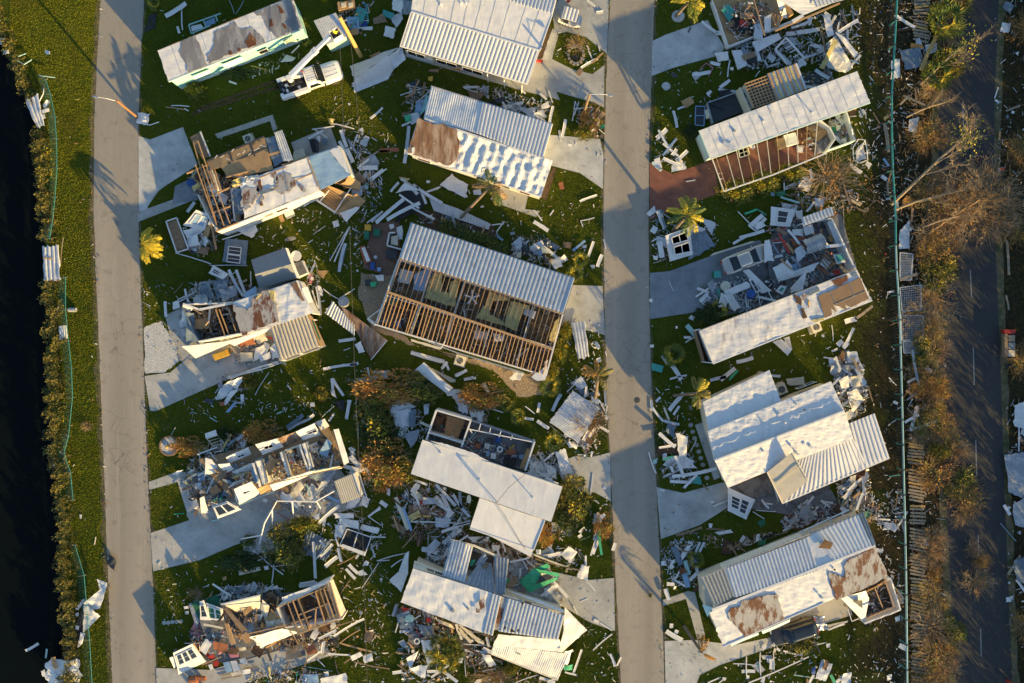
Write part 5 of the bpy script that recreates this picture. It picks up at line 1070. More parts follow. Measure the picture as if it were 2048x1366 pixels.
mb=MB()
for i in range(14):
 a=i*2*pi/14;c=g(1680,375,.12);mb.box(c+Vector((.75*cos(a),.9*sin(a),0)),(R(.2,.36),.26,.2),'roof_grey' if i%3 else 'grey_wood',a)
tag(mb.build('stone_ring'),'ring of pale stones around the dry grass clump on the round lawn','stone ring')
piece([(1645,380),(1690,370),(1705,400),(1665,412)],'black',.3,label='small dark mat inside the stone ring',name='mat')
crop('d1')
h3=house('mobile_home',1020,950,'white home with a ribbed roof and one big rust brown patch of bare roofing',phrase='the rust brown roof patch')
LQ=[(600,808),(1522,1098),(1442,1342),(532,1045)]
body(h3,[(692,590),(1520,850),(1460,1075),(1520,1100),(1440,1340),(535,1045),(600,810),(650,815)],2.7,WH,.12,skirt=CR)
S_(h3,'upper_roof',[(690,590),(1048,703),(1004,912),(640,806)],[2.8,2.8,3.2,3.2],ME,rib=.22,amp=.03,nv=10,t=.05,crumple=.06,jag=.004)
S_(h3,'upper_roof',[(1050,704),(1522,850),(1455,1085),(1006,912)],[2.85,2.85,3.25,3.25],ME,rib=.36,amp=.075,nv=6,t=.03,crumple=.015)
rf=S_(h3,'lower_roof',LQ,[3.2,3.2,2.8,2.8],ME,rib=.95,amp=.1,prof='sin',nv=16,crumple=.16,cs=1.2,t=.06,smooth=False)
patch(rf,'bare_patch',LQ,[(602,812),(700,845),(770,850),(860,890),(888,980),(870,1080),(820,1135),(534,1043)],[3.2,3.2,2.8,2.8],'brown_deck',.1,.012,.16)
patch(rf,'membrane_scrap',LQ,[(560,1010),(580,1005),(575,1050),(562,1050)],[3.2,3.2,2.8,2.8],ME,.04,.01,.2)
K_(h3,'ridge_cap',645,812,1458,1082,3.28,None,.2,.04,ME);K_(h3,'step_flashing',1048,703,1004,912,2.9,3.3,.1,.05,WT);gutter(h3,530,1048,1442,1345,2.78);gutter(h3,690,588,1522,848,2.78,GM)
K_(h3,'pink_trim',600,1078,670,1100,2.0,None,.05,.1,'pink');K_(h3,'pink_trim',1215,1275,1380,1330,2.0,None,.05,.1,'pink')
for a in((580,1062,680,1094),(990,1195,1060,1218),(1160,1250,1230,1274),(1290,1292,1370,1318)):win(h3,*a,2.78,1.0,2.1,off=.06,panes=1)
LAND.append((*px(1680,370),'the round lawn by the golf cart'))
crop('d2')
h8=house('stripped_house',800,850,'long house stripped to rows of bare rafters with one ribbed white roof half left',phrase='the house of bare rafters')
FT=[(318,580),(1385,935),(1275,1340),(165,1005)]
S_(h8,'floor',FT,.5,'floor_tan',nu=4,nv=4,t=.45)
for i in range(4):W_(h8,*FT[i],*FT[(i+1)%4],2.55,DW if i!=1 else WH,.3,.14)
body(h8,[(400,360),(1440,712),(1380,920),(325,572)],2.6,WH,.2)
S_(h8,'ribbed_roof',[(395,345),(1457,706),(1385,932),(318,572)],[2.75,2.75,3.2,3.2],PM,rib=.42,amp=.085,nv=4,t=.025,crumple=.01)
K_(h8,'ridge_beam',318,574,1385,934,3.12,None,.12,.2,OW);K_(h8,'ridge_board',240,792,1315,1166,3.35,None,.22,.18,LU);K_(h8,'ridge_board',250,800,700,950,3.2,None,.12,.12,OW);gutter(h8,393,343,1457,703,2.7,GM);K_(h8,'roof_trim',1457,706,1385,930,2.85,3.3,.1,.08,WT)
for u0,u1,v0,v1 in((.4,.4,0,1),(.62,.62,0,1),(.82,.82,0,1),(.2,.2,0,1),(.0,1,.55,.55)):
 P=lambda u,v:(FT[0][0]*(1-u)*(1-v)+FT[1][0]*u*(1-v)+FT[2][0]*u*v+FT[3][0]*(1-u)*v,FT[0][1]*(1-u)*(1-v)+FT[1][1]*u*(1-v)+FT[2][1]*u*v+FT[3][1]*(1-u)*v)
 W_(h8,*P(u0,v0),*P(u1,v1),2.35,DW,.5,.1,'partition')
n1,n2=33,44
for i in range(n1):
 u=(i+.5)/n1;a=(318+1067*u-2,574+360*u);b=(243+1072*u,795+372*u)
 K_(h8,'ceiling_joist',*a,*b,2.75,2.85,.055,.12,LU if R(0,1)<.6 else 'grey_wood')
for i in range(n2):
 u=(i+.3)/n2;a=(240+1075*u,792+374*u);b=(172+1100*u+R(-8,8),1002+335*u);b=b if R(0,1)<.88 else(b[0]*.6+a[0]*.4,b[1]*.6+a[1]*.4)
 K_(h8,'rafter',*a,*b,3.3,2.6,.07,.14,LU if R(0,1)<.85 else 'grey_wood')
for pp in([(545,668),(600,680),(590,790),(640,800),(655,725),(715,710),(680,892),(560,855),(485,830),(500,780)],[(905,790),(1030,830),(1030,850),(930,850),(900,925),(1000,990),(1000,1010),(815,960),(840,930),(890,860)],[(1050,850),(1170,885),(1165,905),(1130,900),(1080,1050),(1000,1012),(1020,930)],[(1330,990),(1365,960),(1330,1120),(1290,1110)]):
 P_(h8,'insulation_batt',pp,2.66,'yellow_batt',.1,.06)
for pp,m,hh in(([(415,680),(500,640),(535,660),(480,790),(412,780)],BP,2.3),([(1140,898),(1212,920),(1195,970),(1128,938)],WH,2.2),([(330,640),(410,660),(390,740),(310,730)],DW,1.6),([(820,1040),(900,1060),(880,1110),(810,1100)],DW,1.7),([(930,1060),(1010,1075),(1000,1110),(940,1120)],DW,1.9)):P_(h8,'ceiling_board',pp,hh,m,.03,.05)
cf_=g(795,830,2.4);fan=MB();fan.tube([cf_,cf_+Vector((0,0,.25))],.12,WT,10);fan_o=fan.build('ceiling_fan',h8)
for k in range(5):mb=MB();a=k*2*pi/5+.3;mb.beam(cf_+Vector((cos(a),sin(a),0))*.12,cf_+Vector((cos(a),sin(a),0))*.75,.16,.02,WT);mb.build('blade',fan_o)
K_(h8,'eave_board',165,1005,440,1090,2.6,2.5,.12,.08,WH);K_(h8,'eave_board',440,1090,700,1190,2.5,2.4,.1,.06,GM);K_(h8,'eave_board',700,1190,1130,1320,2.5,None,.12,.06,GM);P_(h8,'eave_flap',[(395,1100),(600,1155),(580,1168),(400,1115)],2.2,CR,.03,.03)
P_(h8,'corner_roof',[(1180,1345),(1285,1265),(1270,1365),(1220,1370)],2.6,'membrane_worn',.05,.08);P_(h8,'corner_roof',[(1265,1245),(1290,1235),(1280,1265),(1262,1270)],2.8,WH,.02,.05)
K_(h8,'loose_purlin',480,920,1310,1175,2.2,None,.06,.06,OW);K_(h8,'loose_purlin',250,870,850,1060,2.3,None,.08,.06,LU);K_(h8,'downspout',590,1165,620,1110,2.7,2.9,.08,.08,WH);K_(h8,'side_post',115,965,200,905,1.0,2.4,.08,.08,WH);K_(h8,'side_post',115,965,165,1005,1.0,1.6,.25,.05,WH)
K_(h8,'ladder_rail',290,1080,370,1105,.3,None,.05,.05,LU)
ac_unit(715,1240,-.3,'beige air conditioner on the gravel strip below the house of bare rafters',.8,.95)
crop('d2')
mb=MB();P=gs([(1060,1310),(1130,1325),(1110,1366),(1040,1366)],.2);mb.sheet(P,DW,nu=8,nv=8,crumple=.2,jag=.2);tag(mb.build('plaster_heap'),'white crumbled plaster spilling out below the house of bare rafters','plaster')
heap([(300,590),(1370,950),(1310,1160),(245,800)],420,'in the rooms under the bare joists','wood',1,1.4,10,zb=.5)
heap([(240,800),(1310,1170),(1265,1320),(180,1000)],560,'in the front rooms under the bare rafters','wood',1,1.5,14,zb=.5)
heap([(230,850),(480,900),(440,1060),(230,1000)],120,'in the corner room of the rafter house','goods',.9,.9,4,zb=.5)
for q,m,nm,lab in(([(95,352),(135,355),(135,395),(95,390)],'yellow','yellow_crate','yellow crate at the edge of the brown paved patio'),([(92,395),(125,398),(120,450),(88,445)],'green_bin','green_bin','green bin standing below the yellow crate'),([(155,380),(195,385),(195,430),(150,425)],'green_bin','garden_box','dark green box with dark contents on the brown patio'),([(60,500),(95,490),(143,595),(95,608)],'terracotta','planter_box','long reddish planter box with a pale lid on the brown patio'),([(235,520),(310,515),(305,580),(235,570)],CH,'dark_mat','dark square mat on the brown patio by the ribbed roof'),([(130,600),(160,600),(160,650),(132,645)],'blue','toy_box','blue and white toy box where the patio meets the tan gravel'),([(175,635),(200,632),(200,658),(178,658)],BP,'toy_bucket','small pale blue toy bucket on the tan gravel'),([(130,730),(175,725),(165,755),(135,760)],'green_sheet','green_toy','bright green toy lying on the tan gravel'),([(95,715),(130,710),(130,750),(100,755)],CH,'dark_toy','dark toy heap beside the bright green toy'),([(160,685),(215,680),(220,720),(180,720)],DW,'sun_hat','pale crumpled cloth on the tan gravel')):
 piece(q,m,.5,name=nm,noun=nm.replace('_',' '),label=lab,t=.42,crumple=.03,jag=.02)
P_(bpy.data.objects['planter_box'],'lid',[(75,508),(95,500),(132,590),(108,597)],.56,DW,.03)
tb=empty('white_tub_seat',g(285,455),'white tub seat with cream cushions on the patio beside the ribbed roof','seat')
S_(tb,'cushion',[(268,430),(310,425),(310,490),(265,485)],.5,CR,t=.4,nu=4,nv=4,crumple=.06)
for a in((255,408,290,405),(255,408,240,490),(240,490,330,515)):W_(tb,*a,.8,WH,0,.12,'side_panel')
mb=MB();c=g(165,566,.08);mb.prism([c+Vector((.18*cos(i*pi/6),.18*sin(i*pi/6),0))for i in range(12)],.06,WH);tag(mb.build('round_plate'),'small round white plate on the brown patio','plate')
for q,m in(([(255,355),(285,350),(290,375),(265,385)],WH),([(300,375),(340,360),(345,410),(305,415)],WH),([(310,410),(345,412),(340,450),(312,452)],PM),([(800,130),(850,125),(855,160),(805,162)],WH),([(955,415),(1000,455),(990,462),(960,440)],BP),([(1060,470),(1110,430),(1120,500),(1080,520)],PM),([(1110,480),(1170,500),(1150,560),(1100,540)],CH),([(1160,500),(1250,455),(1260,490),(1190,540)],WH),([(1230,490),(1270,520),(1240,560),(1190,545)],BP),([(1265,570),(1350,575),(1330,610),(1270,610)],OW),([(1310,465),(1365,500),(1340,520),(1310,510)],BG),([(1355,560),(1400,560),(1390,600),(1360,600)],'terracotta'),([(1080,540),(1115,530),(1110,570),(1085,570)],CR),([(1560,620),(1590,618),(1590,640),(1570,640)],WH),([(1385,470),(1440,470),(1435,510),(1390,505)],'osb_dull'),([(1600,1230),(1630,1215),(1625,1250),(1605,1260)],WH),([(1040,405),(1070,400),(1072,420),(1045,424)],GM),([(1510,490),(1535,488),(1535,508),(1512,508)],WH)):
 piece(q,m,[.3,.5,.45,.25],crumple=.08)
bt=empty('black_membrane',g(380,220),'torn black roofing membrane draped on the lawn above the brown patio',ME)
S_(bt,'black_sheet',[(330,130),(440,110),(490,240),(290,345)],[.4,.6,.3,.2],'black',nu=12,nv=12,crumple=.25,jag=.06);S_(bt,'white_flap',[(295,150),(360,85),(460,130),(330,140)],[.7,.9,.8,.6],WH,nu=10,nv=6,crumple=.2,jag=.08)
S_(bt,'white_flap',[(330,55),(370,80),(450,150),(430,165)],[.5,.6,.8,.5],WH,nu=6,nv=6,crumple=.12)
lm=empty('bent_roof_strip',g(720,290),'long bent grey roofing strip trapped under the leaning palm trunk','roof strip')
S_(lm,'strip_sheet',[(515,185),(700,250),(710,320),(545,265)],[.3,.35,.3,.2],'plastic_clear',rib=.3,amp=.03,nv=6,crumple=.06);S_(lm,'strip_sheet',[(700,250),(915,350),(900,388),(710,322)],[.35,.3,.25,.3],'plastic_clear',rib=.3,amp=.03,nv=6,crumple=.06)
for a in((170,345,350,190,.4,WH,.8),(240,325,455,215,.4,WH,.9),(320,160,450,250,.2,WH,1.0),(395,240,550,320,.22,WH,.6),(110,345,215,270,.14,WH,.4),(410,95,600,215,.3,WH,.5),(455,130,495,220,.3,WH,.4),(270,135,320,85,.2,WH,.2),(500,145,590,110,.12,WH,.12),(920,358,1000,350,.14,WH,.2),(955,400,1005,335,.14,WH,.3),(1195,335,1290,395,.5,DW,.12),(1195,260,1250,330,.14,WH,.1),(1495,205,1605,165,.22,WH,.12),(1500,330,1590,310,.1,WH,.1),(1450,525,1530,460,.3,BP,.2),(1550,565,1585,465,.3,WH,.15),(1610,630,1640,550,.4,WH,.15),(1650,450,1665,515,.15,WH,.06),(1260,500,1345,570,.3,WH,.5),(870,235,850,240,.2,WH,.1),(915,190,930,178,.12,WH,.1),(1325,260,1300,295,.15,WH,.08),(1500,330,1515,370,.1,WH,.08),(395,1188,610,1250,.4,WH,.12),(600,1290,620,1245,.3,WH,.2),(690,1340,760,1300,.3,WH,.25),(740,1362,800,1350,.3,WH,.1),(150,1315,260,1312,.3,WH,.2),(115,1285,125,1340,.2,WH,.12),(1330,1295,1390,1294,.14,WH,.1),(1660,1180,1670,1210,.12,WH,.05),(770,130,780,155,.1,WH,.1),(40,460,120,370,.08,LU,.2)):
 board(*a[:5],a[5],a[6])
piece([(1440,990),(1525,985),(1555,1215),(1480,1230)],PM,[.35,.35,.3,.25],label='long rolled pale metal awning lying on the lawn by the white chair',name='rolled_awning',noun='awning',rib=.3,amp=.06,crumple=.05,bow=.12,nv=8)
ch=empty('garden_chair',g(1595,1145),'white garden chair tipped over on the lawn beside the rolled awning','chair')
mb=MB();c=g(1590,1135,.3);mb.tube([c+Vector((.28*cos(i*pi/8),.28*sin(i*pi/8),0))for i in range(17)],.035,WH,6);mb.build('seat',ch)
for x,y in((1575,1125),(1605,1130),(1580,1150),(1600,1155)):K_(ch,'leg',x,y,x+18,y+12,.3,.12,.04,.04,WH)
K_(ch,'backrest',1600,1120,1618,1160,.2,.5,.3,.04,WH)
heap([(1050,430),(1300,450),(1400,600),(1340,640),(1060,560)],190,'in the scrap heap at the end of the hedge','mixed',.8,.6,10)
heap([(440,300),(600,280),(960,400),(980,450),(620,350),(440,350)],100,'along the bent roof strip','mixed',.7,.25,4)
heap([(0,20),(220,20),(200,300),(60,340)],130,'around the fallen tan roof section',WH,.8,.25,4)
heap([(820,100),(1600,150),(1640,720),(1500,700),(1300,480),(960,350)],90,'on the sunlit lawn beside the middle road','lawn',.5,.03,0)
heap([(1380,960),(1660,1000),(1680,1366),(1400,1366)],90,'on the lawn beside the rolled awning','lawn',.6,.04,0)
heap([(0,350),(100,400),(80,640),(0,700)],60,'on the lawn beside the brown patio','lawn',.6,.03,0)
crop('d3')
h9=house('mobile_home',980,900,'home with a clean flat white roof, two roofless rooms behind it',phrase='the clean flat white roof')
body(h9,[(520,650),(1525,985),(1445,1235),(440,890)],2.75,WH,.2)
S_(h9,'main_roof',[(520,648),(1527,985),(1446,1236),(438,890)],[2.9,2.9,2.95,2.95],ME,nu=40,nv=14,crumple=.03,cs=.6,t=.12)
body(h9,[(935,1070),(1398,1225),(1310,1510),(860,1280)],2.5,WH,.2)
S_(h9,'wing_roof',[(932,1064),(1402,1226),(1322,1435),(862,1280)],[2.86,2.86,2.6,2.6],ME,nu=20,nv=10,crumple=.02,t=.1)
K_(h9,'roof_trim',520,648,1527,985,2.98,None,.1,.06,WT);gutter(h9,862,1283,1322,1438,2.58);K_(h9,'roof_trim',1402,1226,1322,1435,2.9,2.64,.08,.06,WT);K_(h9,'awning_frame',1270,895,1490,975,2.7,2.6,.12,.08,WT);K_(h9,'awning_frame',1400,920,1500,960,2.4,None,.1,.06,WT)
P_(h9,'lifted_membrane',[(540,640),(700,680),(900,745),(1000,800),(880,770),(700,705)],3.05,ME,.03,.05)
for x,y,L in((650,748,.55),(930,940,.6),(1315,1070,.5)):vent_pipe(h9,x,y,2.95,L,.05)
sm=g(1050,1085,2.95);mast=MB();mast.tube([sm,sm+Vector((.0,.0,1.1))],.05,GM,8);ms=mast.build('service_mast',h9);mb=MB();mb.tube([sm+Vector((0,0,1.0)),sm+Vector((.25,.2,1.15))],.06,GM,6);mb.build('weather_head',ms)
mb=MB();mb.tube([sm+Vector((0,0,1.1)),g(1150,980,3.6),g(1270,885,3.3)],.025,'wire_dark',5);mb.build('service_cable',h9);mb=MB();mb.tube([sm+Vector((0,0,1.1)),g(1100,1170,3.3),g(1160,1270,2.95),g(1215,1366,2.8),g(1260,1430,2.75)],.025,'wire_dark',5);mb.build('service_cable',h9)
ds=g(855,1072,2.2);mb=MB();mb.prism([ds+Vector((.22*cos(i*pi/8),.42*sin(i*pi/8),.08*cos(i*pi/8)))for i in range(16)],.04,CR);dish=mb.build('satellite_dish',h9);mb=MB();mb.tube([ds-Vector((0,0,.02)),ds-Vector((-.3,.3,.8))],.03,GM,6);mb.build('dish_arm',dish)
P_(h9,'room_floor',[(620,435),(870,505),(1325,662),(1255,870),(540,645)],.35,'floor_grey',.3);P_(h9,'room_floor',[(625,450),(860,520),(800,690),(570,610)],.42,'floor_tan',.05)
for a,h,m in(((618,434,868,506),2.6,WH),((868,506,800,698),2.6,WH),((618,434,548,645),2.6,WH),((568,594,806,668),2.4,WH),((870,506,1328,662),1.2,GM),((1328,662,1260,868),2.4,WH)):W_(h9,*a,h,m,.0,.14)
for a in((850,568,1328,664),(868,508,850,570),(940,530,925,585),(1012,560,1000,605),(1085,585,1072,625),(1168,615,1155,645),(880,600,860,570)):K_(h9,'porch_rail',*a,2.3,None,.09,.09,WT)
K_(h9,'blue_pole',810,705,905,590,1.2,2.0,.06,.06,BP)
for q,m,nm,lab,h in(([(700,470),(830,505),(770,650),(675,620)],PW,'bed_board','wide tan bed board in the first open room',.9),([(620,470),(680,490),(650,560),(595,545)],'dark_wood','bookshelf','dark bookshelf along the wall of the first open room',1.2),([(610,530),(670,540),(660,560),(605,550)],'teal','teal_blanket','teal blanket in the first open room',1.0),([(780,575),(830,570),(810,655),(770,640)],'black','dark_clothes','dark clothes heap in the corner of the first open room',.8),([(720,618),(750,618),(750,640),(722,642)],WH,'white_bowl','small white bowl on the partition of the first open room',1.0),([(1112,758),(1200,778),(1185,838),(1098,815)],'black','black_table','black square table in the second open room',.8),([(1015,740),(1052,745),(1045,785),(1010,780)],WH,'white_box','white box beside the black square table',.7),([(900,670),(940,675),(935,710),(905,705)],'terracotta','orange_crate','orange brown crate in the second open room',.6),([(975,665),(1010,680),(995,715),(965,700)],DW,'pale_bag','pale bag beside the orange brown crate',.6),([(1045,625),(1085,625),(1085,665),(1045,660)],'blue','blue_bag','blue bag in the second open room near the rail',.6),([(975,725),(1005,725),(1000,765),(978,765)],BP,'water_bottle','pale blue bottle crate beside the white box',.6),([(1120,720),(1190,712),(1190,750),(1140,755)],'terracotta','wicker_chair','reddish wicker chair in the second open room',.7),([(1215,755),(1255,752),(1250,785),(1218,785)],BP,'storage_box','pale blue storage box near the end wall of the second open room',.6),([(1275,712),(1300,718),(1250,850),(1222,850)],PW,'tan_board','long tan board leaning on the end wall of the second open room',1.4),([(990,630),(1030,640),(1040,680),(980,670)],CH,'dark_stool','dark stool beside the blue bag',.6),([(680,640),(790,660),(780,690),(640,650)],OW,'brown_shelf','brown shelf lying at the edge of the flat white roof',1.0)):
 piece(q,m,h,name=nm,noun=nm.replace('_',' '),label=lab,t=h-.36,crumple=.03,jag=.02)
mb=MB();c=g(1078,715,.75);mb.tube([c+Vector((.24*cos(i*pi/9),.24*sin(i*pi/9),0))for i in range(19)],.09,WH,8);tag(mb.build('white_ring'),'round white ring seat in the middle of the second open room','ring')
heap([(860,600),(1180,700),(1190,830),(1000,790),(830,700)],150,'on the floor of the second open room','goods',.7,.35,3,zb=.36)
heap([(600,460),(850,520),(800,680),(570,610)],120,'on the floor of the first open room','inside',.7,.4,2,zb=.42)
for q,m,h in(([(300,380),(370,358),(480,410),(290,480)],WH,[.4,.6,.5,.3]),([(290,440),(430,420),(470,540),(330,560)],'membrane_worn',[.5,.6,.4,.3]),([(420,430),(475,425),(470,545),(425,550)],BG,.6),([(390,600),(500,570),(480,650),(440,710)],GM,[.3,.6,.5,.3]),([(530,395),(570,385),(565,455),(535,470)],PM,.4),([(500,510),(590,545),(585,565),(500,530)],CR,.5),([(1275,900),(1300,780),(1480,850),(1480,920)],DW,[.2,.3,.3,.2]),([(690,300),(750,280),(840,330),(700,330)],WH,[.3,.9,.7,.4]),([(760,320),(830,330),(850,460),(780,440)],PM,[.7,.6,.4,.4]),([(850,420),(960,440),(960,490),(870,480)],DW,.3),([(890,475),(990,480),(970,525),(900,500)],'osb_dull',.3),([(945,245),(970,233),(1005,300),(985,308)],CR,.15),([(1475,735),(1550,705),(1595,885),(1520,900)],WH,[.4,.4,.3,.25]),([(1600,240),(1660,185),(1705,255),(1650,290)],PM,[.4,.7,.7,.4]),([(1640,280),(1700,260),(1720,330),(1660,350)],BG,[.5,.6,.4,.4]),([(1730,330),(1800,360),(1790,390),(1740,370)],PM,.4),([(435,1040),(480,1010),(550,1090),(520,1120)],CR,[.3,.4,.2,.2]),([(425,1110),(640,1140),(690,1200),(420,1185)],'brown_deck',.25),([(290,1260),(340,1235),(430,1310),(390,1330)],OW,.2),([(1450,1240),(1480,1240),(1490,1300),(1450,1310)],WH,.2),([(1555,1290),(1600,1300),(1590,1340),(1560,1340)],GM,.2),([(1755,1180),(1795,1165),(1780,1230),(1750,1250)],PM,.2),([(265,995),(290,992),(290,1040),(268,1040)],WH,.1),([(0,840),(60,860),(70,910),(0,900)],WH,.4),([(210,1095),(235,1080),(270,1110),(250,1130)],WH,.1),([(1818,975),(1842,978),(1840,1000),(1820,1000)],WH,.1),([(600,1060),(625,1045),(690,1120),(660,1140)],WH,.35),([(645,1040),(670,1035),(730,1150),(710,1170)],WH,.3)):
 piece(q,m,h,crumple=.1)
wl=empty('fallen_wall',g(610,200),'long cream wall with a broken top lying on the lawn below the rafter house','wall')
S_(wl,'face',[(470,140),(530,90),(740,275),(690,310)],[.9,1.3,1.3,.9],WH,nu=10,nv=5,crumple=.04,t=.1);S_(wl,'inner_face',[(565,120),(760,215),(755,232),(720,232)],[.5,.4,.3,.3],CR,nu=6,nv=5,crumple=.04);K_(wl,'edge_board',560,120,742,275,1.25,None,.1,.1,OW)
S_(wl,'end_piece',[(460,150),(530,92),(520,120),(475,155)],[.7,1.3,1.0,.5],WH)
rs=empty('fallen_roof_sheet',g(1610,480),'big pale ribbed roof sheet lying tilted under a dead tree near the road','roof sheet')
S_(rs,'metal_skin',[(1430,520),(1600,295),(1800,420),(1640,670)],[.5,.8,.9,.5],PM,rib=.2,amp=.03,nv=10,crumple=.08,jag=.03)
S_(rs,'metal_skin',[(1430,530),(1530,620),(1580,655),(1470,570)],[.4,.4,.3,.3],GM,nu=6,nv=6,crumple=.1)
LAND.append((*px(1610,480),'the pale ribbed roof sheet'))
for a in((438,18,680,85,.45,WH,.15),(660,135,700,85,.3,WH,.3),(690,95,710,145,.25,WH,.25),(755,185,840,148,.35,WH,.2),(820,215,905,200,.25,WH,.12),(875,190,905,210,.15,WH,.2),(50,235,270,185,.5,PM,.2),(45,240,190,215,.12,'pink',.3),(170,160,250,158,.3,WH,.1),(125,125,140,190,.25,WH,.1),(0,110,60,95,.35,WH,.1),(1345,510,1430,565,.4,WH,.3),(1455,440,1515,315,.4,WH,.2),(1350,450,1362,380,.3,WH,.1),(1740,310,1830,470,.4,BG,.3),(1790,370,1850,495,.4,WH,.3),(1760,250,1785,320,.3,WH,.2),(1830,210,1840,400,.2,WH,.15),(1785,545,1860,590,.3,WH,.2),(1710,645,1765,560,.3,WH,.4),(1680,650,1720,580,.4,WH,.4),(1840,470,1850,400,.15,WH,.15),(1770,640,1745,670,.15,WH,.2),(1560,300,1640,215,.1,WH,.5),(1690,340,1700,260,.25,WH,.6),(1725,1045,1745,890,.15,PM,.1),(1325,860,1480,730,.2,WH,.3),(1290,810,1330,860,.14,WH,.3),(620,970,760,1120,.35,PM,.4),(740,1040,860,1200,.35,PM,.5),(790,1020,800,1140,.4,GM,.5),(590,1075,720,1160,.4,WH,.3),(325,1060,420,1290,.55,CR,.4),(410,1200,580,1195,.3,'pole_yellow',.4),(410,1235,830,1250,.14,WH,.4),(470,1225,770,1245,.1,'teal_pale',.3),(345,1195,420,1225,.2,'teal',.2),(430,1340,600,1060,.14,OW,.4),(500,1360,520,1230,.14,OW,.3),(150,700,200,870,.25,PM,.2),(190,860,250,900,.2,WH,.3),(200,895,300,975,.4,PM,.2),(130,1200,220,1140,.25,WH,.12),(660,1310,860,1240,.3,WH,.5),(690,1366,800,1290,.4,WH,.4),(1655,1320,1680,1280,.15,WH,.1),(1690,1150,1695,1175,.2,WH,.08),(1760,1080,1790,1105,.12,WH,.06),(1700,1125,1735,1122,.1,WH,.08),(60,520,60,640,.05,WH,.08),(35,470,50,480,.3,WH,.08),(100,370,140,420,.3,WH,.2),(110,345,165,365,.2,BP,.2),(80,505,120,535,.2,WH,.1),(0,700,30,760,.5,DW,.15),(125,830,145,935,.12,WH,.1),(80,800,130,880,.4,WH,.3),(0,770,80,840,.6,WH,.4),(380,1130,440,1300,.3,BP,.5),(1480,135,1535,138,.15,WH,.1),(995,420,1100,450,.12,DW,.2),(1260,405,1330,460,.12,WH,.15),(1255,490,1320,500,.3,WH,.2)):
 board(*a[:5],a[5],a[6])
gb=empty('green_awning_strip',g(1785,1280),'bent green and white awning strip on the lawn edge beside the middle road','awning')
S_(gb,'green_cloth',[(1778,1220),(1802,1215),(1806,1366),(1780,1366)],[.5,.5,.3,.3],'green_sheet',nu=3,nv=8,crumple=.1);S_(gb,'white_end',[(1775,1240),(1800,1185),(1835,1182),(1805,1235)],.55,WH,nu=4,nv=4,crumple=.08);K_(gb,'rail',1750,1366,1785,1260,.2,.4,.1,.05,WH)
heap([(1260,760),(1490,720),(1490,930),(1280,900)],170,'in the white rubble beside the open rooms',WH,.8,.35,4)
heap([(760,300),(1000,400),(1000,520),(860,500),(760,420)],150,'beside the wall of the open rooms',WH,.8,.3,5)
heap([(270,340),(480,400),(560,560),(500,680),(330,600)],130,'under the bushes beside the open rooms','mixed',.9,.4,5)
heap([(1560,200),(1760,180),(1860,480),(1800,680),(1650,800),(1540,660)],200,'around the pale ribbed roof sheet',WH,.8,.4,9)
heap([(400,940),(640,960),(860,1080),(860,1260),(600,1260),(300,1200)],330,'below the clean flat white roof','mixed',.9,.4,14)
heap([(300,1200),(800,1240),(880,1366),(360,1366)],190,'between the flat white roof and the dented ribbed roof','wood',.9,.35,10)
heap([(0,400),(200,560),(180,1366),(0,1366)],110,'on the lawn under the overhead wire','lawn',.6,.04,0)
heap([(1370,1230),(1560,1240),(1540,1366),(1310,1366)],90,'at the end of the flat white wing',WH,.7,.2,2)
heap([(1560,1100),(1850,1060),(1860,1366),(1600,1366)],60,'on the lawn below the evergreen bush','lawn',.6,.04,0)
heap([(1620,620),(1760,640),(1800,760),(1700,780)],90,'at the road end of the open rooms','mixed',.7,.2,3)
crop('d4')
h10=house('wrecked_mobile_home',900,830,'long home with a dented grey ribbed roof and a folded back white roof flap',phrase='the dented ribbed roof')
body(h10,[(385,500),(600,590),(940,700),(1445,860),(1420,1050),(970,1010),(290,795)],2.5,CR,.2)
S_(h10,'main_roof',[(375,555),(932,728),(868,1012),(288,795)],[2.85,2.85,2.8,2.8],ME,nu=30,nv=14,crumple=.09,cs=.9,t=.06,jag=.006)
S_(h10,'ribbed_roof',[(930,727),(1000,750),(940,1030),(864,1005)],[2.9,2.9,2.8,2.8],PM,rib=.36,amp=.08,nv=6,crumple=.03);S_(h10,'torn_strip',[(1000,752),(1045,762),(985,990),(945,990)],[2.85,2.85,2.8,2.8],'roof_rust',nu=5,nv=9,crumple=.07,jag=.06);S_(h10,'ribbed_roof',[(1042,762),(1448,885),(1402,1060),(980,1000)],[2.92,2.92,2.75,2.75],PM,rib=.36,amp=.085,nv=6,crumple=.035)
S_(h10,'eave_wall',[(385,500),(590,575),(585,608),(375,553)],[2.2,2.2,2.75,2.75],CR,nu=8,nv=3,crumple=.05);S_(h10,'eave_wall',[(1040,710),(1250,770),(1450,850),(1440,870)],[2.3,2.3,2.4,2.7],WH,nu=8,nv=3,crumple=.06);K_(h10,'eave_board',1010,742,1440,868,2.95,None,.1,.08,GM)
for q in([(475,553),(525,568),(523,582),(475,567)],[(530,572),(585,590),(583,604),(532,588)]):P_(h10,'dark_opening',q,2.72,CH,.02)
for q in([(1145,790),(1160,795),(1155,815),(1142,812)],[(1065,985),(1080,985),(1100,1008),(1062,1005)],[(1020,970),(1035,965),(1030,985),(1018,985)],[(1170,785),(1215,800),(1212,808),(1168,795)],[(1112,985),(1124,985),(1122,1005),(1112,1003)]):P_(h10,'puncture',q,3.06,'black',.02,.03)
for q in([(840,780),(880,760),(885,830),(850,850)],[(820,840),(850,845),(845,870),(818,868)]):P_(h10,'rust_stain',q,2.98,'roof_rust',.015,.1)
vent_pipe(h10,655,858,2.85,.15,.1,GM,'roof_vent');vent_pipe(h10,765,845,2.85,.12,.07,GM,'roof_vent')
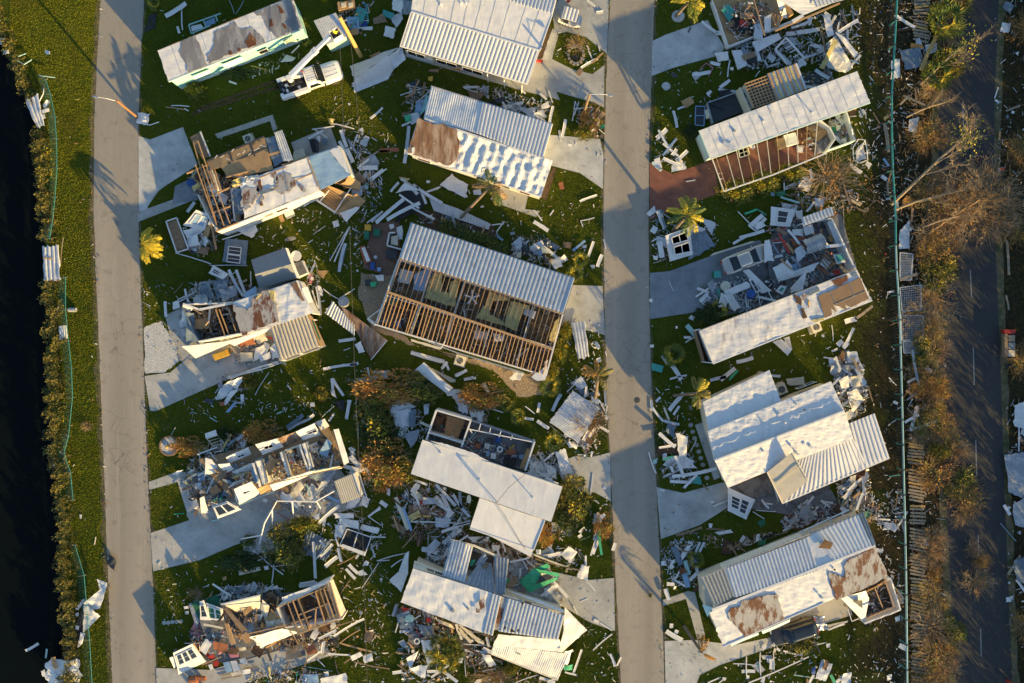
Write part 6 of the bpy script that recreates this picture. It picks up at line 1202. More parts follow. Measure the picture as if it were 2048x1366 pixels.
cpt=house('carport',830,560,'collapsed grey ribbed carport roof with two torn holes above the dented ribbed roof','carport','the collapsed ribbed carport')
for q,h in(([(650,350),(755,385),(690,640),(582,605)],[2.1,2.2,2.6,2.6]),([(757,386),(800,400),(740,655),(692,641)],[2.2,1.9,2.6,2.6]),([(850,500),(930,520),(960,730),(742,656)],[1.6,1.7,2.6,2.6]),([(880,440),(905,480),(850,560),(815,530)],[2.2,2.0,1.6,1.7]),([(950,465),(1052,485),(1025,742),(960,728)],[2.2,2.2,2.6,2.6])):S_(cpt,'roof_sheet',q,h,PM if q[0][0]<800 else GM,rib=.3,amp=.08,nv=7,crumple=.06,jag=.02)
S_(cpt,'bent_beam',[(640,345),(800,385),(960,440),(790,400)],2.2,CR,nu=10,nv=4,crumple=.08);K_(cpt,'bent_beam',800,390,965,465,2.3,2.2,.2,.1,CR);K_(cpt,'post',1020,480,1010,740,2.2,2.5,.12,.1,WH);K_(cpt,'gutter',575,605,1010,745,2.66,None,.12,.1,GM)
P_(cpt,'slab_below',[(760,420),(860,460),(950,480),(930,600),(760,560)],.4,'floor_dark',.3);P_(cpt,'brown_rag',[(860,540),(910,510),(890,600),(870,580)],1.9,'osb_dull',.02,.06);P_(cpt,'green_rag',[(785,500),(820,490),(795,540),(780,535)],1.6,'green_sheet',.02,.05)
for q,h,m in(([(978,1022),(1412,1060),(1440,1150),(945,1095)],[2.7,2.7,2.2,2.2],WH),([(945,1092),(1480,1160),(1400,1340),(928,1155)],[2.1,2.2,1.3,1.5],DW)):S_(h10,'roof_flap',q,h,m,nu=20,nv=8,crumple=.08,rib=0 if m==WH else .2,amp=.025,jag=.01)
S_(h10,'roof_flap',[(1450,830),(1605,990),(1430,1150),(1438,1000)],[2.5,1.9,1.6,2.6],WH,nu=12,nv=10,crumple=.12,jag=.02);S_(h10,'roof_flap',[(1440,1000),(1480,985),(1470,1090),(1410,1140)],[2.7,2.6,2.3,2.4],WH,nu=6,nv=6,crumple=.1)
P_(h10,'dirt_stain',[(1075,1100),(1100,1105),(1140,1170),(1110,1160)],2.0,'roof_grey',.02,.08);K_(h10,'flap_edge',925,1158,1400,1345,1.45,1.25,.14,.08,CR)
ls=empty('crumpled_wall_sheet',g(280,600),'tall crumpled white sheet folded against the end of the dented ribbed roof home','metal sheet')
S_(ls,'upper_fold',[(345,435),(320,450),(270,590),(340,590)],[1.5,1.4,.8,1.2],WH,nu=6,nv=10,crumple=.15);S_(ls,'lower_fold',[(270,580),(345,580),(290,725),(205,640)],[.9,1.2,.4,.3],WH,nu=8,nv=8,crumple=.15,rib=.3,amp=.03)
gp=empty('boat_cover',g(1260,620),'bright green broken boat cover panel on the concrete in front of the collapsed carport','panel')
for q,h in(([(1125,650),(1230,555),(1290,600),(1190,725)],[.4,.9,.9,.4]),([(1200,570),(1330,520),(1345,550),(1240,600)],[.8,1.1,1.0,.8]),([(1240,560),(1410,590),(1405,615),(1260,580)],[1.1,1.0,.9,1.0]),([(1180,690),(1400,615),(1395,635),(1200,728)],[.5,.8,.7,.35])):S_(gp,'green_sheet',q,h,'green_sheet',nu=8,nv=6,crumple=.07,jag=.06)
S_(gp,'grey_backing',[(1260,615),(1330,590),(1370,620),(1290,650)],.95,CH,nu=5,nv=5,jag=.1)
for q,m,h in(([(1420,460),(1480,395),(1540,440),(1490,515)],WH,[.3,.9,.8,.3]),([(1535,615),(1570,530),(1625,540),(1605,650)],WH,[.3,.4,.4,.2]),([(1040,600),(1120,610),(1120,690),(1040,700)],'floor_tan',.1),([(1010,620),(1060,625),(1050,660),(1015,650)],'green_sheet',.3),([(1300,700),(1400,660),(1400,690),(1310,760)],WH,.4),([(430,1070),(500,1060),(545,1190),(480,1250)],WH,[.6,.9,.7,.5]),([(350,1260),(480,1240),(460,1340),(380,1290)],PM,[.5,.6,.3,.3]),([(410,950),(520,960),(525,1050),(440,1030)],BG,[.5,.6,.3,.3]),([(340,1000),(430,1000),(420,1110),(345,1090)],'floor_grey',.3),([(250,890),(340,850),(390,960),(290,1000)],BG,[.4,.7,.5,.3]),([(300,830),(350,840),(345,870),(305,865)],'red',.5),([(470,900),(505,910),(500,940),(470,935)],'red',.4),([(690,950),(720,955),(880,1080),(840,1085)],CR,.5),([(525,905),(650,950),(670,985),(560,940)],CR,.5),([(860,1160),(920,1165),(965,1240),(910,1250)],WH,[.5,.6,.3,.3]),([(690,1190),(735,1185),(720,1230),(685,1225)],PM,.3),([(1440,1245),(1508,1240),(1500,1275),(1445,1275)],'green_sheet',[.6,.7,.5,.5]),([(1245,420),(1280,420),(1280,455),(1250,455)],WH,.3),([(930,390),(990,390),(985,425),(940,430)],DW,.5),([(760,330),(920,330),(900,380),(790,370)],DW,.3),([(40,1000),(95,990),(80,1070),(30,1070)],DW,.1),([(525,415),(560,420),(560,440),(530,445)],WH,.3),([(1340,690),(1440,760),(1400,790),(1300,760)],GM,.3),([(1450,1140),(1505,1130),(1470,1240),(1450,1230)],WH,[1.2,.9,.5,.8]),([(330,1190),(410,1145),(405,1165),(350,1280)],WH,[.5,.9,.7,.3])):
 piece(q,m,h,crumple=.1)
mb=MB();c=g(402,1070,.5);mb.tube([c+Vector((.25*cos(i*pi/8),.25*sin(i*pi/8),0))for i in range(17)],.07,WH,6);tag(mb.build('white_basin'),'round white basin among the wreckage left of the shaggy pine','basin')
mb=MB();c=g(350,910,.6);mb.prism([c+Vector((.5*cos(i*pi/4),.4*sin(i*pi/4),0))for i in range(8)],.05,'teal_pale');tag(mb.build('green_umbrella'),'small pale green parasol cloth by the end of the dented roof','parasol')
for a in((575,295,700,270,.3,WH,.4),(590,380,680,290,.5,PM,.5),(660,250,780,220,.3,PM,.5),(600,460,650,350,.3,WH,.5),(540,490,650,440,.4,WH,.4),(480,460,560,480,.2,WH,.3),(1100,400,1500,560,.2,CR,.4),(1280,475,1435,445,.4,WH,.3),(1245,490,1560,570,.14,OW,.4),(1060,510,1200,480,.2,WH,.6),(1140,480,1185,560,.14,WH,.5),(1180,500,1240,545,.12,WH,.6),(1370,650,1470,760,.4,WH,.2),(1600,640,1665,715,.12,WH,.1),(1280,750,1360,695,.3,WH,.4),(1510,820,1540,880,.12,WH,.2),(1560,790,1610,770,.1,WH,.08),(1650,1135,1785,1020,.15,WH,.1),(1655,920,1690,940,.4,WH,.1),(1700,940,1785,995,.14,WH,.1),(1510,1300,1570,1130,.25,WH,.2),(1770,1160,1805,1250,.3,WH,.1),(1820,1245,1850,1185,.2,WH,.1),(1450,1290,1530,1310,.2,WH,.2),(720,1090,890,1100,.1,WH,.4),(740,1135,920,1150,.3,PM,.4),(745,1150,750,1320,.08,WH,.2),(700,980,790,1080,.4,CR,.5),(770,1000,830,1060,.35,CR,.5),(680,950,720,1060,.3,DW,.5),(870,1120,930,1150,.4,WH,.5),(895,1040,915,1110,.3,WH,.6),(475,1285,590,1280,.35,WH,.4),(590,1285,690,1360,.4,PM,.35),(230,1295,300,1285,.4,WH,.15),(265,1235,340,1290,.12,OW,.2),(1100,1366,1260,1310,.1,WH,.2),(1270,1330,1380,1366,.35,WH,.3),(1330,1366,1400,1330,.3,PM,.4),(865,1285,960,1265,.1,WH,.15),(220,545,300,490,.14,WH,.3),(130,500,315,450,.1,WH,.25),(150,250,60,190,.1,WH,.15),(75,400,150,380,.15,WH,.1),(300,410,400,290,.12,LU,.3),(410,400,440,250,.12,LU,.3),(480,450,482,320,.06,WH,.2),(1635,465,1690,300,.2,PM,.25),(1650,455,1690,360,.3,WH,.2),(1680,200,1710,460,.3,'green_sheet',.4),(1655,240,1690,160,.35,WH,.3),(1695,210,1735,172,.35,WH,.5),(1790,430,1808,375,.4,WH,.15),(1545,335,1570,320,.35,WH,.1),(1550,300,1590,265,.2,WH,.1),(250,1010,275,920,.14,WH,.3),(280,1005,350,1000,.3,PM,.3),(1000,360,1030,440,.16,DW,.6),(1070,380,1090,420,.2,OW,.4),(1460,1155,1510,1135,.3,WH,.4)):
 board(*a[:5],a[5],a[6])
heap([(460,420),(640,340),(700,280),(640,480),(580,590),(480,520)],180,'at the side of the collapsed carport',WH,.9,.5,8)
heap([(700,290),(980,380),(1280,480),(1200,540),(1000,460),(760,380)],190,'between the white wing and the collapsed carport','wood',.9,.5,10)
heap([(1040,500),(1240,500),(1420,640),(1440,780),(1300,790),(1040,700)],190,'on the concrete around the green panel',WH,.8,.35,6)
heap([(240,820),(420,840),(700,950),(680,1060),(460,1080),(300,1020)],300,'below the dented ribbed roof','goods',.9,.5,9)
heap([(690,950),(960,1020),(930,1180),(880,1260),(740,1180)],190,'beside the folded white roof flap','mixed',.9,.5,8)
heap([(260,1080),(520,1080),(700,1300),(620,1366),(300,1366)],170,'around the shaggy pine','mixed',.9,.4,7)
heap([(760,1180),(1000,1200),(1400,1366),(760,1366)],150,'along the bottom edge below the roof flap','wood',.8,.25,5)
heap([(1280,380),(1560,420),(1640,600),(1480,590),(1280,480)],110,'above the driveway of the dented roof',WH,.8,.25,4)
heap([(1560,830),(1800,1000),(1830,1366),(1500,1366)],60,'on the lawn at the bottom of the middle road','lawn',.6,.03,0)
heap([(0,430),(220,600),(200,1366),(0,1366)],120,'on the lawn left of the dented ribbed roof','lawn',.6,.04,0)
# ================================================================= EASTERN ROW
crop('e1')
h11=house('wrecked_mobile_home',820,60,'smashed home at the top edge reduced to a tan floor deck',phrase='the tan floor deck')
P_(h11,'floor_deck',[(470,0),(430,-120),(860,-180),(1000,90),(575,302)],.6,PW,.5)
for a,h in(((575,302,1000,130),.9),((470,0,575,302),.8)):W_(h11,*a,h,WH,0,.12,jag=.2)
S_(h11,'white_roof',[(905,0),(1180,-90),(1300,0),(1060,100)],[2.3,2.5,2.3,2.1],ME,nu=10,nv=10,crumple=.08);S_(h11,'ribbed_roof',[(1100,-60),(1280,-110),(1330,0),(1140,50)],[2.6,2.7,2.5,2.4],PM,rib=.34,amp=.08,nv=4,crumple=.03);K_(h11,'eave_board',880,200,1300,20,1.9,2.3,.16,.08,LU);K_(h11,'eave_board',990,140,1060,100,2.1,None,.3,.1,WH)
S_(h11,'fallen_wall',[(890,0),(935,10),(960,120),(920,110)],[2.2,2.0,1.0,1.2],WH,nu=4,nv=5,crumple=.05);S_(h11,'joist_panel',[(800,60),(930,110),(900,180),(830,180)],[.9,1.4,1.1,.8],LU,rib=.25,amp=.08,nv=4)
for a,h in(((740,0,810,230),1.6),((700,30,760,60),1.2),((700,60,720,20),1.1),((860,90,880,160),1.3),((930,60,880,200),1.6)):K_(h11,'broken_stud',*a,h,h+.2,.1,.12)
for q,m,nm,lab,h in(([(590,80),(740,90),(730,220),(600,200)],'black','burnt_sofa','black sofa on the tan floor deck',.9),([(650,80),(735,85),(730,120),(655,120)],'osb_dull','brown_chest','brown chest on the black sofa',1.2),([(650,130),(700,130),(700,165),(655,165)],'red','red_bag','dark red bag among black goods on the tan floor deck',1.15),([(810,110),(855,90),(850,200),(812,205)],WH,'white_cabinet','upright white cabinet beside the black sofa',1.2),([(740,160),(790,150),(800,250),(745,250)],PM,'wire_cage','pale metal rack beside the white cabinet',1.1),([(735,270),(900,215),(920,250),(760,340)],WH,'fallen_wall','white wall with a small window fallen outside the tan floor deck',.8),([(600,325),(660,325),(700,420),(640,450)],WH,'white_slab','white panel lying at the lower corner of the tan floor deck',.7),([(740,340),(770,330),(790,390),(755,400)],WH,'loose_white_leaf','narrow white door by the black squares',.6),([(665,360),(745,330),(755,365),(680,390)],OW,'loose_brown_leaf','brown door resting across the white panel',.9),([(690,370),(760,360),(765,400),(700,410)],CH,'black_mat','black square mat below the brown door',.6)):
 piece(q,m,h,name=nm,noun=nm.replace('_',' '),label=lab,t=.3,crumple=.04,jag=.03)
o=empty('ladder_bed',g(980,330),'white ladder like bed frame with brown bars lying below the tan floor deck','bed frame')
for a in((880,320,950,245),(950,245,1065,375),(880,320,960,420),(1065,375,1030,415)):K_(o,'rail',*a,.9,.7,.2,.08,WH)
for i in range(5):K_(o,'bar',945+26*i-25,265+28*i+22,970+26*i,262+28*i,.85,None,.09,.05,WH)
wr=empty('crumpled_wreck_sheet',g(1270,330),'crumpled whitish sheet with a yellow insulated edge above the long white roof','metal sheet')
S_(wr,'sheet',[(1195,440),(1285,260),(1390,440),(1340,475)],[.4,1.5,.8,.5],'plastic_clear',nu=12,nv=12,crumple=.25,jag=.05);S_(wr,'insulated_edge',[(1165,440),(1265,250),(1290,262),(1195,450)],[.6,1.5,1.5,.5],'yellow_batt',nu=4,nv=8,crumple=.08);S_(wr,'upper_fold',[(1270,210),(1330,240),(1420,350),(1395,380)],[1.2,1.2,.6,.6],WH,nu=6,nv=8,crumple=.12);S_(wr,'upper_fold',[(1190,100),(1230,90),(1265,220),(1220,240)],[.9,.9,1.2,1.0],WH,nu=6,nv=8,crumple=.15)
for a in((400,140,500,215,.3,WH,.2),(495,215,540,218,.5,WH,.2),(315,210,330,175,.15,CH,.1),(460,405,522,422,.4,DW,.1),(340,485,460,468,.4,WH,.15),(585,390,570,500,.16,WH,.2),(750,500,780,460,.12,WH,.15),(520,570,585,520,.4,DW,.12),(510,580,630,595,.25,WH,.2),(215,720,240,830,.3,WH,.12),(245,710,305,690,.2,WH,.15),(120,845,190,970,.25,WH,.3),(110,900,175,840,.5,WH,.2),(150,1030,270,1080,.35,WH,.5),(210,1010,240,970,.4,WH,.3),(240,1045,310,980,.4,WH,.3),(80,1055,140,1110,.35,'mint_pale',.2),(1110,285,1180,310,.4,WH,.3),(1060,380,1170,340,.25,PM,.3),(1020,440,1075,400,.5,WH,.4),(880,330,980,420,.4,PM,.4),(1280,220,1420,130,.35,WH,.9),(1240,160,1275,100,.3,CR,.8),(1200,80,1240,110,.3,WH,.7),(1300,60,1360,180,.25,OW,.6),(1350,190,1350,290,.2,WH,.7),(950,220,1170,190,.5,DW,.2),(985,180,1100,140,.3,DW,.3),(1100,165,1110,140,.3,WH,.2),(1285,200,1300,140,.2,WH,.5),(1140,455,1230,510,.4,PM,.5),(810,390,830,440,.2,WH,.2),(820,440,910,410,.2,WH,.25),(360,1170,300,1180,.1,WH,.1),(1365,1070,1440,1125,.4,WH,.2),(1470,1060,1500,1080,.5,WH,.2),(1585,1030,1620,1080,.3,BP,.2),(1570,1145,1605,1170,.4,WH,.15),(1610,1180,1615,1270,.2,'grey_wood',.15),(1590,800,1615,990,.4,'grey_wood',.15),(1590,780,1690,680,.3,'pole_yellow',.5),(1590,770,1660,730,.2,WH,.3),(935,1190,940,1250,.12,WH,.2),(940,1230,1040,1190,.2,PM,.15),(1105,1100,1120,1170,.3,WH,.3)):
 board(*a[:5],a[5],a[6])
for q,m in(([(265,660),(325,625),(355,665),(300,705)],PW),([(430,605),(455,585),(470,595),(445,630)],WH),([(195,480),(225,470),(255,500),(215,505)],CH),([(205,1075),(290,1060),(300,1100),(205,1120)],WH),([(425,720),(445,705),(470,760),(430,775)],CR),([(510,590),(590,580),(580,620),(515,630)],'black'),([(480,345),(570,335),(580,390),(510,400)],DW),([(960,270),(1000,255),(1020,290),(980,310)],'teal_pale'),([(1100,110),(1120,110),(1110,160),(1095,160)],WH),([(1030,1190),(1070,1140),(1125,1190),(1090,1250)],PM),([(880,1250),(940,1240),(950,1270),(890,1275)],'green_bin'),([(850,1250),(875,1250),(875,1275),(852,1272)],BP),([(1070,500),(1160,480),(1180,540),(1080,560)],CH),([(585,440),(605,435),(608,455),(590,458)],DW)):
 piece(q,m,[.3,.5,.45,.25],crumple=.08)
o=empty('window_screen',g(390,750),'pale blue window screen standing on its side beside the dark shed floor','window screen');S_(o,'mesh',[(365,695),(420,695),(415,815),(360,810)],.25,CH,t=.01)
for a in((362,690,422,692),(422,692,416,818),(416,818,358,812),(358,812,362,690),(360,752,418,752)):K_(o,'frame_bar',*a,.3,None,.08,.05,BP)
o=empty('chair_wreck',g(430,450),'thin pink chair frame lying on the lawn','frame')
for a in((385,455,430,410),(430,410,475,440),(475,440,445,500)):K_(o,'bar',*a,.2,None,.06,.05,'pink')
for x,y in((170,560),(365,490)):mb=MB();c=g(x,y,.06);mb.prism([c+Vector((.42*cos(k*pi/8)*R(.8,1.1),.42*sin(k*pi/8),0))for k in range(16)],.08,'gravel_white');tag(mb.build('stone_disc'),'round pale stone disc on the lawn beside the middle road','stone disc','round stone discs in the lawn')
mb=MB();c=g(248,105,.05);mb.prism([c+Vector((.65*cos(k*pi/8),.6*sin(k*pi/8),0))for k in range(16)],.08,'gravel_white');tag(mb.build('palm_ring'),'pale gravel ring around the foot of the sunlit palm at the top','gravel ring')
heap([(540,40),(800,0),(900,120),(640,260),(580,200)],240,'on the tan floor deck','inside',.9,.8,6,zb=.6)
heap([(600,300),(900,200),(1120,330),(1060,430),(820,440),(640,450)],220,'below the tan floor deck',WH,.9,.5,9)
heap([(900,180),(1180,90),(1430,60),(1430,400),(1200,470),(1080,330)],270,'in the wreckage above the long white roof',WH,.9,.5,14)
heap([(100,420),(640,420),(430,800),(240,860),(80,1100)],70,'on the lawn above the red driveway','lawn',.6,.03,0)
heap([(90,840),(300,980),(300,1100),(100,1110)],60,'beside the red driveway',WH,.8,.3,4)
crop('e1')
h12=house('mobile_home',930,760,'long trailer with a rippled white roof above a red floored open carport frame',phrase='the long rippled white roof')
LQ=[(383,850),(1412,463),(1497,665),(457,1030)]
body(h12,LQ,2.75,'mint_pale',.2,skirt=CR)
S_(h12,'roof',LQ,[2.9,2.9,2.85,2.85],ME,nu=50,nv=14,crumple=.07,cs=.75,t=.1,jag=.006);gutter(h12,457,1034,1497,668,2.8,'mint_pale');K_(h12,'roof_trim',383,850,457,1030,2.95,None,.08,.08,'mint_pale')
seams(h12,LQ,(2.93,2.87),16,PM);P_(h12,'roof_scrape',[(530,880),(570,930),(620,950),(600,975),(545,950)],3.0,PM,.015,.1);P_(h12,'membrane_flap',[(870,740),(830,690),(860,680),(880,760)],3.0,ME,.02,.05)
vent_pipe(h12,615,850,2.9,.1,.08,GM,'roof_vent');vent_pipe(h12,805,785,2.9,.1,.07,WH,'roof_vent');vent_pipe(h12,1130,725,2.9,.45,.05)
S_(h12,'red_floor',[(470,1050),(1080,820),(1230,980),(550,1235)],.2,'pavers_red',nu=3,nv=3,t=.18)
K_(h12,'carport_beam',468,1030,545,1245,2.6,2.3,.1,.14,CR);K_(h12,'carport_beam',545,1245,870,1135,2.3,None,.12,.12,WH);K_(h12,'carport_beam',870,1135,1215,995,2.3,None,.12,.12,WH);K_(h12,'carport_beam',460,1035,1260,750,2.75,None,.08,.14,PW)
for i in range(11):
 u=.02+i*.087;K_(h12,'rafter',478+760*u,1025-268*u,552+660*u+R(-4,4),1240-250*u,2.65,2.3,.045,.1,CR if i%3 else LU)
for a in((510,1130,535,1125),(518,1165,545,1160)):K_(h12,'bracket',*a,2.4,None,.06,.06,CR)
S_(h12,'shed_floor',[(438,668),(640,595),(685,720),(475,800)],.45,CH,t=.4);W_(h12,438,668,640,595,.75,GM,0,.1);W_(h12,438,668,475,800,.7,GM,0,.1);K_(h12,'black_rail',440,670,545,712,.6,None,.08,.08,'black')
aw=W_(h12,650,568,720,720,2.1,CR,0,.12,'annex_wall');S_(h12,'annex_gable',[(638,598),(682,545),(742,700),(690,722)],[1.0,2.2,2.2,1.0],CR,t=.08);
for q in([(665,605),(685,598),(700,640),(680,645)],[(690,665),(706,660),(720,695),(702,700)]):
 P=gs(q,1.75);mb=MB()
 for i in range(4):mb.beam(P[i],P[(i+1)%4],.07,.06,WT)
 f=mb.build('window',h12);mb=MB();mb.add([p-Vector((0,0,.02))for p in P],[(0,1,2,3),(3,2,1,0)],'glass_dark');mb.build('pane',f)
for i in range(8):u=i/7;K_(h12,'grid_rafter',682+145*u,545-52*u,742+148*u,700-48*u,2.4,None,.1,.12,LU)
for i in range(9):u=i/8;K_(h12,'grid_batten',682+60*u,545+155*u,825+62*u,493+158*u,2.48,None,.09,.05,LU)
P_(h12,'annex_floor',[(690,560),(830,505),(880,650),(740,695)],.5,CH,.4);S_(h12,'batten_roof',[(825,480),(1015,415),(1080,580),(888,655)],[2.5,2.5,2.5,2.5],PM,rib=.28,amp=.05,nv=8,crumple=.02)
for i in range(7):u=.06+i*.145;K_(h12,'insulation_strip',825+190*u,480-65*u,888+192*u,655-75*u,2.58,None,.22,.03,'yellow_batt' if i%2 else LU)
K_(h12,'annex_trim',1015,412,1082,582,2.5,None,.12,.1,WH)
pr=S_(h12,'porch_room_floor',[(1080,830),(1180,780),(1270,890),(1215,975)],.6,'floor_tan',t=.5);S_(h12,'porch_room_floor',[(1130,900),(1270,890),(1225,975),(1150,1000)],.65,'roof_grey',t=.5)
for a in((1080,800,1170,780),(1170,780,1235,830),(1235,830,1272,900),(1272,900,1222,975)):W_(h12,*a,1.7,WH,0,.12,'porch_room_wall')
W_(h12,1225,975,1400,912,1.5,'mint_pale',0,.12,'porch_room_wall');W_(h12,1400,912,1345,730,1.6,WH,0,.12,'porch_room_wall',jag=.3);P_(h12,'rear_deck',[(1230,790),(1345,740),(1395,900),(1260,900)],.5,PM,.4)
for q,m,nm,lab,h in(([(935,880),(1010,860),(1035,930),(950,950)],WH,'white_sofa','pale cushioned sofa on the red carport floor',.8),([(885,905),(935,895),(950,955),(905,970)],'osb_dull','wood_shelf','brown shelf unit beside the pale sofa on the red floor',.9),([(915,915),(940,905),(955,960),(930,965)],CH,'dark_grill','dark barbecue between the shelf and the pale sofa',.8),([(1120,870),(1215,830),(1225,860),(1160,920)],PW,'tan_tabletop','tan table top in the curved porch room',.9),([(1080,900),(1110,890),(1130,930),(1100,950)],WH,'white_bag','white bag in the curved porch room',.8),([(1020,950),(1065,945),(1060,990),(1025,985)],PM,'wire_chair','pale wire chair on the red carport floor',.5),([(1275,810),(1310,815),(1300,850),(1280,850)],CR,'cream_chair','cream chair on the dark deck behind the porch room',.9),([(1240,830),(1275,820),(1280,860),(1250,870)],'green_bin','green_cart','dark green cart beside the cream chair',.8)):
 piece(q,m,h,name=nm,noun=nm.replace('_',' '),label=lab,t=h-.21,crumple=.05,jag=.02)
o=empty('fallen_window',g(675,992),'cream framed four pane window lying on the red carport floor','window')
P=gs([(640,975),(700,955),(712,1005),(650,1025)],.5)
for i in range(4):mb=MB();mb.beam(P[i],P[(i+1)%4],.09,.06,CR);mb.build('frame_bar',o)
mb=MB();mb.beam((P[0]+P[1])/2,(P[2]+P[3])/2,.07,.05,CR);mb.beam((P[1]+P[2])/2,(P[3]+P[0])/2,.07,.05,CR);mb.build('cross_bar',o);mb=MB();mb.add([p-Vector((0,0,.02))for p in P],[(0,1,2,3),(3,2,1,0)],'glass_dark');mb.build('pane',o)
piece([(700,950),(745,945),(750,960),(735,970)],WH,2.4,label='small white scrap caught on the carport rafters',name='caught_scrap',noun='scrap')
cf2=empty('twisted_wire',g(1430,980),'twisted whitish metal frame lying at the corner of the long white roof','frame')
for pts in([(1385,960,.3),(1420,905,.9),(1465,910,1.0),(1440,960,.8),(1400,1000,.5)],[(1385,960,.3),(1390,1040,.3),(1430,1060,.4),(1480,1040,.4),(1475,960,.8),(1460,910,1.0)]):mb=MB();mb.tube([g(*p)for p in pts],.06,WH,6);mb.build('tube',cf2)
S_(cf2,'torn_sheet',[(1400,980),(1450,930),(1475,1030),(1410,1050)],.4,'plastic_clear',nu=8,nv=8,crumple=.2,jag=.1)
heap([(1040,470),(1240,460),(1260,520),(1090,600)],110,'behind the long rippled white roof','mixed',.8,.5,5)
heap([(1220,790),(1350,740),(1420,920),(1280,920)],110,'on the deck behind the porch room','mixed',.7,.4,4,zb=.5)
heap([(1040,860),(1200,830),(1210,980),(1060,1000)],70,'inside the curved porch room','wood',.7,.2,2,zb=.6)
heap([(1330,700),(1500,680),(1560,1100),(1380,1120)],90,'beyond the porch room',WH,.8,.3,4)
heap([(900,1180),(1300,1120),(1600,1050),(1600,1366),(900,1366)],190,'below the cut branches','strip',.9,.25,7)
crop('e2')
h13=house('wrecked_mobile_home',1150,700,'wrecked trailer with a long streaked white roof and smashed carport beside the silver car',phrase='the streaked white roof')
LQ=[(410,1030),(1482,614),(1586,820),(500,1252)]
body(h13,LQ,2.7,WH,.15,skirt=CR)
rf=S_(h13,'roof',LQ,[2.9,2.9,2.85,2.85],'membrane_worn',nu=50,nv=14,crumple=.06,cs=.9,t=.08,jag=.006);K_(h13,'roof_trim',408,1030,500,1255,2.95,None,.08,.06,WT);gutter(h13,500,1255,1586,823,2.8);K_(h13,'roof_trim',410,1028,1482,612,2.95,None,.07,.05,GM)
for pp in([(1212,790),(1300,760),(1500,665),(1560,812),(1440,870),(1400,850),(1410,890),(1350,860),(1320,850),(1340,905),(1300,870),(1310,920),(1262,945)],):patch(rf,'bare_patch',LQ,pp,[2.9,2.9,2.85,2.85],'osb_dull',.05,.01,.08)
for pp,m in(([(1308,690),(1410,650),(1415,690),(1345,725),(1325,710)],'rust'),([(1090,790),(1135,780),(1130,820),(1095,820)],'roof_rust'),([(1050,780),(1090,800),(1100,860),(1060,840)],'dark_wood'),([(1095,880),(1120,875),(1140,940),(1110,950)],'dark_wood'),([(1145,830),(1160,825),(1155,870),(1145,865)],'yellow'),([(1170,960),(1260,935),(1255,955),(1180,970)],'yellow_batt'),([(1130,770),(1220,735),(1225,760),(1140,790)],BG),([(1440,640),(1480,625),(1490,660),(1450,660)],BG)):patch(rf,'torn_spot',LQ,pp,[2.9,2.9,2.85,2.85],m,.12,.01,.09)
for a,b in(((1300,760),(1340,855)),((1430,700),(1460,790)),((1330,850),(1540,760))):K_(rf,'seam',*a,*b,2.98,None,.04,.02,GM)
S_(h13,'end_porch_floor',[(380,1030),(410,1022),(500,1250),(450,1245)],.5,'dark_wood',t=.4);
for a,h,m in(((380,1028,442,1245),1.3,OW),((442,1245,500,1250),1.6,WH),((380,1028,415,1020),1.6,WH)):W_(h13,*a,h,m,0,.1,'porch_wall')
P_(h13,'slab_deck',[(860,420),(1310,250),(1470,600),(900,830)],.25,'floor_grey',.2)
for a,h in(((1310,262,1472,602),2.3),((1100,300,1310,262),1.4)):W_(h13,*a,h,PM,0,.12,'carport_wall',jag=.2)
S_(h13,'wall_sheet',[(1280,290),(1305,280),(1385,440),(1350,455)],[2.0,2.0,1.6,1.6],PM,nu=5,nv=8,crumple=.06);S_(h13,'ribbed_awning',[(1100,258),(1308,183),(1326,240),(1116,316)],[2.4,2.6,2.6,2.4],PM,rib=.36,amp=.1,nv=4);K_(h13,'wall_frame',1385,430,1470,610,2.2,None,.14,.1,WH);K_(h13,'wall_frame',1270,455,1400,440,1.8,2.1,.3,.06,WH)
S_(h13,'louvre_panel',[(1320,510),(1390,500),(1410,560),(1345,575)],[1.6,1.7,1.6,1.5],WH,t=.06);S_(h13,'louvre_panel',[(1335,515),(1385,508),(1398,545),(1350,560)],[1.68,1.78,1.7,1.6],'teal',t=.04)
piece([(1105,412),(1238,364),(1278,462),(1140,510)],GM,[1.3,1.3,1.3,1.3],label='big rolled grey ribbed metal sheet on the smashed carport',name='rolled_sheet',rib=.3,amp=.05,bow=.45,nv=9,crumple=.03)
for q,m,h,lab in(([(1000,640),(1225,560),(1190,620),(930,700)],WH,[1.3,1.7,1.4,1.0],'long white wall lying across the smashed carport'),([(905,600),(1010,545),(1060,640),(940,680)],WH,[1.0,1.5,1.4,1.0],'white panel behind the silver car with a bent top'),([(1030,740),(1140,620),(1110,750),(1030,770)],WH,[1.8,2.2,1.6,1.4],'white door panel leaning on the streaked roof'),([(700,620),(740,605),(900,760),(830,770)],WH,[1.0,1.2,.8,.6],'white frame panel lying below the silver car'),([(560,765),(735,690),(760,730),(590,800)],WH,[.7,1.0,.9,.7],'white top panel above the barred frame'),([(570,790),(620,770),(690,870),(640,895)],WH,[.9,.9,.5,.5],'white post shaped panel at the end of the blue grey drive'),([(1055,480),(1105,440),(1140,500),(1080,570)],PM,[1.1,1.3,1.2,.9],'pale folded sheet left of the rolled grey metal'),([(1115,320),(1180,305),(1190,360),(1130,380)],WH,1.0,'white square box panel under the ribbed awning'),([(1040,340),(1120,330),(1115,385),(1050,375)],WH,.8,'white panel with a fold beside the ribbed awning'),([(850,410),(885,410),(915,545),(850,560)],WH,[1.3,1.4,1.2,1.1],'white sheet lying across the front of the silver car'),([(480,520),(500,500),(770,415),(780,425)],CR,.2,'long cream kerb strip above the silver car')):
 piece(q,m,h,label=lab,name='wall_slab',noun='panel',crumple=.06)
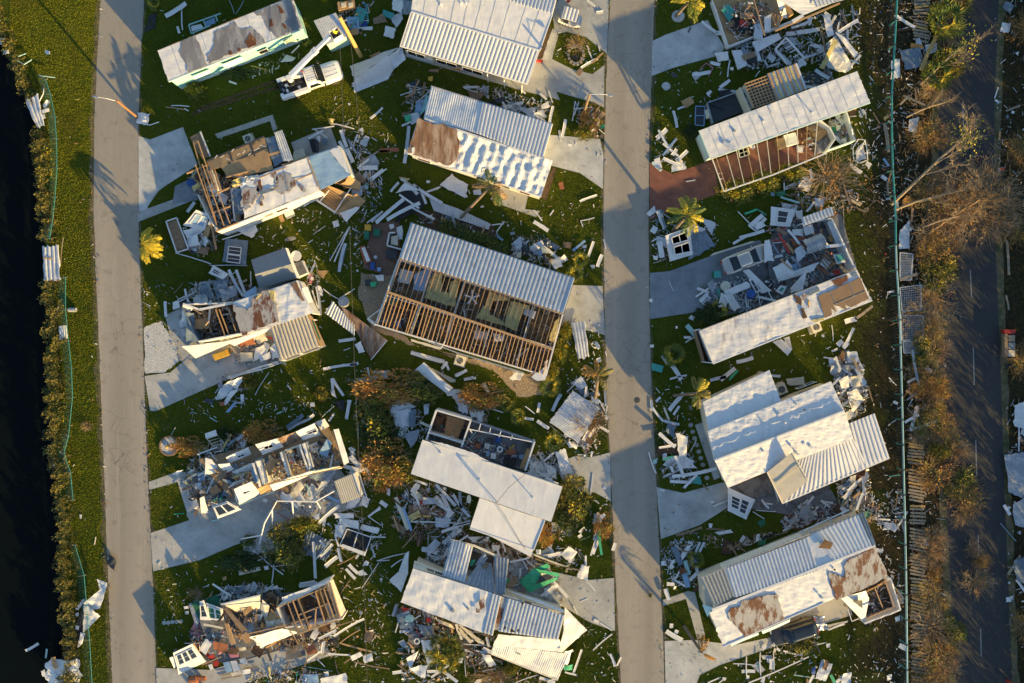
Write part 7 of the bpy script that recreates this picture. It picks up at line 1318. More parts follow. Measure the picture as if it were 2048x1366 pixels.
window_wall([(740,680),(790,660),(850,750),(790,775)],[.9,.9,.6,.6],'barred window frame on the white wreckage at the end of the blue drive',cells=((.1,.5,.1,.9),(.52,.92,.1,.9)))
window_wall([(895,180),(1060,205),(1025,320),(890,310)],[.9,.9,.6,.6],'white box frame with open cupboard and blue goods inside, above the silver car',cells=((.3,.75,.15,.8),),pane=CH)
window_wall([(960,720),(1005,725),(975,785),(925,760)],[.9,.9,.8,.8],'small white window frame with a teal pane beside the leaning door',cells=((.2,.8,.2,.8),),pane='teal',bars=0)
mb=MB();c=g(757,775,1.0);mb.tube([g(757,790,.1),c],.42,'blue',14);mb.tube([c,c+Vector((0,0,.04))],.38,'blue',14);tag(mb.build('blue_drum'),'bright deep blue drum lying in the white wreckage','drum')
mb=MB();q=g(528,645,.95);mb.box((q.x,q.y,.48),(.6,.6,.9),'green_bin',.1);b_=mb.build('body');bn=empty('wheeled_bin',(q.x,q.y,0),'green wheeled bin standing on the blue grey drive behind the silver car','bin');b_.parent=bn;b_.location=b_.location-bn.location;mb=MB();mb.box((q.x,q.y,.97),(.66,.68,.08),'teal',.1);mb.build('lid',bn)
mb=MB();c=g(585,725,.7);mb.tube([c-Vector((0,0,.6)),c],.42,CR,14,.5);tag(mb.build('round_pot'),'round cream pot on the wreckage at the end of the blue grey drive','pot')
fb=house('fallen_wall_box',270,430,'white wall box with two dark windows tipped under the sunlit palm','wall section','the tipped wall box under the palm')
S_(fb,'white_face',[(175,380),(340,320),(362,510),(210,555)],[1.1,1.1,.8,.8],WH,t=.5,nu=4,nv=4,crumple=.03)
for q in([(215,395),(315,355),(330,410),(225,440)],[(230,460),(335,425),(345,490),(240,510)]):
 P=gs(q,1.12);mb=MB()
 for i in range(4):mb.beam(P[i],P[(i+1)%4],.1,.06,WT)
 mb.beam((P[0]+P[1])/2,(P[2]+P[3])/2,.07,.05,WT);f=mb.build('window',fb);mb=MB();mb.add([p-Vector((0,0,.02))for p in P],[(0,1,2,3),(3,2,1,0)],'glass_dark');mb.build('pane',f)
piece([(350,370),(440,345),(520,445),(330,545)],BG,[.5,.5,.3,.3],label='slate blue roof sheet lying beside the tipped wall box',rib=.4,amp=.02,crumple=.06)
piece([(400,250),(520,290),(490,380),(440,300)],PM,[.3,.6,.4,.3],crumple=.15)
for a in((120,210,170,330,.4,WH,.6),(140,200,175,330,.25,BG,.7),(130,420,150,530,.6,WH,.4),(80,420,130,390,.15,WH,.3),(85,360,110,320,.7,WH,.3),(210,290,250,260,.3,CH,.4),(670,215,800,350,.12,WH,.3),(745,300,800,340,.5,WH,.3),(760,310,840,240,.5,WH,.35),(790,330,860,260,.4,WH,.35),(635,435,720,390,.3,DW,.2),(680,395,850,345,.4,WH,.25),(715,230,800,200,.25,'green_sheet',.3),(800,200,865,240,.12,'teal',.4),(960,115,1090,155,.25,'teal_pale',.3),(985,0,985,90,.1,WH,.3),(1000,50,1060,20,.2,WH,.2),(1140,215,1190,150,.25,WH,.3),(660,1245,775,1215,.45,WH,.15),(550,1366,650,1285,.5,DW,.2),(610,1366,670,1300,.3,'green_sheet',.2),(480,1370,590,1345,.4,PM,.2),(900,1335,960,1340,.3,WH,.12),(1000,1366,1120,1350,.25,CR,.3),(1470,950,1590,860,.35,'grey_wood',.3),(1400,970,1480,950,.6,WH,.3),(1400,1130,1460,1010,.35,WH,.25),(1330,1250,1430,1180,.35,WH,.2),(1310,1170,1350,1155,.25,WH,.1),(1350,1130,1385,1100,.6,WH,.2),(1390,1150,1420,1110,.5,PM,.3),(1310,990,1320,1100,.08,WH,.1),(150,1200,190,1260,.35,WH,.1),(220,1270,280,1366,.5,WH,.2),(205,1360,320,1335,.2,WH,.2),(320,990,380,1060,.6,'teal_pale',.3),(300,1075,350,1075,.3,WH,.3),(310,1110,380,1070,.15,WH,.3),(340,935,370,950,.5,WH,.1),(200,690,230,760,.07,WH,.06),(390,740,470,770,.3,WH,.3),(410,830,460,780,.5,WH,.3),(430,850,480,800,.4,WH,.2),(1690,770,1735,760,.2,WH,.12),(1680,130,1710,128,.2,WH,.1),(1220,520,1290,610,.12,OW,.8),(1240,510,1310,600,.12,OW,.8),(1260,500,1330,580,.12,LU,.8),(1200,580,1260,680,.12,OW,.7),(960,540,1040,610,.18,PW,1.5),(800,740,820,860,.08,WH,.6),(870,750,910,820,.1,WH,.7),(720,770,730,870,.1,WH,.5),(1010,340,1090,440,.25,WH,1.0),(1000,430,1050,500,.3,PW,.9),(900,410,1000,415,.12,'red',.8),(905,430,990,420,.08,WH,.85),(910,440,945,500,.12,BP,.8),(935,330,1000,370,.5,OW,.8),(920,530,975,515,.3,WH,.6)):
 board(*a[:5],a[5],a[6])
for q,m in(([(905,1105),(965,1085),(1040,1150),(1010,1200)],DW),([(980,1080),(1020,1070),(1040,1150),(1000,1120)],DW),([(80,1250),(160,1270),(150,1315),(78,1300)],'teal'),([(70,1125),(95,1122),(95,1142),(72,1145)],WH),([(65,810),(85,812),(85,835),(62,832)],WH),([(240,998),(255,998),(255,1015),(240,1015)],WH),([(1410,1175),(1480,1170),(1500,1240),(1420,1250)],PM),([(1305,1260),(1430,1265),(1425,1320),(1310,1335)],GM),([(1075,60),(1110,0),(1180,20),(1150,80)],WH),([(1190,120),(1260,130),(1250,185),(1195,175)],PM),([(1060,210),(1110,210),(1110,265),(1070,270)],WH),([(780,300),(820,280),(860,310),(800,345)],WH),([(90,520),(120,520),(120,545),(92,545)],WH),([(515,750),(545,740),(550,800),(520,800)],'teal'),([(700,720),(740,700),(740,760),(710,760)],'osb_dull'),([(800,780),(900,770),(910,820),(820,850)],CH),([(1310,620),(1360,610),(1370,640),(1320,650)],'red')):
 piece(q,m,[.3,.5,.45,.25],crumple=.08)
heap([(870,340),(1120,250),(1300,300),(1460,600),(1200,690),(1000,640),(900,540)],480,'on the smashed carport behind the silver car','goods',.9,.9,14)
heap([(400,760),(700,640),(900,760),(900,830),(680,890),(480,850)],330,'at the end of the blue grey drive',WH,.9,.6,12)
heap([(860,680),(1100,660),(1460,600),(900,830)],170,'between the silver car and the streaked white roof','inside',.8,.6,6)
heap([(80,200),(220,260),(520,290),(520,450),(220,560),(90,560)],190,'around the tipped wall box under the palm',WH,.9,.35,8)
heap([(1290,1240),(1420,1160),(1520,1260),(1540,1420),(1340,1420)],190,'in the pale heap below the streaked roof',WH,.9,.5,9)
heap([(1000,100),(1500,60),(1480,200),(1330,260),(1050,200)],170,'above the ribbed awning','strip',.9,.4,8)
heap([(500,1260),(1300,980),(1500,1000),(1300,1300),(760,1340)],60,'on the lawn below the streaked white roof','lawn',.6,.03,0)
ac_unit(1205,1005,.35,'cream air conditioner under the edge of the streaked white roof',.85,.95)
crop('e3')
h14=house('mobile_home',950,700,'large home with several thick white coated roofs and a tilted tan metal panel',phrase='the thick white coated roofs')
body(h14,[(425,490),(885,275),(960,480),(1305,355),(1455,740),(1090,880),(850,960),(598,1070),(462,690)],2.6,CR,.2)
S_(h14,'north_roof',[(428,492),(884,274),(965,490),(470,690)],[2.75,2.75,2.8,2.8],ME,nu=40,nv=16,crumple=.09,cs=1.3,t=.1,rib=0,jag=.004)
S_(h14,'main_roof',[(462,692),(1305,352),(1396,552),(510,892)],[3.05,3.05,3.1,3.1],ME,nu=50,nv=16,crumple=.09,cs=1.5,t=.3)
S_(h14,'south_roof',[(512,894),(1398,553),(1457,742),(598,1072)],[3.32,3.32,2.95,2.95],ME,nu=50,nv=14,crumple=.08,cs=1.5,t=.25)
K_(h14,'ridge_cap',510,893,1397,552,3.38,None,.16,.08,ME)
S_(h14,'porch_roof',[(1420,640),(1602,568),(1703,872),(1500,962)],[2.7,2.7,2.5,2.5],ME,rib=.4,amp=.09,nv=4,t=.03,crumple=.01);S_(h14,'porch_roof',[(1078,888),(1457,742),(1560,935),(972,1180)],[2.85,2.8,2.45,2.45],ME,rib=.4,amp=.08,nv=5,t=.03,crumple=.02)
S_(h14,'tilted_panel',[(868,970),(1038,838),(1146,1030),(972,1182)],[3.0,3.9,3.6,2.6],'tan_metal',nu=5,nv=5,crumple=.03,t=.06);K_(h14,'panel_seam',930,1050,1090,935,3.0,3.85,.1,.06,CR);K_(h14,'panel_edge',868,970,972,1182,3.05,2.65,.1,.12,CR);K_(h14,'panel_edge',1038,838,1146,1030,3.95,3.65,.08,.1,CR);K_(h14,'bare_edge',745,1003,850,968,2.9,None,.14,.06,LU)
for x,y,L in((995,635,.22),(1075,512,.2),(1085,850,.35),(1035,795,.25),(845,830,.2)):vent_pipe(h14,x,y,3.12,L,.07)
for x,y in((950,580),(1120,775),(1040,750),(1170,800)):mb=MB();c=g(x,y,3.16);mb.box(c,(.25,.22,.12),ME,.4);mb.build('roof_vent',h14)
P_(h14,'leaf_litter',[(1115,540),(1130,538),(1128,552),(1118,550)],3.5,'dark_wood',.02,.03)
S_(h14,'porch_floor',[(650,1060),(860,985),(930,1110),(760,1160)],.2,'floor_grey',t=.18);win(h14,1100,408,1220,360,2.7,1.0,1.9,off=0,panes=2)
for a in((905,1040,945,1170),(1010,1160,1000,1200)):K_(h14,'porch_post',*a,2.4,.1,.08,.08,WH)
gutter(h14,598,1075,860,965,2.85);gutter(h14,972,1184,1703,874,2.45)
ac_unit(968,405,.4,'dark air conditioner in the notch of the thick white roofs',.85,1.0)
crop('e3')
piece([(1000,350),(1118,320),(1127,372),(1020,380)],CR,[.4,.5,.4,.3],label='cream panel leaning beside the dark air conditioner',name='cream_sheet',noun='panel')
ww=window_wall([(600,1075),(785,1160),(725,1295),(600,1235)],[1.0,.9,.6,.7],'white wall section with a dark screen door lying below the thick white roofs',cells=((.55,.85,.2,.8),(.15,.5,.25,.75)),bars=2)
rc=empty('crumpled_roof_heap',g(250,830),'broken white ceiling heap with a torn hole on the lawn by the road','ceiling heap')
S_(rc,'torn_sheet',[(240,700),(325,730),(320,860),(270,865)],[.6,.7,.5,.5],DW,nu=8,nv=8,crumple=.12,jag=.15);S_(rc,'torn_sheet',[(155,870),(320,850),(390,940),(180,950)],[.3,.5,.3,.2],'membrane_worn',nu=9,nv=7,crumple=.18,jag=.12);S_(rc,'dark_lining',[(150,790),(250,760),(270,850),(160,840)],.3,'dark_wood',nu=6,nv=6,crumple=.12,jag=.1)
for a in((130,705,240,800,.4,WH,.7),(130,805,250,785,.25,WH,.5),(240,860,300,1010,.35,WH,.6),(220,1000,525,945,.4,WH,.4),(205,1035,350,1040,.35,WH,.3),(300,1080,390,990,.3,WH,.35),(160,890,230,860,.2,'green_sheet',.5),(60,835,110,980,.15,DW,.2),(85,530,160,625,.25,WH,.15),(165,620,270,645,.3,PM,.2),(75,480,80,550,.25,WH,.12),(165,530,200,615,.25,CR,.15),(200,550,300,430,.5,WH,.25),(230,580,270,520,.3,WH,.2),(210,930,225,970,.3,WH,.4),(345,830,385,750,.1,WH,.2),(110,490,140,460,.3,WH,.1),(500,1205,640,1150,.2,WH,.2),(830,1160,880,1220,.25,WH,.2),(850,1185,905,1190,.2,WH,.15),(1115,1190,1148,1160,.2,WH,.3),(1235,1165,1300,1210,.25,WH,.3),(1250,1170,1320,1180,.2,WH,.25),(1420,1100,1530,1000,.3,WH,.6),(1480,1230,1540,1080,.3,PM,.6),(1520,1000,1530,1130,.2,WH,.8),(1460,1145,1505,1110,.3,PW,.7),(1350,1080,1440,1040,.4,BG,.4),(1390,1150,1440,1100,.5,DW,.4),(1700,1000,1780,990,.1,'teal',.1),(1730,490,1760,505,.3,WH,.1),(1700,325,1735,365,.12,WH,.1),(770,1240,850,1290,.1,WH,.15),(790,1230,930,1240,.08,WH,.15),(1560,390,1590,490,.15,OW,.3),(430,1060,470,1095,.2,OW,.2)):
 board(*a[:5],a[5],a[6])
for q,m,h in(([(175,690),(185,640),(245,650),(230,740)],BG,.3),([(355,1010),(410,995),(425,1055),(360,1050)],'teal',.2),([(90,890),(120,875),(115,910),(88,915)],'teal_pale',.2),([(140,1085),(170,1090),(160,1112),(138,1108)],WH,.06),([(800,1310),(850,1290),(860,1330),(820,1350)],'green_bin',.1),([(470,1320),(495,1322),(490,1350),(470,1350)],WH,.2),([(1360,340),(1420,310),(1430,390),(1380,420)],DW,[.7,1.0,.7,.5]),([(1440,320),(1500,310),(1505,380),(1450,390)],CR,[.7,1.0,.7,.5]),([(1410,430),(1480,400),(1530,480),(1440,540)],WH,[.5,.9,.6,.4]),([(1305,240),(1370,235),(1375,290),(1300,300)],GM,.6),([(1470,270),(1500,260),(1550,370),(1520,390)],PM,.6),([(1450,990),(1545,950),(1530,1010),(1440,1040)],'rust',[.4,.9,.6,.4]),([(1435,1000),(1480,990),(1470,1040),(1440,1040)],CR,.9),([(1520,1240),(1575,1230),(1575,1275),(1530,1278)],'green_bin',.3),([(1080,1270),(1140,1200),(1205,1290),(1150,1320)],GM,[.3,.8,.5,.3]),([(480,1170),(500,1165),(505,1180),(485,1185)],WH,.05)):
 piece(q,m,h,crumple=.12)
heap([(1300,230),(1480,200),(1560,400),(1540,560),(1420,620),(1360,480)],330,'in the tall pale heap behind the thick white roofs',WH,.9,.7,14)
heap([(1330,1030),(1560,950),(1600,1180),(1680,1300),(1500,1330),(1360,1180)],330,'in the rubble between the two lower roofs','mixed',.9,.5,14)
heap([(950,1300),(1100,1200),(1480,1180),(1500,1230),(1000,1366)],230,'along the upper wall of the rust patched home',WH,.9,.5,12)
heap([(130,680),(330,700),(400,960),(420,1060),(140,1000)],160,'around the broken white ceiling heap',WH,.8,.3,6)
heap([(1560,1150),(1800,1080),(1800,1366),(1600,1366)],170,'on the soil beside the teal fence',WH,.8,.15,5)
heap([(80,420),(320,300),(420,600),(340,680),(100,700)],60,'on the lawn beside the leaning palm','lawn',.7,.04,0)
crop('e4')
h15=house('mobile_home',1100,700,'bottom home with a ribbed white roof, two rust patches and a smashed end',phrase='the rust patched bottom roof')
body(h15,[(425,625),(1580,160),(1665,385),(1745,605),(590,1105),(445,815)],2.6,CR,.25)
S_(h15,'tan_roof',[(424,625),(603,556),(668,748),(522,834)],[2.75,2.75,3.0,3.0],'tan_metal',rib=.36,amp=.09,nv=4);S_(h15,'ribbed_roof',[(603,556),(1188,332),(1262,572),(668,762)],[2.78,2.78,3.05,3.05],ME,rib=.36,amp=.085,nv=5,crumple=.02);S_(h15,'plain_roof',[(1188,332),(1225,312),(1375,500),(1258,575)],[2.8,2.8,3.05,3.05],ME,nu=8,nv=8,crumple=.06);S_(h15,'ribbed_roof',[(1222,312),(1582,160),(1668,388),(1370,506)],[2.82,2.82,3.1,3.1],ME,rib=.4,amp=.07,nv=5,crumple=.012);S_(h15,'grey_edge',[(1545,175),(1584,158),(1670,386),(1640,400)],[2.9,2.9,3.16,3.16],BG,rib=.3,amp=.03,nv=4)
crop('e3')
for i in range(9):c=g(345+14*i,650+45*i,.03);mb=MB();mb.prism([c+Vector((.24*cos(k*pi/5),.22*sin(k*pi/5),0))for k in range(10)],.05,'concrete');tag(mb.build('stepping_stone'),'round stepping stone in the curved line beside the thick white roofs','stepping stone','stepping stones beside the thick white roofs')
crop('e4');LQ=[(490,868),(1662,395),(1752,608),(588,1106)]
rf=S_(h15,'lower_roof',LQ,[3.0,3.0,2.7,2.7],ME,nu=56,nv=14,crumple=.08,cs=1.1,t=.08,jag=.006);S_(h15,'left_edge',[(440,810),(520,832),(492,870),(478,900)],[2.7,2.9,2.9,2.7],'mint_pale',t=.05);K_(h15,'ridge_cap',510,850,1665,392,3.1,None,.24,.05,ME)
for pp in([(618,870),(640,840),(700,825),(720,790),(800,768),(870,745),(970,738),(985,790),(1022,905),(900,960),(742,1036),(690,960),(630,920)],[(1328,600),(1335,575),(1440,615),(1455,580),(1440,540),(1465,500),(1560,450),(1660,402),(1750,600),(1640,670),(1390,778),(1360,690)]):patch(rf,'bare_patch',LQ,pp,[3.0,3.0,2.7,2.7],'roof_rust',.09,.012,.1)
o=S_(h15,'brown_flap',[(1262,410),(1310,352),(1366,378),(1345,420)],[3.0,3.4,3.4,3.05],'dark_wood',nu=6,nv=6,crumple=.06,jag=.08)
mb=MB();c=g(1376,563,3.0);mb.tube([c,c+Vector((0,0,.12))],.1,'black',8);mb.build('roof_vent',h15);vent_pipe(h15,1290,765,2.8,.25,.06,BP)
S_(h15,'north_wall',[(565,520),(1130,300),(1150,335),(580,560)],[2.2,2.2,2.7,2.7],CR,nu=10,nv=3,crumple=.02);K_(h15,'eave_trim',424,622,1582,157,2.8,None,.1,.08,GM);K_(h15,'eave_trim',588,1110,1300,800,2.72,None,.1,.08,WH);S_(h15,'hanging_fascia',[(860,1000),(1065,915),(1060,935),(870,1020)],[2.5,2.6,2.3,2.2],BP,nu=5,nv=3,crumple=.04);S_(h15,'hanging_fascia',[(640,1085),(840,1010),(840,1025),(645,1105)],[2.5,2.5,2.2,2.2],BP,nu=5,nv=3,crumple=.04)
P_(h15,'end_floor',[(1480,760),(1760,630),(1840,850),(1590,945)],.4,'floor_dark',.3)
for a,h,m in(((1775,625,1845,850),2.0,WH),((1590,945,1845,850),1.6,WH),((1750,640,1770,625),2.4,WH)):W_(h15,*a,h,m,0,.14,'end_wall',jag=.1)
S_(h15,'fallen_white_wall',[(1420,765),(1600,715),(1622,770),(1590,940)],[2.4,2.3,1.9,1.4],WH,nu=8,nv=6,crumple=.05);S_(h15,'dark_opening',[(1500,785),(1575,782),(1575,840),(1550,820)],[2.5,2.4,2.1,2.2],CH,t=.03)
for a in((1660,690,1720,840),(1680,680,1740,640),(1740,660,1800,830),(1620,900,1790,830),(1600,720,1750,650)):K_(h15,'broken_rafter',*a,2.2,1.9,.08,.12)
for a in((1130,300,1480,140),(1200,275,1210,310),(1330,190,1360,235),(1150,290,1170,320)):K_(h15,'porch_rail',*a,2.4,None,.1,.1,WH);
P_(h15,'porch_deck',[(1140,300),(1480,150),(1520,180),(1190,325)],.4,CH,.3)
pf=empty('porch_fence',g(1510,880),'short white porch rail fallen beside the smashed end','rail')
for a in((1470,840,1500,930),(1500,930,1560,905),(1330,990,1470,930)):K_(pf,'rail',*a,.6,None,.08,.08,WH)
tarp=empty('foil_sheet',g(1280,930),'crumpled silver foil sheet spread on the drive behind the dark car','sheet');S_(tarp,'foil',[(1225,900),(1300,890),(1335,990),(1240,1010)],[.3,.3,.2,.2],'foil',nu=12,nv=12,crumple=.25,cs=2,jag=.08)
for a in((235,400,290,530,.7,BG,.4),(290,490,360,370,.5,WH,.4),(300,560,340,690,.6,BP,.5),(245,640,290,560,.2,WH,.5),(245,640,330,690,.2,WH,.5),(395,440,425,370,.3,WH,.2),(420,440,455,370,.3,WH,.2),(350,640,400,590,.4,WH,.4),(395,530,410,600,.35,WH,.3),(320,500,345,600,.5,'teal_pale',.4),(190,665,245,668,.45,DW,.2),(180,700,205,780,.5,WH,.3),(185,1000,300,1065,.55,WH,.15),(245,1000,270,1010,.5,WH,.12),(210,960,235,962,.5,WH,.1),(755,1180,757,1330,.12,WH,.2),(852,1150,856,1320,.12,WH,.2),(945,1150,950,1280,.12,WH,.2),(770,1366,1195,1180,.14,WH,.25),(660,1230,830,1245,.12,PM,.15),(720,1285,815,1285,.4,PM,.15),(930,1195,930,1270,.5,WH,.2),(1015,1140,1140,1170,.2,WH,.15),(1140,1115,1150,1190,.2,WH,.15),(940,1090,990,1140,.25,WH,.2),(950,1150,970,1080,.3,CR,.2),(1340,990,1450,950,.14,WH,.2),(1230,1100,1320,1080,.1,WH,.1),(1835,1100,1890,1125,.6,WH,.15),(480,1366,560,1330,.15,WH,.1),(560,1366,610,1330,.12,WH,.1),(1090,1310,1300,1345,.1,'teal_pale',.12),(1350,1310,1380,1366,.4,'green_sheet',.4),(1390,1366,1450,1310,.4,WH,.3),(1200,1366,1230,1310,.3,WH,.3),(255,320,440,265,.3,OW,.1),(470,275,600,285,.2,OW,.12),(630,430,760,350,.12,LU,.2),(860,345,970,310,.4,'black',.2),(1000,310,1060,280,.2,OW,.2)):
 board(*a[:5],a[5],a[6])
for q,m,h in(([(825,315),(850,310),(840,360),(818,365)],WH,.3),([(840,360),(895,350),(890,385),(830,390)],'green_bin',.3),([(900,1195),(950,1200),(945,1230),(905,1225)],WH,.25),([(1290,1200),(1365,1235),(1310,1360),(1245,1330)],PM,[.5,.6,.4,.4]),([(1310,1200),(1340,1215),(1320,1280),(1295,1270)],'dark_wood',.65),([(1215,1260),(1245,1255),(1240,1310),(1215,1300)],'blue',.6),([(1440,1300),(1500,1290),(1490,1366),(1420,1366)],PM,.4),([(1745,1310),(1780,1300),(1780,1340),(1750,1350)],WH,.2),([(1805,900),(1840,890),(1840,925),(1810,935)],BP,.2),([(1320,1090),(1345,1085),(1343,1115),(1322,1115)],WH,.2),([(1290,560),(1310,575),(1300,590),(1285,585)],'rust',.1),([(220,500),(250,490),(240,520),(215,525)],WH,.3),([(150,505),(185,500),(190,535),(150,535)],WH,.2),([(195,540),(240,535),(240,555),(200,558)],WH,.2),([(270,560),(310,550),(340,580),(290,600)],'rust',.6),([(755,1310),(775,1310),(770,1335),(752,1335)],WH,.12),([(805,1240),(840,1235),(838,1250),(810,1250)],'teal',.15),([(530,300),(640,280),(660,300),(560,320)],DW,.1)):
 piece(q,m,h,crumple=.1)
heap([(610,390),(830,320),(980,290),(990,320),(640,440)],170,'along the path above the tan ribbed roof','wood',.8,.25,6)
heap([(140,440),(240,360),(380,360),(430,500),(400,700),(240,700)],170,'in the twisted metal by the middle road',WH,.9,.4,8)
heap([(1480,760),(1760,640),(1830,850),(1600,930)],170,'inside the smashed end of the bottom home','inside',.8,.7,5,zb=.4)
heap([(1650,380),(1720,390),(1850,620),(1860,830),(1760,640)],70,'behind the rust patches',WH,.8,.3,4)
heap([(880,1110),(1230,1020),(1340,1100),(1200,1250),(900,1200)],90,'on the lawn below the dark car',WH,.6,.1,3)
heap([(640,1200),(1240,1180),(1500,1320),(1500,1400),(500,1400)],90,'along the bottom edge below the dark car',WH,.7,.1,3)
heap([(1380,1000),(1860,900),(1860,1366),(1500,1366)],70,'on the sunlit lawn by the fence','lawn',.6,.03,0)
heap([(160,260),(640,300),(560,420),(300,360)],120,'on the lawn above the twisted metal','wood',.7,.05,0)
crop('p')
heap([(1735,0),(1800,0),(1795,440),(1760,440),(1740,200)],260,'on the dark soil beside the teal fence','mixed',.7,.1,3)
heap([(1800,0),(1890,0),(1850,200),(1830,440),(1795,440)],430,'under the trees by the dark road','strip',.9,.3,12)
heap([(1800,440),(1860,440),(1860,880),(1812,880)],430,'between the teal fence and the dry shrubs','strip',.9,.25,10)
heap([(1815,880),(1880,880),(1890,1366),(1825,1366)],210,'among the fallen fence panels','strip',.9,.15,8)
heap([(1720,440),(1800,440),(1808,1366),(1750,1366),(1760,900)],130,'on the ground beside the lower teal fence','lawn',.6,.05,0)
heap([(1990,0),(2060,0),(2060,440),(1995,440)],110,'on the verge across the dark road',WH,.8,.15,5)
heap([(2010,800),(2070,800),(2070,1300),(2020,1300)],150,'in the wreckage across the dark road',WH,1,.3,12)
for q,m,h in(([(2010,910),(2052,905),(2055,1000),(2018,985)],GM,[.4,.5,.5,.3]),([(2025,1010),(2055,990),(2060,1060),(2030,1050)],GM,[.4,.7,.6,.3]),([(2028,1120),(2055,1110),(2058,1170),(2032,1160)],BG,.4),([(2030,810),(2055,800),(2060,860),(2028,850)],WH,[.3,.6,.5,.3]),([(2012,1195),(2022,1193),(2022,1203),(2012,1204)],WH,.05),([(1800,100),(1840,95),(1850,130),(1812,140)],BG,.4),([(1782,120),(1800,118),(1800,155),(1782,158)],WH,.3),([(1818,240),(1838,234),(1832,266),(1816,262)],'plastic_clear',.3),([(1800,460),(1820,440),(1818,495),(1798,498)],PM,.25),([(1802,520),(1826,515),(1824,560),(1802,555)],'grey_wood',.25)):
 piece(q,m,h,crumple=.1)
for a in((1842,140,1874,70,.45,'pole_yellow',.6),(1775,230,1820,190,.25,'grey_wood',.5),(2008,1010,2020,1030,.35,WH,.3),(1990,200,1998,205,.2,WH,.1),(1790,30,1830,55,.3,WH,.4),(1800,560,1835,548,.35,'grey_wood',.4),(1815,765,1835,755,.25,WH,.4),(1820,860,1875,842,.3,PM,.4),(1822,860,1835,812,.4,WH,.35),(1810,845,1838,830,.3,WH,.4),(1852,735,1865,745,.4,WH,.3),(1825,700,1838,770,.3,GM,.5),(2012,590,2018,620,.2,'grey_wood',.1),(2014,480,2018,550,.3,'grey_wood',.1)):board(*a[:5],a[5],a[6])
for q in([(1802,630),(1846,632),(1846,680),(1804,680)],[(1806,682),(1840,684),(1838,706),(1808,706)],[(1800,575),(1842,570),(1842,620),(1804,622)],[(1800,505),(1826,508),(1822,560),(1800,560)]):
 lp=empty('garden_lattice',g(q[0][0]+20,q[0][1]+20),'white garden lattice panel lying beside the teal fence','lattice','lattice panels beside the teal fence');P=gs(q,.35);mb=MB()
 for i in range(12):
  u=i/11
  mb.beam(P[0].lerp(P[1],u),P[3].lerp(P[2],max(0,min(1,u+R(-.02,.02)))),.04,.02,GM);mb.beam(P[0].lerp(P[3],u)+Vector((0,0,.02)),P[1].lerp(P[2],u)+Vector((0,0,.02)),.04,.02,GM)
 mb.build('slats',lp)
 mb=MB();[mb.beam(P[i],P[(i+1)%4],.08,.05,WH)for i in range(4)];mb.build('frame',lp)
# ================================================================= PLANTS
crop('p')
def leaf(mb,c,d,L,w,m):
 s=d.cross(Vector((R(-.5,.5),R(-.5,.5),1)))
 if s.length<1e-3:return
 s=s.normalized()*w/2
 mb.add([c-s*.3,c+d*L*.5-s,c+d*L,c+d*L*.5+s],[(0,1,2,3)],m)
def bush_mesh(mats,n=1900,k=26,hgt=.8,ls=.13,gap=.25):
 mb=MB();cl=[]
 for _ in range(k):
  a,r=R(0,6.28),R(0,1)**.6*.85;z=R(.15,1)*hgt*(1.05-.7*r*r);cl.append((Vector((r*cos(a),r*sin(a),z)),R(.16,.34),random.choices(*zip(*mats))[0]))
 for _ in range(n):
  c,s,m=random.choice(cl);d=Vector((random.gauss(0,1),random.gauss(0,1),random.gauss(.3,.9))).normalized()
  leaf(mb,c+d*s*R(.4,1),(d+Vector((0,0,.3))).normalized(),ls*R(.6,1.3),ls*R(.35,.6),m if R(0,1)<.8 else random.choices(*zip(*mats))[0])
 return mb
def twigs(mb,n,L,m,up=.6,r=.012,sub=5):
 for _ in range(n):
  a=R(0,6.28);d=Vector((cos(a),sin(a),R(.1,1.2)*up)).normalized();p=Vector((R(-.1,.1),R(-.1,.1),0));pts=[p]
  for i in range(4):d=(d+Vector((R(-.25,.25),R(-.25,.25),R(-.15,.2)))).normalized();p=p+d*L*R(.18,.3);p.z=max(p.z,.03);pts.append(p)
  mb.tube(pts,r,m,3,r*.3)
  for _ in range(sub):q=random.choice(pts[1:]);e=(d+Vector((R(-1,1),R(-1,1),R(-.4,.6)))).normalized();mb.tube([q,q+e*L*.16,q+(e+Vector((0,0,R(-.2,.3))))*L*R(.2,.34)],r*.6,m,3,r*.2)
def template(mats,tw='twig',ntw=16,tl=1.0,**kw):
 a=bush_mesh(mats,**kw);b=MB();twigs(b,ntw,tl,tw)
 return a,b
TPL={}
def plant(kind,x,y,rx,ry,h,name,label,cat,group=None,rot=None,parts=True):
 """places a shrub: the first of a kind builds its meshes, the others share them"""
 if kind not in TPL:
  ms=[]
  for mb,nm in zip(KIND[kind](),('foliage','branches')):
   if mb.v:o=mb.build(nm,loc=(0,0,0));ms.append((nm,o.data));bpy.data.objects.remove(o)
  TPL[kind]=ms
 c=g(x,y,0);o=empty(name,(c.x,c.y,0),label,cat,group)
 o.rotation_euler.z=R(0,6.28)if rot is None else rot;o.scale=(rx/PPM,ry/PPM,h)
 for nm,me in TPL[kind]:q=bpy.data.objects.new(nm,me);COL.objects.link(q);q.parent=o
 return o
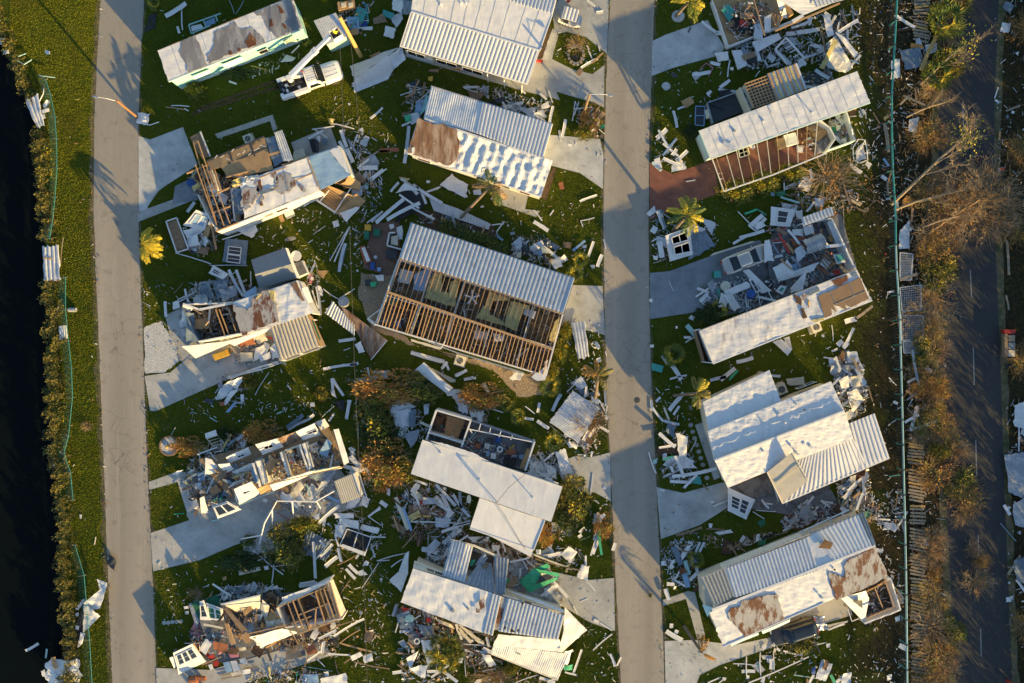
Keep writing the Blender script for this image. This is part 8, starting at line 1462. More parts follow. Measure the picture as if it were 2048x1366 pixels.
def frond(mb,c,a,L,m,droop=.5,rise=.35,w=.34,n=16,twist=0):
 d=Vector((cos(a),sin(a),0));pts=[]
 for i in range(9):t=i/8;pts.append(c+d*L*t*(1-.12*t*t)+Vector((0,0,L*(rise*t-droop*t*t))))
 mb.tube(pts,.025,m,4,.008)
 for i in range(n):
  t=.12+.86*i/n;k=min(7,int(t*8));p=pts[k].lerp(pts[k+1],t*8-k);ax=(pts[k+1]-pts[k]).normalized();s=Vector((-d.y,d.x,0))
  for sg in(1,-1):
   e=(s*sg+ax*.75+Vector((0,0,R(-.45,-.05)))).normalized();leaf(mb,p,e,w*L*.5*(1.15-abs(t-.45))*R(.85,1.1),.085*L/2,m)
def palm(bx,by,cx,cy,h,L,angs,mats,label,group=None,name='palm_tree',trunk='bark',r=.14,**kw):
 b=g(bx,by,0);c=g(cx,cy,h);o=empty(name,b,label,'palm tree',group)
 mb=MB();mb.tube([b,b.lerp(c,.4)+Vector((0,0,.08*h)),b.lerp(c,.8)+Vector((0,0,.03*h)),c],r*1.25,trunk,9,r*.8);mb.build('trunk',o)
 mb=MB()
 for a in angs:frond(mb,c,radians(a)+R(-.12,.12),L*R(.8,1.1),random.choice(mats),R(.35,.7),R(.15,.5),**kw)
 mb.build('crown',o);return o
def fan_mesh(mats,n=15,leaves=15):
 mb=MB()
 for i in range(n):
  a=i*2.4+R(-.3,.3);el=R(.15,1.2);d=Vector((cos(a)*cos(el),sin(a)*cos(el),sin(el)));tip=d*R(.35,.62);m=random.choices(*zip(*mats))[0];mb.tube([Vector((0,0,.05)),tip],.012,m,3)
  s=d.cross(Vector((0,0,1))).normalized();u=s.cross(d)
  for j in range(leaves):b=(j/(leaves-1)-.5)*4.2;e=(d*cos(b)+s*sin(b)+u*R(-.05,.25)).normalized();leaf(mb,tip,e,R(.34,.46),.055,m)
 return mb
G,GL,GY,GD,GO,DR='leaf','leaf_light','leaf_yellow','leaf_dark','leaf_olive','leaf_dry'
KIND=dict(green=lambda:template([(G,4),(GL,3),(GD,2),(GO,1)]),olive=lambda:template([(GO,4),(GL,2),(G,1),(GD,1.5),(GY,1.6)]),dry=lambda:template([(DR,5),(GO,2),(GL,1.2),(GY,.8)],'twig_pale',40,n=1900,hgt=.9),sunny=lambda:template([(GL,4),(GY,3),(G,2)],ls=.15),
fern=lambda:template([(GD,5),(G,2)]),fan=lambda:(fan_mesh([(G,3),(GL,3),(GY,1)]),MB()),fan_dry=lambda:(fan_mesh([(DR,3),(GO,3),(G,2)]),MB()),
bare=lambda:template([(DR,3),(GO,2)],'twig_pale',90,1.2,n=420,ls=.08),bare2=lambda:template([(GO,3),(DR,2),(GY,1)],'twig',80,1.2,n=700,ls=.09),bare3=lambda:template([(GY,1.5),(GO,3),(DR,1.5)],'twig_pale',70,1.2,n=900,ls=.09),
bank=lambda:(bush_mesh([(GO,5),(GD,3),(GY,.25)],900,20,1.0,.17),MB()),bank2=lambda:(bush_mesh([(GO,4),(GY,.4),(G,1.5),(GD,1)],900,20,1.0,.17),MB()),clump=lambda:template([(DR,3),(GO,1)],'twig_pale',70,1.2,n=60),tree=lambda:(bush_mesh([(GD,3),(G,3),(GO,1)],2600,44,1.0,.11),MB()),
pine=lambda:(needle_mesh(),MB()))
def needle_mesh():
 mb=MB()
 for _ in range(130):
  a,el=R(0,6.28),R(-.1,1.5);d=Vector((cos(a)*cos(el),sin(a)*cos(el),sin(el)));c=d*R(.25,.85);c.z+=.5;m=random.choices([G,GL,GO,GY],[4,3,2,1])[0]
  for _ in range(26):e=(d+Vector((random.gauss(0,.6),random.gauss(0,.6),random.gauss(-.1,.5)))).normalized();leaf(mb,c,e,R(.2,.36),.022,m)
 return mb
YS2,y=[],-80
while y<1420:YS2.append(y);y+=R(20,30)
for i,y in enumerate(YS2):
 if 210<y<255 or 490<y<560:continue
 plant(('bank','bank2')[i%2],lerp_poly(BANK,y)+R(12,22),y,R(12,22),R(18,28),R(.7,1.3),'bank_shrub','low olive green shrub growing along the canal bank','shrub','shrubs along the canal bank')
palm(282,488,282,488,2.2,2.2,[62,30,22,-5,-12,-32,-72],[GY],'bright yellow windblown palm standing alone on the lawn beside the left road',w=.46,n=34)
palm(1345,462,1376,430,3.6,2.1,[20,70,110,160,200,-90,-60,-20,95,45,-110],[GL,GY,G],'sunlit green palm leaning over the tipped white wall box',w=.4,n=20)
palm(1348,791,1394,786,3.2,1.9,[75,100,40,10,-20,-75,-100,60],[GY,GL,GO],'small palm with a pale bare trunk leaning towards the thick white roofs',w=.45,n=20)
palm(1352,32,1378,4,3.6,2.0,[80,30,-10,-50,-80,130,170,-30,-65],[GY,GL],'yellowish palm at the top edge beside the middle road',w=.45,n=20)
palm(918,440,982,372,3.0,2.2,[100,60,150,-30,-60,-75,20,180,-50],[G,GL,GO,'twig'],'leaning palm with a long bare trunk and half brown crown',w=.4,n=20)
palm(1368,1252,1404,1306,2.2,1.9,[80,65,-20,-35,95],[DR],'dead palm trunk with hanging brown fronds at the lower drive',w=.3,n=18)
palm(1190,800,1196,752,2.4,1.9,[100,60,140,20,170,-60],[DR,GO,DR],'brown half dead palm beside the middle road above the pale ribbed sheet',w=.4,n=18)
for x,y,r,k,lab in((1347,708,30,'fan','round fan palm on the lawn at the end wall of the streaked roof'),(1098,772,30,'fan','bright round fan palm at the lower corner of the rafter house'),(1013,808,20,'fan','upper small fan palm behind the roofless rooms'),(1036,832,22,'fan','lower small fan palm behind the roofless rooms'),(1106,884,26,'fan','fan palm at the road end of the roofless rooms'),(1160,522,22,'fan','upper fan palm at the road corner of the ribbed roof'),(1150,550,24,'fan','lower fan palm at the road corner of the ribbed roof'),(1390,1118,24,'fan','dark fan palm in the twisted metal by the tan ribbed roof'),(612,84,14,'fan','small fan palm at the end wall of the mint trailer'),(1434,618,26,'fan','broad leaved palm beside the end of the blue grey drive'),(310,8,18,'fan','small yellow green palm at the top edge near the left road'),(1884,44,52,'fan','large green fan palm by the dark road near the top'),(1868,152,42,'fan','second green fan palm by the dark road below the largest one'),(1912,8,44,'fan_dry','browning fan palm at the top edge beside the dark road'),(1200,752,20,'fan_dry','dry fan palm low beside the middle road')):
 plant(k,x,y,r*1.15,r*1.15,r/20,'fan_palm',lab,'palm')
for x,y,rx,ry,h,k,lab in((780,775,62,30,1.6,'dry','wide orange brown dry bush below the fallen brown roof section'),(845,775,38,26,1.5,'olive','green and brown bush beside the long cream fallen wall'),(752,832,32,40,1.5,'olive','dark olive bush left of the roofless rooms'),(765,880,32,34,1.4,'fern','dark green bush at the corner of the flat white roof'),(775,925,42,40,1.6,'dry','big dry brown bush at the end of the flat white roof'),(812,940,24,24,1.3,'olive','olive bush touching the lower end of the flat white roof'),(962,792,40,22,1.3,'dry','reddish brown dry bush above the roofless rooms'),(1148,995,30,36,1.7,'olive','tall dark bush at the road end of the flat white roof'),(1138,1035,26,26,1.4,'fern','lower dark bush at the road end of the flat white roof'),(575,1090,36,36,1.8,'olive','big golden olive bush in the bent white pipes'),(608,1050,28,14,1.2,'sunny','bright green bush beside the big golden olive bush'),(500,1082,16,14,.8,'green','small green bush on the pale gravel bed'),(530,866,32,22,1.4,'dry','rusty leaved bush behind the collapsed roofless trailer'),(452,866,20,14,.9,'fern','dark low bush behind the white patio glider'),(378,892,28,16,.9,'dry','orange low bush beside the round gravel planter'),(500,766,17,16,1.0,'olive','round olive bush at the crumpled pale metal sheet'),(645,788,14,14,.9,'olive','small round bush on the dark lawn below the cream carport'),(394,186,20,18,1.2,'sunny','yellow green shrub on the lawn below the mint trailer'),(1132,665,12,20,1.1,'sunny','upper yellow green shrub along the end of the rafter house'),(1122,705,13,24,1.1,'sunny','middle yellow green shrub along the end of the rafter house'),(1108,745,11,18,1.0,'sunny','lowest yellow green shrub along the end of the rafter house'),(1470,388,30,20,1.3,'sunny','first yellow green shrub below the red floored carport, nearest the road'),(1522,372,28,20,1.3,'sunny','second yellow green shrub below the red floored carport'),(1578,350,26,16,1.2,'sunny','third yellow green shrub below the red floored carport'),(1650,352,46,36,1.1,'bare','heap of cut brown branches below the long white roof'),(1154,92,17,17,1.0,'clump','dry tan grass clump on the round lawn'),(1180,240,22,30,.9,'dry','brown dead shrub in the planting at the second street lamp'),(1168,270,18,16,.8,'sunny','yellow leaved shrub in the planting at the second street lamp'),(490,1122,40,17,.9,'fern','dark fallen shrub on the lawn below the long drive'),(395,1186,13,12,.8,'clump','dry tan shrub behind the green porch carpet'),(1596,1286,24,18,1.2,'olive','olive shrub on the lawn below the dark car'),(1415,630,24,18,.9,'fern','dark plant beside the upper edge of the streaked roof'),(1178,842,26,24,2.0,'bare','bare dead tree crown over the pale ribbed sheet'),(1300,90+1100,4,4,.4,'green','tiny weed at the edge of the middle road'),(1380,265,14,16,.8,'fern','small dark shrub at the end wall of the long white roof'),(480,148,30,10,.5,'fern','weedy low plants along the wall of the mint trailer'),(1092,1068,18,22,1.0,'dry','brown bush at the end of the flat white wing'),(1020,1340,14,12,.9,'sunny','yellow bush at the bottom edge below the roof flap'),(985,1350,28,14,.9,'bare','bare dead bush at the bottom edge below the roof flap'),(1205,1050,20,26,.8,'dry','dry bush beside the middle road at the green awning strip')):
 f=1.32 if rx>22 else 1.1;plant(k,x,y,rx*f,ry*f,h*1.15,'bush',lab,'bush',rot=0)
o=plant('pine',895,1297,42,42,1.9,'pine_tree','shaggy round pine tree below the dented ribbed roof','tree');mb=MB();mb.tube([(0,0,0),(0,0,.8)],.07,'bark',8);q=mb.build('trunk',loc=(0,0,0));q.parent=o
mb=MB()
for i in range(7):
 for k in range(7):c=g(890+19.5*i+R(-3,3),456+7.2*i+R(-10,12),R(.1,1.15));[leaf(mb,c+Vector((R(-.5,.5),R(-.5,.5),R(-.2,.2))),Vector((R(-1,1),R(-1,1),R(.1,1))).normalized(),R(.14,.24),.09,random.choice((G,GD,G,GL)))for _ in range(75)]
tag(mb.build('hedge'),'dark green clipped hedge along the upper edge of the ribbed white roof','hedge')
n=0;y=-60
while y<1440:
 for x0 in((1862,1898)if 880<y<1330 else(1850,1876)):
  if R(0,1)<(.8 if y<280 else .5 if y<430 else .14):continue
  x=x0+R(-12,14)+(52*max(0,1-abs(y-1130)/130)+30*max(0,1-abs(y-1000)/60))*(x0>1870)-(10 if 560<y<860 else 0)
  r=R(15,38);plant(random.choice(('bare','bare2','bare3','bare2','bare','olive')),x,y+R(-10,10),r,r*R(.8,1.2),R(.7,1.9),'dry_shrub','dry brown shrub with bare twigs beside the dark road','shrub','dry shrubs beside the dark road');n+=1
 y+=R(25,36)
def branch(mb,p,d,L,r,m,lv):
 pts=[p];q=p;k=5
 for i in range(k):
  d=(d+Vector((R(-.2,.2),R(-.2,.2),R(-.1,.16)))).normalized();q=q+d*L/k;q.z=max(q.z,.15);pts.append(q)
  if lv and i:
   for _ in range(2 if lv>1 else 3):e=(d+Vector((R(-1,1),R(-1,1),R(-.4,.7)))).normalized();branch(mb,q,e,L*R(.3,.55),r*.5,m,lv-1)
 mb.tube(pts,r,m,5 if r>.03 else 3,r*.45)
def dead_tree(p0,p1,h,r,label,lv=3,m='twig_pale',leaves=0):
 a,b=g(*p0,.3),g(*p1,h);o=empty('fallen_tree',a,label,'tree');mb=MB();mb.tube([a,a.lerp(b,.35)+Vector((.1,.2,.1)),a.lerp(b,.7)+Vector((-.1,.1,.05)),b],r,m,8,r*.5);mb.build('trunk',o);mb=MB();d=(b-a).normalized()
 for t in(.45,.6,.75,.9,1):branch(mb,a.lerp(b,t),(d+Vector((R(-.7,.7),R(-.7,.7),R(0,.4)))).normalized(),(b-a).length*R(.2,.38),r*.34,m,lv-1)
 mb.build('limbs',o)
 if leaves:
  mb=MB()
  for _ in range(leaves):c=b+Vector((random.gauss(0,.7),random.gauss(0,.9),random.gauss(.2,.5)));leaf(mb,c,Vector((R(-1,1),R(-1,1),R(0,1))).normalized(),.3,.12,random.choice((GL,GY,G,GO)))
  mb.build('foliage',o)
dead_tree((1782,410),(1930,275),2.6,.16,'long fallen tree trunk reaching from the teal fence over the dark road',3,leaves=260)
dead_tree((1788,420),(1905,385),1.8,.13,'second fallen trunk below the long fallen tree',3)
dead_tree((1852,470),(1960,400),2.2,.12,'bare fallen tree with a big brown twiggy crown across the dark road',4,'twig')
dead_tree((1845,455),(1930,430),2.0,.1,'lower bare fallen tree at the edge of the dark road',4,'twig_pale')
dead_tree((1812,235),(1890,205),1.4,.09,'bare leaning tree beside the dark road below the fan palms',3)
dead_tree((1840,170),(1930,90),2.2,.08,'thin bare tree leaning over the dark road between the fan palms',3,leaves=160)
for x,y,r in((1975,395,58),(1935,420,56),(1975,440,44),(2012,415,38),(1910,380,44),(1870,405,36),(1955,350,34),(1895,440,36)):plant('bare',x,y,r,r,1.6,'brushwood','tangle of fine brown twigs thrown across the dark road','brushwood','brown twig tangles across the dark road')
for i in range(24):plant('tree',2112+R(-8,24),-330+i*92+R(-16,16),R(44,62),R(44,62),R(2.9,3.7),'roadside_tree','leafy tree in the row beyond the dark road','tree','trees beyond the dark road')
for x,y in((2045,60),(2040,300),(2025,460),(2040,720),(2052,1250)):plant('bare2',x,y,30,34,.9,'verge_shrub','low olive shrub on the verge across the dark road','shrub','low shrubs across the dark road')
# ================================================================= VEHICLES, POLES, FENCES
def local(mb,name,root,smooth=False):
 o=mb.build(name,loc=(0,0,0),smooth=smooth);o.parent=root;return o
def vehicle(x,y,deg,name,label,cat):
 c=g(x,y,0);o=empty(name,(c.x,c.y,0),label,cat);o.rotation_euler.z=radians(deg);return o
def loft(mb,st,m,n=16,e=.45):
 """st = (x, half width, z low, z high): rounded cross-sections along x"""
 vs=[]
 for x,w_,z0,z1 in st:
  for i in range(n):a=2*pi*i/n;c,s=cos(a),sin(a);vs.append((x,w_*math.copysign(abs(c)**e,c),(z0+z1)/2+(z1-z0)/2*math.copysign(abs(s)**e,s)))
 fs=[(i*n+j,i*n+(j+1)%n,(i+1)*n+(j+1)%n,(i+1)*n+j)for i in range(len(st)-1)for j in range(n)]+[tuple(range(n)),tuple(reversed(range((len(st)-1)*n,len(st)*n)))]
 mb.add(vs,[tuple(reversed(f))for f in fs],m)
def wheels(o,xs,y,r=.34,w_=.22):
 for x in xs:
  for s in(1,-1):
   mb=MB();mb.tube([(x,s*(y-w_),r),(x,s*y,r)],r,'tyre',16);wh=local(mb,'wheel',o);mb=MB();mb.tube([(x,s*(y-.02),r),(x,s*(y+.012),r)],r*.6,'chrome',12);local(mb,'rim',wh)
def quad(root,name,pts,m):
 mb=MB();mb.add(pts,[(0,1,2,3),(3,2,1,0)],m);return local(mb,name,root)
def car(x,y,deg,label,m,name='parked_car',L=4.9,W=.92,roof=1.42,long_roof=False):
 o=vehicle(x,y,deg,name,label,'car');h=L/2;mb=MB()
 loft(mb,[(-h,W*.72,.42,.72),(-h+.12,W*.88,.3,.9),(-h+.7,W,.25,.97),(0,W,.24,.95),(h-1.1,W,.25,.93),(h-.35,W*.93,.28,.82),(h-.06,W*.78,.36,.7),(h,W*.66,.42,.62)],m);local(mb,'body',o,True)
 r0,r1=(-h+.35,.55)if long_roof else(-.95,.35);b0,b1=(-h+.12,1.25)if long_roof else(-1.65,1.15)
 mb=MB();loft(mb,[(b0,W*.8,.86,.95),(r0,W*.78,.9,roof-.03),(r1,W*.78,.9,roof-.03),(b1,W*.84,.84,.94)],'glass_dark',16,.35);local(mb,'windows',o,True)
 mb=MB();mb.grid([[Vector((r0+(r1-r0)*i/6,W*.74*(j/4-.5)*2,roof-.03+.05*(1-(j/2-1)**2)))for j in range(5)]for i in range(7)],.03,'glass_dark' if long_roof else m);local(mb,'roof_panel',o,True)
 for s in(1,-1):
  for xa,xb in((r1,b1),(r0,b0)):mb=MB();mb.beam((xa,s*W*.72,roof-.02),(xb,s*W*.8,.94),.07,.05,m);local(mb,'pillar',o)
  mb=MB();mb.box((r1+.45,s*(W+.09),.98),(.14,.18,.12),m);local(mb,'mirror',o);mb=MB();mb.box((h-.14,s*W*.62,.66),(.16,.3,.14),'plastic_clear');local(mb,'headlight',o);mb=MB();mb.box((-h+.06,s*W*.64,.76),(.14,.3,.14),'red');local(mb,'tail_light',o)
 wheels(o,(h-.95,-h+.95),W-.02);return o
crop('e2');car(712,545,21,'silver sedan standing among the wreckage on the blue grey drive','car_silver',L=4.9)
crop('e4');car(1072,985,197,'dark wagon with long black glass parked under the edge of the rust patched roof','car_dark',L=4.7,W=.95,roof=1.6,long_roof=True)
crop('c2')
t=vehicle(1330,612,19.5,'bucket_truck','white bucket truck with its boom raised on the lawn beside the mint trailer','truck')
mb=MB();loft(mb,[(1.0,1.0,.5,1.2),(1.4,1.02,.45,1.25),(2.5,1.0,.45,1.22),(2.95,.92,.5,1.1),(3.1,.78,.55,.95)],'car_white');local(mb,'hood',t,True)
mb=MB();loft(mb,[(-.45,.98,.45,1.95),(-.3,1.0,.45,2.0),(.75,1.0,.45,2.0),(.9,1.0,.45,1.25),(1.5,1.0,.45,1.22)],'car_white');local(mb,'cab',t,True)
quad(t,'windscreen',[(1.32,.84,1.3),(1.32,-.84,1.3),(.72,-.76,2.0),(.72,.76,2.0)],'glass_dark');quad(t,'sunroof_strip',[(.62,.8,2.02),(.62,-.8,2.02),(.72,-.78,2.01),(.72,.78,2.01)],CH)
for s in(1,-1):quad(t,'side_window',[(-.3,s*1.012,1.35),(.95,s*1.012,1.35),(.6,s*.99,1.85),(-.2,s*.99,1.85)],'glass_dark');mb=MB();mb.box((1.2,s*1.15,1.45),(.15,.25,.3),CH);local(mb,'mirror',t);mb=MB();mb.box((2.98,s*.7,.85),(.2,.3,.22),'chrome');local(mb,'headlight',t)
for i in range(6):mb=MB();mb.box((.2,-.62+.25*i,2.03),(.85,.07,.04),WT);local(mb,'roof_rib',t)
for s in(.45,0,-.45):mb=MB();mb.beam((1.45,s,1.25),(2.7,s*.85,1.2),.05,.03,PM);local(mb,'hood_ridge',t)
for s in(1,-1):mb=MB();mb.box((.95,s*1.02,.8),(.02,.02,.7),CH);local(mb,'door_seam',t);mb=MB();mb.box((0,s*1.03,1.05),(.2,.04,.05),'chrome');local(mb,'door_handle',t)
for s in(.75,-.1):mb=MB();mb.tube([(-2.6,s*.6,.9),(-2.2,s,1.3),(-1.7,s*.5,1.2),(-1.1,s*.8,1.4),(-.7,s*.4,1.0)],.04,'black',6);local(mb,'hose',t)
mb=MB();mb.box((-1.9,0,.72),(2.75,1.35,.14),CH);local(mb,'bed_floor',t)
for s in(1,-1):mb=MB();mb.box((-1.85,s*.86,.95),(2.75,.34,.62),'car_white');local(mb,'side_locker',t)
mb=MB();mb.box((-3.2,-.72,.9),(.3,.55,.5),'car_white');local(mb,'rear_locker',t);mb=MB();mb.box((-3.1,.3,.85),(.35,.9,.4),'black');local(mb,'rear_step',t)
for i in range(16):mb=MB();mb.box((R(-3,-.7),R(-.55,.5),R(.85,1.1)),(R(.15,.5),R(.1,.4),R(.1,.3)),random.choice((CH,GM,WH,'black',BG,'hi_vis' if i==3 else CH)),R(0,3));local(mb,'tool_box',t)
mb=MB();mb.tube([(-1.9,.5,.8),(-1.9,.5,1.9)],.28,'car_white',12);local(mb,'turret',t);wheels(t,(2.1,-2.0),1.0,.42,.26)
mb=MB();mb.beam((-.55,.3,1.6),(-1.9,.5,1.7),.2,.2,'car_white');local(mb,'boom_cradle',t);mb=MB();mb.tube([(-.45,.55,2.0),(-.45,.55,2.2)],.08,'red',8);local(mb,'beacon',t)
A,B=g(1160,560,2.0),g(1452,268,4.6)
def wpart(mb,name,par):
 o=mb.build(name,loc=(0,0,0));o.parent=par;o.matrix_parent_inverse=par.matrix_basis.inverted()if par.parent is None else Matrix();return o
bpy.context.view_layer.update()
mb=MB();mb.beam(A,A.lerp(B,.62),.42,.4,'car_white');bo=wpart(mb,'lower_boom',t);mb=MB();mb.beam(A.lerp(B,.55),B,.3,.3,'car_white');wpart(mb,'upper_boom',t);mb=MB();mb.box(A.lerp(B,.62),(.55,.5,.5),WT,.8);wpart(mb,'boom_collar',t)
C=g(1500,262,4.5);mb=MB();ra=radians(-28);Q=Matrix.Rotation(ra+radians(60),3,'Z')
for d,s in(((0,.42,0),(.95,.05,1.0)),((0,-.42,0),(.95,.05,1.0)),((.45,0,0),(.05,.84,1.0)),((-.45,0,0),(.05,.84,1.0)),((0,0,-.5),(.95,.84,.05))):mb.box(C+Q@Vector(d),s,WT,M=Q)
wpart(mb,'bucket',t);mb=MB();mb.beam(B,C+Q@Vector((-.3,0,-.1)),.25,.3,CH);wpart(mb,'bucket_joint',t)
def person(c,label):
 """one continuous skinned body, sleeves and vest and helmet as its clothing"""
 V=[];E=[];Rr=[]
 def ch(p,pts):
  for q,r in pts:V.append(Vector(q));Rr.append(r);E.append((p,len(V)-1));p=len(V)-1
  return p
 V.append(Vector((0,0,.92)));Rr.append(.15);s=ch(0,[((0,0,1.15),.15),((0,0,1.4),.16)]);ch(s,[((0,.01,1.52),.06),((0,.03,1.6),.085),((0,.03,1.7),.1)])
 for k in(1,-1):
  ch(0,[((.1*k,0,.85),.095),((.11*k,.02,.48),.07),((.11*k,0,.08),.05),((.11*k,.13,.03),.04)]);hnd=ch(s,[((.2*k,0,1.4),.065),((.27*k,.1,1.16),.05),((.2*k,.36,1.1),.04),((.19*k,.42,1.1),.032)])
  for f in range(4):x=.19*k+(f-1.5)*.02;ch(hnd,[((x,.47,1.1-.004*f),.011),((x,.5,1.085),.01),((x,.505,1.06),.009)])
  ch(hnd,[((.16*k,.44,1.09),.012),((.145*k,.47,1.075),.01)])
 me=bpy.data.meshes.new('person');me.from_pydata(V,E,[]);o=bpy.data.objects.new('person',me);COL.objects.link(o);o.modifiers.new('s','SKIN');u=o.modifiers.new('u','SUBSURF');u.levels=u.render_levels=1
 for i,sv in enumerate(me.skin_vertices[0].data):sv.radius=(Rr[i],Rr[i]);sv.use_root=i==0
 dg=bpy.context.evaluated_depsgraph_get();m2=bpy.data.meshes.new_from_object(o.evaluated_get(dg));o.modifiers.clear();o.data=m2
 for m in(CH,'hi_vis','skin'):m2.materials.append(MAT[m])
 for p in m2.polygons:z=p.center.z;p.material_index=2 if z>1.5 or(p.center.y>.36 and z>.9)else 1 if z>.93 else 0
 o.location=c;tag(o,label,'person')
 for nm,m,z,r,dz in(('helmet',WH,1.71,.135,.11),):mb=MB();mb.tube([(0,.03,z),(0,.03,z+.06),(0,.03,z+dz)],r,m,12,r*.55);mb.tube([(0,.05,z),(0,.05,z+.015)],r*1.2,m,12);h_=mb.build(nm,loc=(0,0,0));h_.parent=o
 for nm,x,y,z,s in(('eye',.035,.118,1.66,.013),('eye',-.035,.118,1.66,.013),('nose',0,.128,1.63,.016)):mb=MB();mb.box((x,y,z),(s,s,s*1.3),'skin' if nm=='nose' else 'black');q=mb.build(nm,loc=(0,0,0));q.parent=o
 return o
pe=person(C+Vector((-.02,.05,-.47)),'worker in a yellow hi-vis top and white helmet standing in the raised bucket');pe.rotation_euler.z=radians(-20)
crop('d1')
gc=vehicle(1640,148,-16,'golf_cart','white roofed golf cart parked on the concrete beside the large white home','golf cart')
mb=MB();loft(mb,[(-1.15,.5,.3,.7),(-.9,.6,.28,.75),(-.2,.6,.25,.4),(.5,.6,.25,.42),(.8,.58,.28,.85),(1.15,.45,.35,.6)],WH);local(mb,'body',gc,True);mb=MB();mb.box((-.35,0,.68),(.5,1.05,.16),CH);local(mb,'seat',gc);mb=MB();mb.box((-.62,0,.95),(.12,1.05,.42),CH);local(mb,'backrest',gc)
mb=MB();mb.sheet([(-.85,-.62,1.8),(.62,-.62,1.8),(.62,.62,1.8),(-.85,.62,1.8)],WH,t=.06,rib=.35,amp=.03,nv=3);local(mb,'roof',gc)
for x in(-.8,.58):
 for s in(.56,-.56):mb=MB();mb.tube([(x,s,.6),(x,s,1.78)],.025,CH,6);local(mb,'post',gc)
mb=MB();mb.tube([(.4+.0,.28+.17*cos(i*pi/6),.95+.17*sin(i*pi/6))for i in range(13)],.015,'black',5);local(mb,'steering_wheel',gc);wheels(gc,(.8,-.8),.6,.22,.16)
crop('p')
def lamp_post(bx,by,tx,ty,hx,hy,h,label,m):
 b,p,e=g(bx,by,0),g(tx,ty,h),g(hx,hy,h+.15);o=empty('street_lamp',b,label,'street lamp');mb=MB();mb.tube([b,p],.13,m,10,.1);mb.build('pole',o);mb=MB();mb.tube([p-(p-b).normalized()*.25,p.lerp(e,.5)+Vector((0,0,.12)),e],.03,WT,6);mb.build('arm',o)
 d=(e-p).normalized();mb=MB();mb.tube([e-d*.1,e+d*.15,e+d*.4],.1,'chrome',8,.05);hd=mb.build('lamp_head',o);mb=MB();mb.box(e+d*.15-Vector((0,0,.1)),(.2,.2,.06),'plastic_clear');mb.build('lens',hd)
lamp_post(275,235,233,201,193,194,5.2,'wooden street lamp pole with a thin arm reaching over the left road','pole_wood');lamp_post(1168,225,1180,187,1219,190,5.2,'brown street lamp pole with a white lamp head at the middle road',OW)
piece([(276,224),(298,228),(292,250),(274,246)],WH,[.3,.7,.3,.1],crumple=.2,label='crumpled white sheet wrapped at the foot of the left street lamp');pipe([(288,248),(300,250),(318,244)],.15,.05)
for pts,lab in(([(680,95,5.6),(684,180,5.3),(687,260,5.3)],'short overhead cable above the bucket truck'),([(702,90,5.6),(712,184,5.2),(723,322,5.0),(731,402,5.2)],'overhead cable crossing the crumpled silver sheet'),([(699,457,5.2),(705,616,4.9),(709,733,4.9),(713,829,5),(724,1029,5),(736,1420,5.4)],'long overhead cable running down between the two rows of homes')):pipe(pts,r=.022,m='wire_dark',label=lab,name='overhead_cable',cat='cable')
tf=empty('teal_fence',g(1796,683),'long teal railed wire fence standing on the dark soil beside the row of shrubs','fence')
FP=[(1797,-60),(1790,80),(1783,200),(1785,330),(1791,420),(1792,520),(1799,620),(1803,760),(1806,880),(1810,1050),(1813,1200),(1815,1440)]
def fy(y):return lerp_poly([(x,yy)for x,yy in FP],y)
ys=list(range(-60,1441,50))
for i,(a,b)in enumerate(zip(ys,ys[1:])):mb=MB();mb.tube([g(fy(a),a,1.5),g(fy(b),b,1.5)],.09,'teal' if b<500 else 'teal_pale',8);mb.build('top_rail',tf)
for y in ys:c=g(fy(y),y,1.5);mb=MB();mb.tube([(c.x,c.y,0),c],.05,'teal',6);po=mb.build('post',tf);mb=MB();mb.box(c,(.24,.12,.22),CH);mb.build('clamp',po)
mb=MB()
for y in range(-60,1440,6):
 for s in(6,-6):mb.tube([Vector((*g(fy(y),y,1.5).xy,.05)),g(fy(y+s),y+s,1.45)],.004,GM,3)
mb.build('wire_mesh',tf)
def wire_fence(pts,label,h=.9,lean=12):
 o=empty('wire_fence',g(*pts[len(pts)//2],0),label,'fence');P=[g(x,y,h)for x,y in pts];mb=MB();mb.tube(P,.026,'teal',5);mb.build('top_wire',o)
 for x,y in pts:mb=MB();mb.tube([g(x-lean,y+R(-3,3),.05),g(x+4,y,h+.05)],.035,'grey_wood',5);mb.build('post',o)
 mb=MB()
 for(x0,y0),(x1,y1)in zip(pts,pts[1:]):
  for i in range(14):t=i/14;x,y=x0+(x1-x0)*t,y0+(y1-y0)*t;[mb.tube([g(x-lean*1.2,y+s,.1),g(x,y,h)],.009,'teal',3)for s in(5,-5)]
 mb.build('wire_mesh',o)
wire_fence([(91,158),(101,190),(110,234),(113,278),(114,337),(110,395),(104,450),(99,478)],'upper sagging green wire fence along the canal bank');wire_fence([(131,554),(131,620),(137,682),(143,737),(145,795),(137,872),(128,906),(141,945),(146,1000)],'middle sagging green wire fence along the canal bank');wire_fence([(150,1090),(168,1150),(175,1230),(179,1280),(184,1366)],'lowest green wire fence by the white tarpaulin')
for a,b in(((77,151),(110,155)),((30,118),(48,129)),((48,129),(64,119)),((36,113),(52,107))):pipe([(*a,.5),(*b,.4)],r=.05,m='teal_pale',label=None,name='rail_pipe',noun='fence rail')
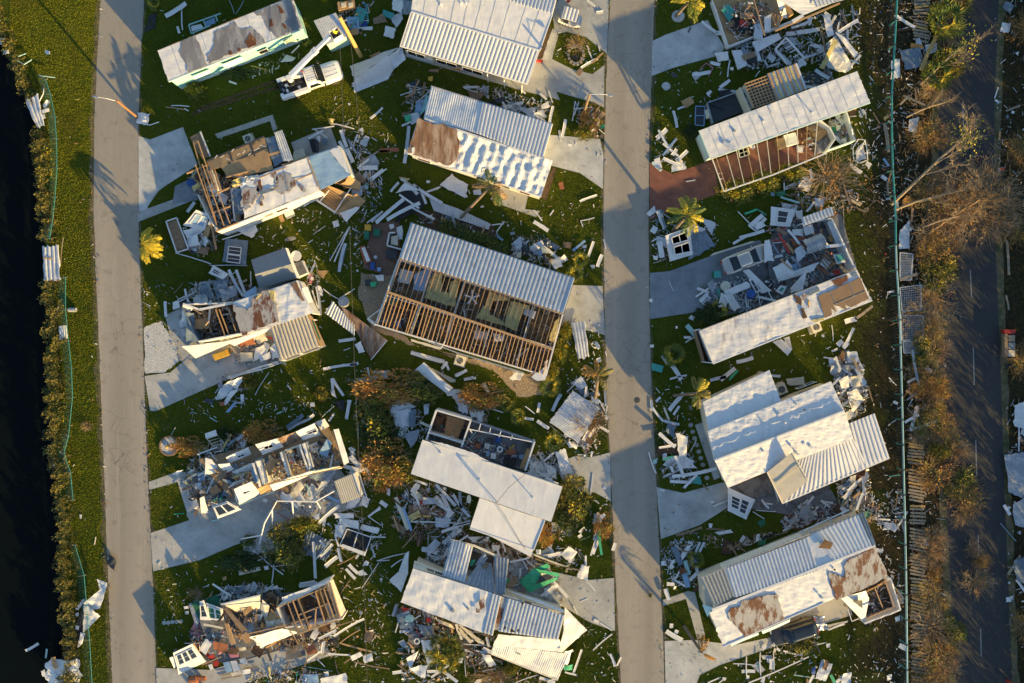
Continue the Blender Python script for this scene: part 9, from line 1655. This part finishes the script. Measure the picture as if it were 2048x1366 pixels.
for i,(y0,y1,k)in enumerate(((884,928,0),(935,1002,2),(1008,1050,-3),(1054,1100,1),(1104,1150,3),(1154,1186,0),(1192,1240,4),(1246,1292,-2),(1298,1345,2),(1350,1400,0),(-20,30,-6),(36,80,3))):
 x=fy(y0)+(10 if y0>800 else 34);o=empty('plank_fence',g(x+16,(y0+y1)/2),'fallen wooden fence panel lying flat behind the teal rail','fence panel','fallen wooden fence panels');n=int((y1-y0)/6.2);mb=MB()
 for j in range(n):t=y0+(y1-y0)*(j+.5)/n;mb.beam(g(x+R(-2,2),t+R(-.6,.6),.22),g(x+31+R(-3,3),t+4+k+R(-1,1),.3),.2,.03,'grey_wood' if R(0,1)<.75 else 'pole_yellow')
 mb.build('slats',o)
 for u in(7,24):K_(o,'rail',x+u,y0,x+u+1,y1,.17,None,.1,.06,OW)
crop('c7');piece([(230,252),(320,248),(330,438),(240,440)],PM,.5,label='rectangular ribbed metal sheet lying over the canal edge',rib=.42,amp=.1,nv=8,crumple=.03);board(235,318,285,320,.16,PW,.65);board(270,440,325,440,.12,LU,.5);board(330,360,345,205,.08,'grey_wood',.3);piece([(320,690),(360,685),(368,755),(325,765)],WH,.4,label='small white barred crate caught on the canal fence',rib=.2,amp=.04)
mb=MB();mb.tube([g(375,600,.25),g(416,600,.25)],.22,GM,10);tag(mb.build('fuel_can'),'grey cylinder lying on the grass by the canal fence','cylinder');plant('bare',480,1235,9,11,.5,'dead_plant','small dead plant on the sunlit grass strip','plant')
board(310,610,322,570,.12,DW,.2);board(265,740,320,690,.1,'grey_wood',.3)
crop('c1');piece([(172,680),(258,640),(302,852),(255,870)],PM,[.5,.6,.6,.4],label='bent pale metal sheet tipped over the upper canal bank',rib=.4,amp=.08,nv=8,crumple=.08)
for q in([(295,720),(320,680),(342,692),(310,745)],[(255,760),(335,738),(340,760),(265,785)],[(258,785),(300,780),(308,808),(270,815)],[(0,260),(25,262),(28,300),(2,305)],[(15,345),(55,342),(60,365),(20,370)],[(305,340),(340,350),(340,370),(312,370)]):piece(q,WH,[.5,.8,.7,.5])
pipe([(300,600,.6),(295,640,.7),(270,690,.6)],r=.05,m=WH)
crop('c8');tp=empty('tarpaulin',g(500,950),'long white tarpaulin torn and stretched down the grass bank to the canal','tarpaulin')
for q,h in(([(455,930),(590,820),(545,960),(490,965)],[.5,.8,.6,.3]),([(455,935),(505,960),(548,1000),(450,1095)],[.4,.7,.5,.3]),([(440,1090),(464,1095),(450,1150),(425,1175)],[.4,.4,.3,.3]),([(532,796),(590,815),(570,855),(540,865)],[.6,.8,.7,.4])):S_(tp,'cloth',q,h,WH,nu=10,nv=10,crumple=.18,jag=.05)
for q,h in(([(455,940),(450,1090),(390,1200),(380,1130)],.3),([(380,1130),(430,1150),(430,1235),(335,1232)],.2)):S_(tp,'black_lining',q,h,'black',nu=8,nv=8,crumple=.15,jag=.08)
db=piece([(245,1242),(432,1236),(442,1400),(245,1400)],WH,[.4,.5,.4,.3],label='dirty white roof sheet lying in the water at the bottom corner',crumple=.2,nu=12,nv=10);piece([(225,1300),(245,1290),(250,1330),(232,1330)],WH,.3);board(290,1225,305,1290,.5,LU,.7);board(365,1290,370,1340,.25,LU,.7);board(140,1190,210,1150,.3,WH,-.5,-.4);board(250,1230,255,1180,.2,'teal_pale',.3)
piece([(540,690),(600,655),(637,690),(625,750)],CH,[.1,.4,.2,.1],crumple=.25,label='dark crumpled net lying at the edge of the left road');piece([(282,138),(297,138),(300,185),(284,182)],WH,-.4);piece([(435,445),(447,447),(445,468),(436,466)],WH,.08);board(515,610,522,568,.12,CR,.08)
for q in([(410,960),(455,905),(465,915),(425,970)],[(412,985),(430,980),(428,1000),(415,1000)],[(410,1050),(432,1055),(428,1075),(412,1070)]):piece(q,PM,.4)
crop('p')
o=empty('roadside_bench',g(2018,680),'wooden bench of three slatted seats with a red end across the dark road','bench');S_(o,'back_board',[(2009,668),(2015,668),(2016,714),(2010,714)],.8,OW,t=.5);S_(o,'red_end',[(2008,659),(2032,659),(2030,667),(2010,668)],.6,'red',t=.5)
for i in range(3):S_(o,'seat',[(2017,670+15*i),(2030,670+15*i),(2030,683+15*i),(2017,683+15*i)],.5,('grey_wood',BG,CR)[i],t=.4)
piece([(2010,729),(2030,727),(2032,736),(2012,737)],'black',.2);
o=empty('traffic_cone',g(2005,337),'orange and white traffic cone lying on the verge across the dark road','cone');mb=MB();mb.tube([g(1999,340,.2),g(2012,335,.06)],.16,'red',10,.03);mb.build('cone_body',o);mb=MB();mb.box(g(1997,341,.2),(.06,.38,.38),WH,.4);mb.build('base',o)
o=empty('fire_hydrant',g(2014,1361),'red hydrant at the lower right corner across the dark road','hydrant');mb=MB();c=g(2014,1361,0);mb.tube([c,c+Vector((0,0,.7))],.14,'red',10);mb.build('barrel',o);mb=MB();mb.tube([c+Vector((0,0,.7)),c+Vector((0,0,.85))],.17,'red',10,.06);mb.build('cap',o);mb=MB();mb.tube([c+Vector((-.25,0,.5)),c+Vector((.25,0,.5))],.07,'red',8);mb.build('nozzle',o)
# ================================================================= wreckage fill, then labels
crop('p')
for P,n,z in(([(300,20),(740,0),(760,560),(680,1366),(310,1366),(290,600)],1000,'scattered over the yards of the western row'),([(720,0),(1200,0),(1215,700),(1225,1366),(720,1366)],1100,'scattered over the yards of the centre row'),([(1320,20),(1790,0),(1800,700),(1810,1366),(1335,1366)],1000,'scattered over the yards of the eastern row'),([(1815,460),(1890,460),(1900,1366),(1825,1366)],350,'caught among the dry shrubs'),([(60,60),(190,20),(215,1366),(150,1366)],60,'dropped on the sunlit canal bank')):heap(P,n,z,'mixed' if n>400 else 'lawn',.36,.05,0)
for L in(ROAD1,ROAD1R,ROAD2,ROAD2R):heap([(lerp_poly(L,y)+s*R(2,9),y)for s,ys in((-1,range(0,1400,60)),(1,range(1380,-1,-60)))for y in ys],170,'swept along the edge of the road','strip',.28,.03,0)
for p in PILES:fill_pile(*p)
LAND+=[(635,150,'the bucket truck'),(1140,42,'the golf cart'),(640,65,'the small white shed'),(1500,525,'the silver car'),(1583,1260,'the dark car'),(300,485,'the yellow palm'),(335,890,'the round planter'),(950,478,'the clipped hedge'),(895,1297,'the shaggy pine'),(275,235,'the left street lamp'),(1168,225,'the second street lamp'),(100,525,'the ribbed sheet on the canal'),(185,1225,'the white tarpaulin'),(580,1085,'the golden olive bush'),(1790,150,'the upper teal fence'),(1800,560,'the middle teal fence'),(1812,1000,'the lower teal fence'),(2018,680,'the roadside bench'),(100,1340,'the sheet in the water'),(80,220,'the bent sheet on the canal bank'),(2040,1000,'the wreckage across the dark road'),(1346,50,'the palm at the top edge'),(1060,620,'the rafter house end')]
seen={}
def phr(e,k):
 L=sorted(LAND,key=lambda l:hypot(l[0]-e['x'],l[1]-e['y']));return L[min(k,len(L)-1)]
def side(e,l):
 dx,dy=e['x']-l[0],e['y']-l[1]
 return('left of' if dx<0 else 'right of')if abs(dx)>abs(dy)else('above' if dy<0 else 'below')
def stem(e):return ' '.join((e['size']+e['colour']+' '+e['noun']).split())
by={}
for e in AUTO:l=phr(e,0);e['l']=l;by.setdefault(f"{stem(e)} {side(e, l)} {l[2]}",[]).append(e)
ORD=['nearest','second nearest','third nearest','fourth nearest','fifth nearest','sixth nearest','seventh nearest','eighth nearest','ninth nearest','tenth nearest']
for lab,es in by.items():
 es.sort(key=lambda e:hypot(e['l'][0]-e['x'],e['l'][1]-e['y']))
 for i,e in enumerate(es):
  t=lab if len(es)==1 else f"{stem(e)}, {ORD[min(i, 9)]} {side(e, e['l'])} {e['l'][2]}"
  tag(e['o'],t,e['cat'])
